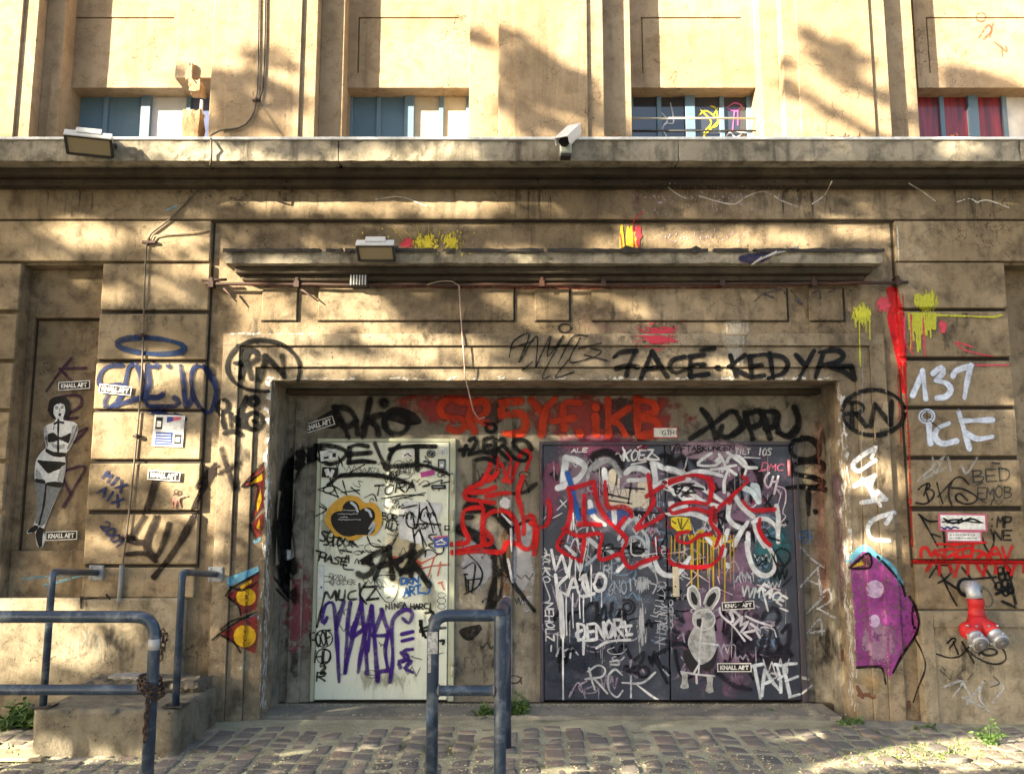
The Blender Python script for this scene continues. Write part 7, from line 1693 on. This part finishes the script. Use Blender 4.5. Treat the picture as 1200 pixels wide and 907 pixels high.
for i in range(5):
    a_ = PG(16 + i * 3, 878 + i * 3, .02); box(bm, a_.x - .3, a_.x + .12, a_.y - .03, a_.y + .02, .0 + i * .004, .02 + i * .004, .003)
tag(obj('plank', bm, plain('pale_wood', (.45, .36, .24), .7, 0, .4, 12)), 'pale flat planks on the ground by the step block', 'plank')

# ================================================================== unseen street trees behind the viewpoint, crowns shaped leaf by leaf to dapple the wall
LIT = [  # places of the wall the sun reaches between the leaves: x, y, rx, ry (photograph pixels), strength, tilt
 (300, 228, 75, 9, .8, 4), (400, 246, 90, 12, .7, 3), (550, 242, 80, 16, .75, -3), (620, 232, 30, 10, .5, 0),
 (110, 280, 50, 16, .8, 6), (212, 286, 40, 16, .95, 4), (142, 350, 26, 12, .8, 0), (225, 318, 34, 8, .8, 0), (215, 345, 22, 14, .4, 0),
 (300, 310, 40, 8, .9, 0), (420, 302, 70, 8, .6, 0), (590, 300, 60, 8, .9, 0), (760, 300, 90, 8, .5, 0), (900, 302, 60, 8, .4, 0),
 (300, 345, 46, 22, .85, 30), (340, 385, 60, 18, .8, 15), (285, 420, 22, 40, .7, 0), (410, 360, 55, 22, .95, 18), (500, 405, 90, 16, .7, 6), (430, 430, 110, 10, .6, 0), (590, 440, 90, 8, .5, 0), (640, 372, 70, 22, .45, 20),
 (740, 282, 60, 12, .55, 0), (880, 282, 95, 12, .95, 0), (1000, 275, 40, 10, .6, 0), (1160, 228, 45, 14, .95, 0), (1060, 230, 40, 6, .3, 0),
 (130, 470, 44, 40, .9, 0), (200, 440, 54, 24, .6, 0), (140, 510, 54, 34, 1.0, 0), (215, 545, 60, 26, 1.0, 10), (150, 560, 34, 14, .55, 0), (240, 590, 24, 34, .7, 0), (190, 625, 44, 22, .5, 0), (130, 640, 30, 20, .35, 0),
 (275, 560, 22, 60, .9, 0), (298, 520, 16, 50, .7, 0), (268, 650, 18, 40, .4, 0), (1035, 562, 32, 20, .9, 0), (1050, 440, 20, 40, .35, 0), (1120, 395, 44, 18, .6, 10), (1100, 332, 44, 12, .55, 8), (1095, 475, 34, 14, .45, 0), (1135, 565, 34, 10, .4, 0), (1120, 740, 40, 20, .4, 0), (700, 350, 60, 12, .5, 15), (830, 430, 70, 10, .45, 8),
 (430, 453, 80, 7, .8, 0), (345, 592, 26, 26, .45, 0), (815, 492, 14, 12, .6, 0), (1020, 640, 60, 12, .6, 0), (1010, 555, 30, 14, .9, 0),
 (75, 745, 75, 40, .9, 12), (40, 770, 50, 40, .8, 0), (160, 745, 30, 22, .5, 0), (330, 800, 30, 30, .3, 0), (100, 620, 30, 14, .3, 0),
 (180, 184, 60, 12, .5, 0), (330, 180, 90, 12, .7, 0), (520, 182, 70, 10, .45, 0), (760, 184, 50, 8, .4, 0), (1100, 184, 110, 10, .6, 0), (60, 184, 40, 10, .5, 0),
]
SHD = [  # shade across the sunny upper storey
 (165, 60, 40, 10, .6, 22), (140, 86, 60, 6, .45, 8), (190, 40, 30, 6, .35, 20), (295, 110, 62, 26, .8, 12), (280, 148, 60, 18, .85, 0), (330, 75, 40, 10, .7, 10),
 (640, 95, 66, 34, .9, 28), (620, 60, 40, 14, .6, 30), (660, 140, 60, 26, .85, 0), (590, 120, 34, 30, .6, 0), (575, 40, 30, 10, .7, 20), (535, 22, 26, 8, .6, 0),
 (985, 62, 52, 9, .8, 26), (1005, 95, 60, 10, .85, 24), (970, 128, 50, 9, .7, 24), (1020, 155, 40, 9, .7, 20), (910, 85, 26, 24, .6, 0), (940, 115, 30, 10, .6, 20), (820, 70, 40, 8, .25, 10), (1130, 40, 30, 8, .3, 0), (880, 20, 30, 10, .3, 0)]
def gl(px, py, L):
    s = 0.0
    for x, y, rx, ry, k_, ro in L:
        c, sn = math.cos(R(ro)), math.sin(R(ro)); dx, dy = px - x, py - y
        u, v = (dx * c + dy * sn) / rx, (-dx * sn + dy * c) / ry; d = u * u + v * v
        if d < 1.6: s = max(s, k_ * min(1.0, (1.6 - d) / .8))
    return s
GLIT = [(5.95, 2.7, .9, .25, .95), (6.25, 3.3, .7, .2, .8), (5.8, 1.9, .5, .15, .6), (6.4, 2.4, .6, .14, .7), (5.75, 3.6, .5, .2, .7), (6.0, -3.4, .6, .4, .9), (5.9, -2.6, .35, .25, .5), (5.6, .6, .6, .2, .4), (6.1, -.9, .5, .12, .35)]
def openness(w):                     # how much sun the photograph shows arriving at this point of the wall plane
    if w.z < .05:                    # the ray meets the paving first
        q = w + SUN * ((0.02 - w.z) / SUN.z)
        if q.y < 4.9: return .12
        return max([0] + [k_ * max(0, min(1, 1.6 - ((q.x - x) / rx) ** 2 - ((q.y - y) / ry) ** 2)) for y, x, rx, ry, k_ in GLIT])
    px, py = to_px(w)
    if py < 172:
        return 1 - gl(px, py, SHD)
    return gl(px, py, LIT)
r_ = random.Random(77)
TREES = [(-20.5, -.6), (-17.4, -.1), (-8.7, -.7), (-4.2, -.3)]
crowns = [bm_new() for _ in TREES]
x = -9.5
DX, DZ = .095, .066
nz = int(10.2 / DZ)
while x < 11.0:
    for j in range(nz):
        w = Vector((x + r_.uniform(-.5, .5) * DX, YB, -3.4 + (j + r_.random()) * DZ))
        op = openness(w)
        for rep in range(2):
            if r_.random() < op * 1.7 - .08 * (op < .4) or r_.random() < .02: continue
            tt = r_.uniform(12.8, 16.0); p_ = w + SUN * tt
            if p_.z < 2.5: continue
            i = min(range(4), key=lambda q: abs(TREES[q][0] - p_.x + r_.gauss(0, .5)))
            s = r_.uniform(.05, .092)
            n_ = (SUN + Vector((r_.gauss(0, .45), r_.gauss(0, .45), r_.gauss(0, .45)))).normalized()
            a = n_.cross(Vector((r_.gauss(0, 1), r_.gauss(0, 1), r_.gauss(0, 1)))).normalized(); c = n_.cross(a)
            crowns[i].faces.new([crowns[i].verts.new(p_ + q) for q in (a * s, c * s * .72, -a * s, -c * s * .72)])
    x += DX
tree_leaf = leaf_mat('tree_leaf', (.045, .085, .02), (.09, .14, .035))
bark_m = concrete('bark', (.16, .13, .09), (.06, .05, .035), (.26, .22, .17), stain=.6, streak=.6, soot=.3, bumpd=.04)
for (tx, ty), cb, lab in zip(TREES, crowns, ('farthest left of the street trees behind the viewpoint', 'second street tree behind the viewpoint from the left', 'third street tree behind the viewpoint, left of the pavement', 'nearest street tree behind the viewpoint')):
    t = empty('street_tree', (tx, ty, -.05), lab, 'tree', 'street trees across from the facade')
    b1 = bm_new(); tube(b1, catmull([(tx, ty, -.1), (tx + .08, ty, 2), (tx - .05, ty + .1, 4.5), (tx, ty, 7.5), (tx + .1, ty, 10.5)], .5), [.26 - .017 * i for i in range(len(catmull([(tx, ty, -.1), (tx + .08, ty, 2), (tx - .05, ty + .1, 4.5), (tx, ty, 7.5), (tx + .1, ty, 10.5)], .5)))] if False else .2, 10)
    for q in range(9):
        z_ = 3.2 + q * .75; a = q * 2.4; e_ = Vector((tx + 2.0 * math.cos(a), ty + .9 * math.sin(a), z_ + 1.4))
        tube(b1, [(tx, ty, z_), (tx + .8 * math.cos(a), ty + .4 * math.sin(a), z_ + .8), e_], [.06, .035, .01], 7)
    obj('trunk', b1, bark_m, t); obj('crown', cb, tree_leaf, t)
print('built', len(bpy.data.objects))
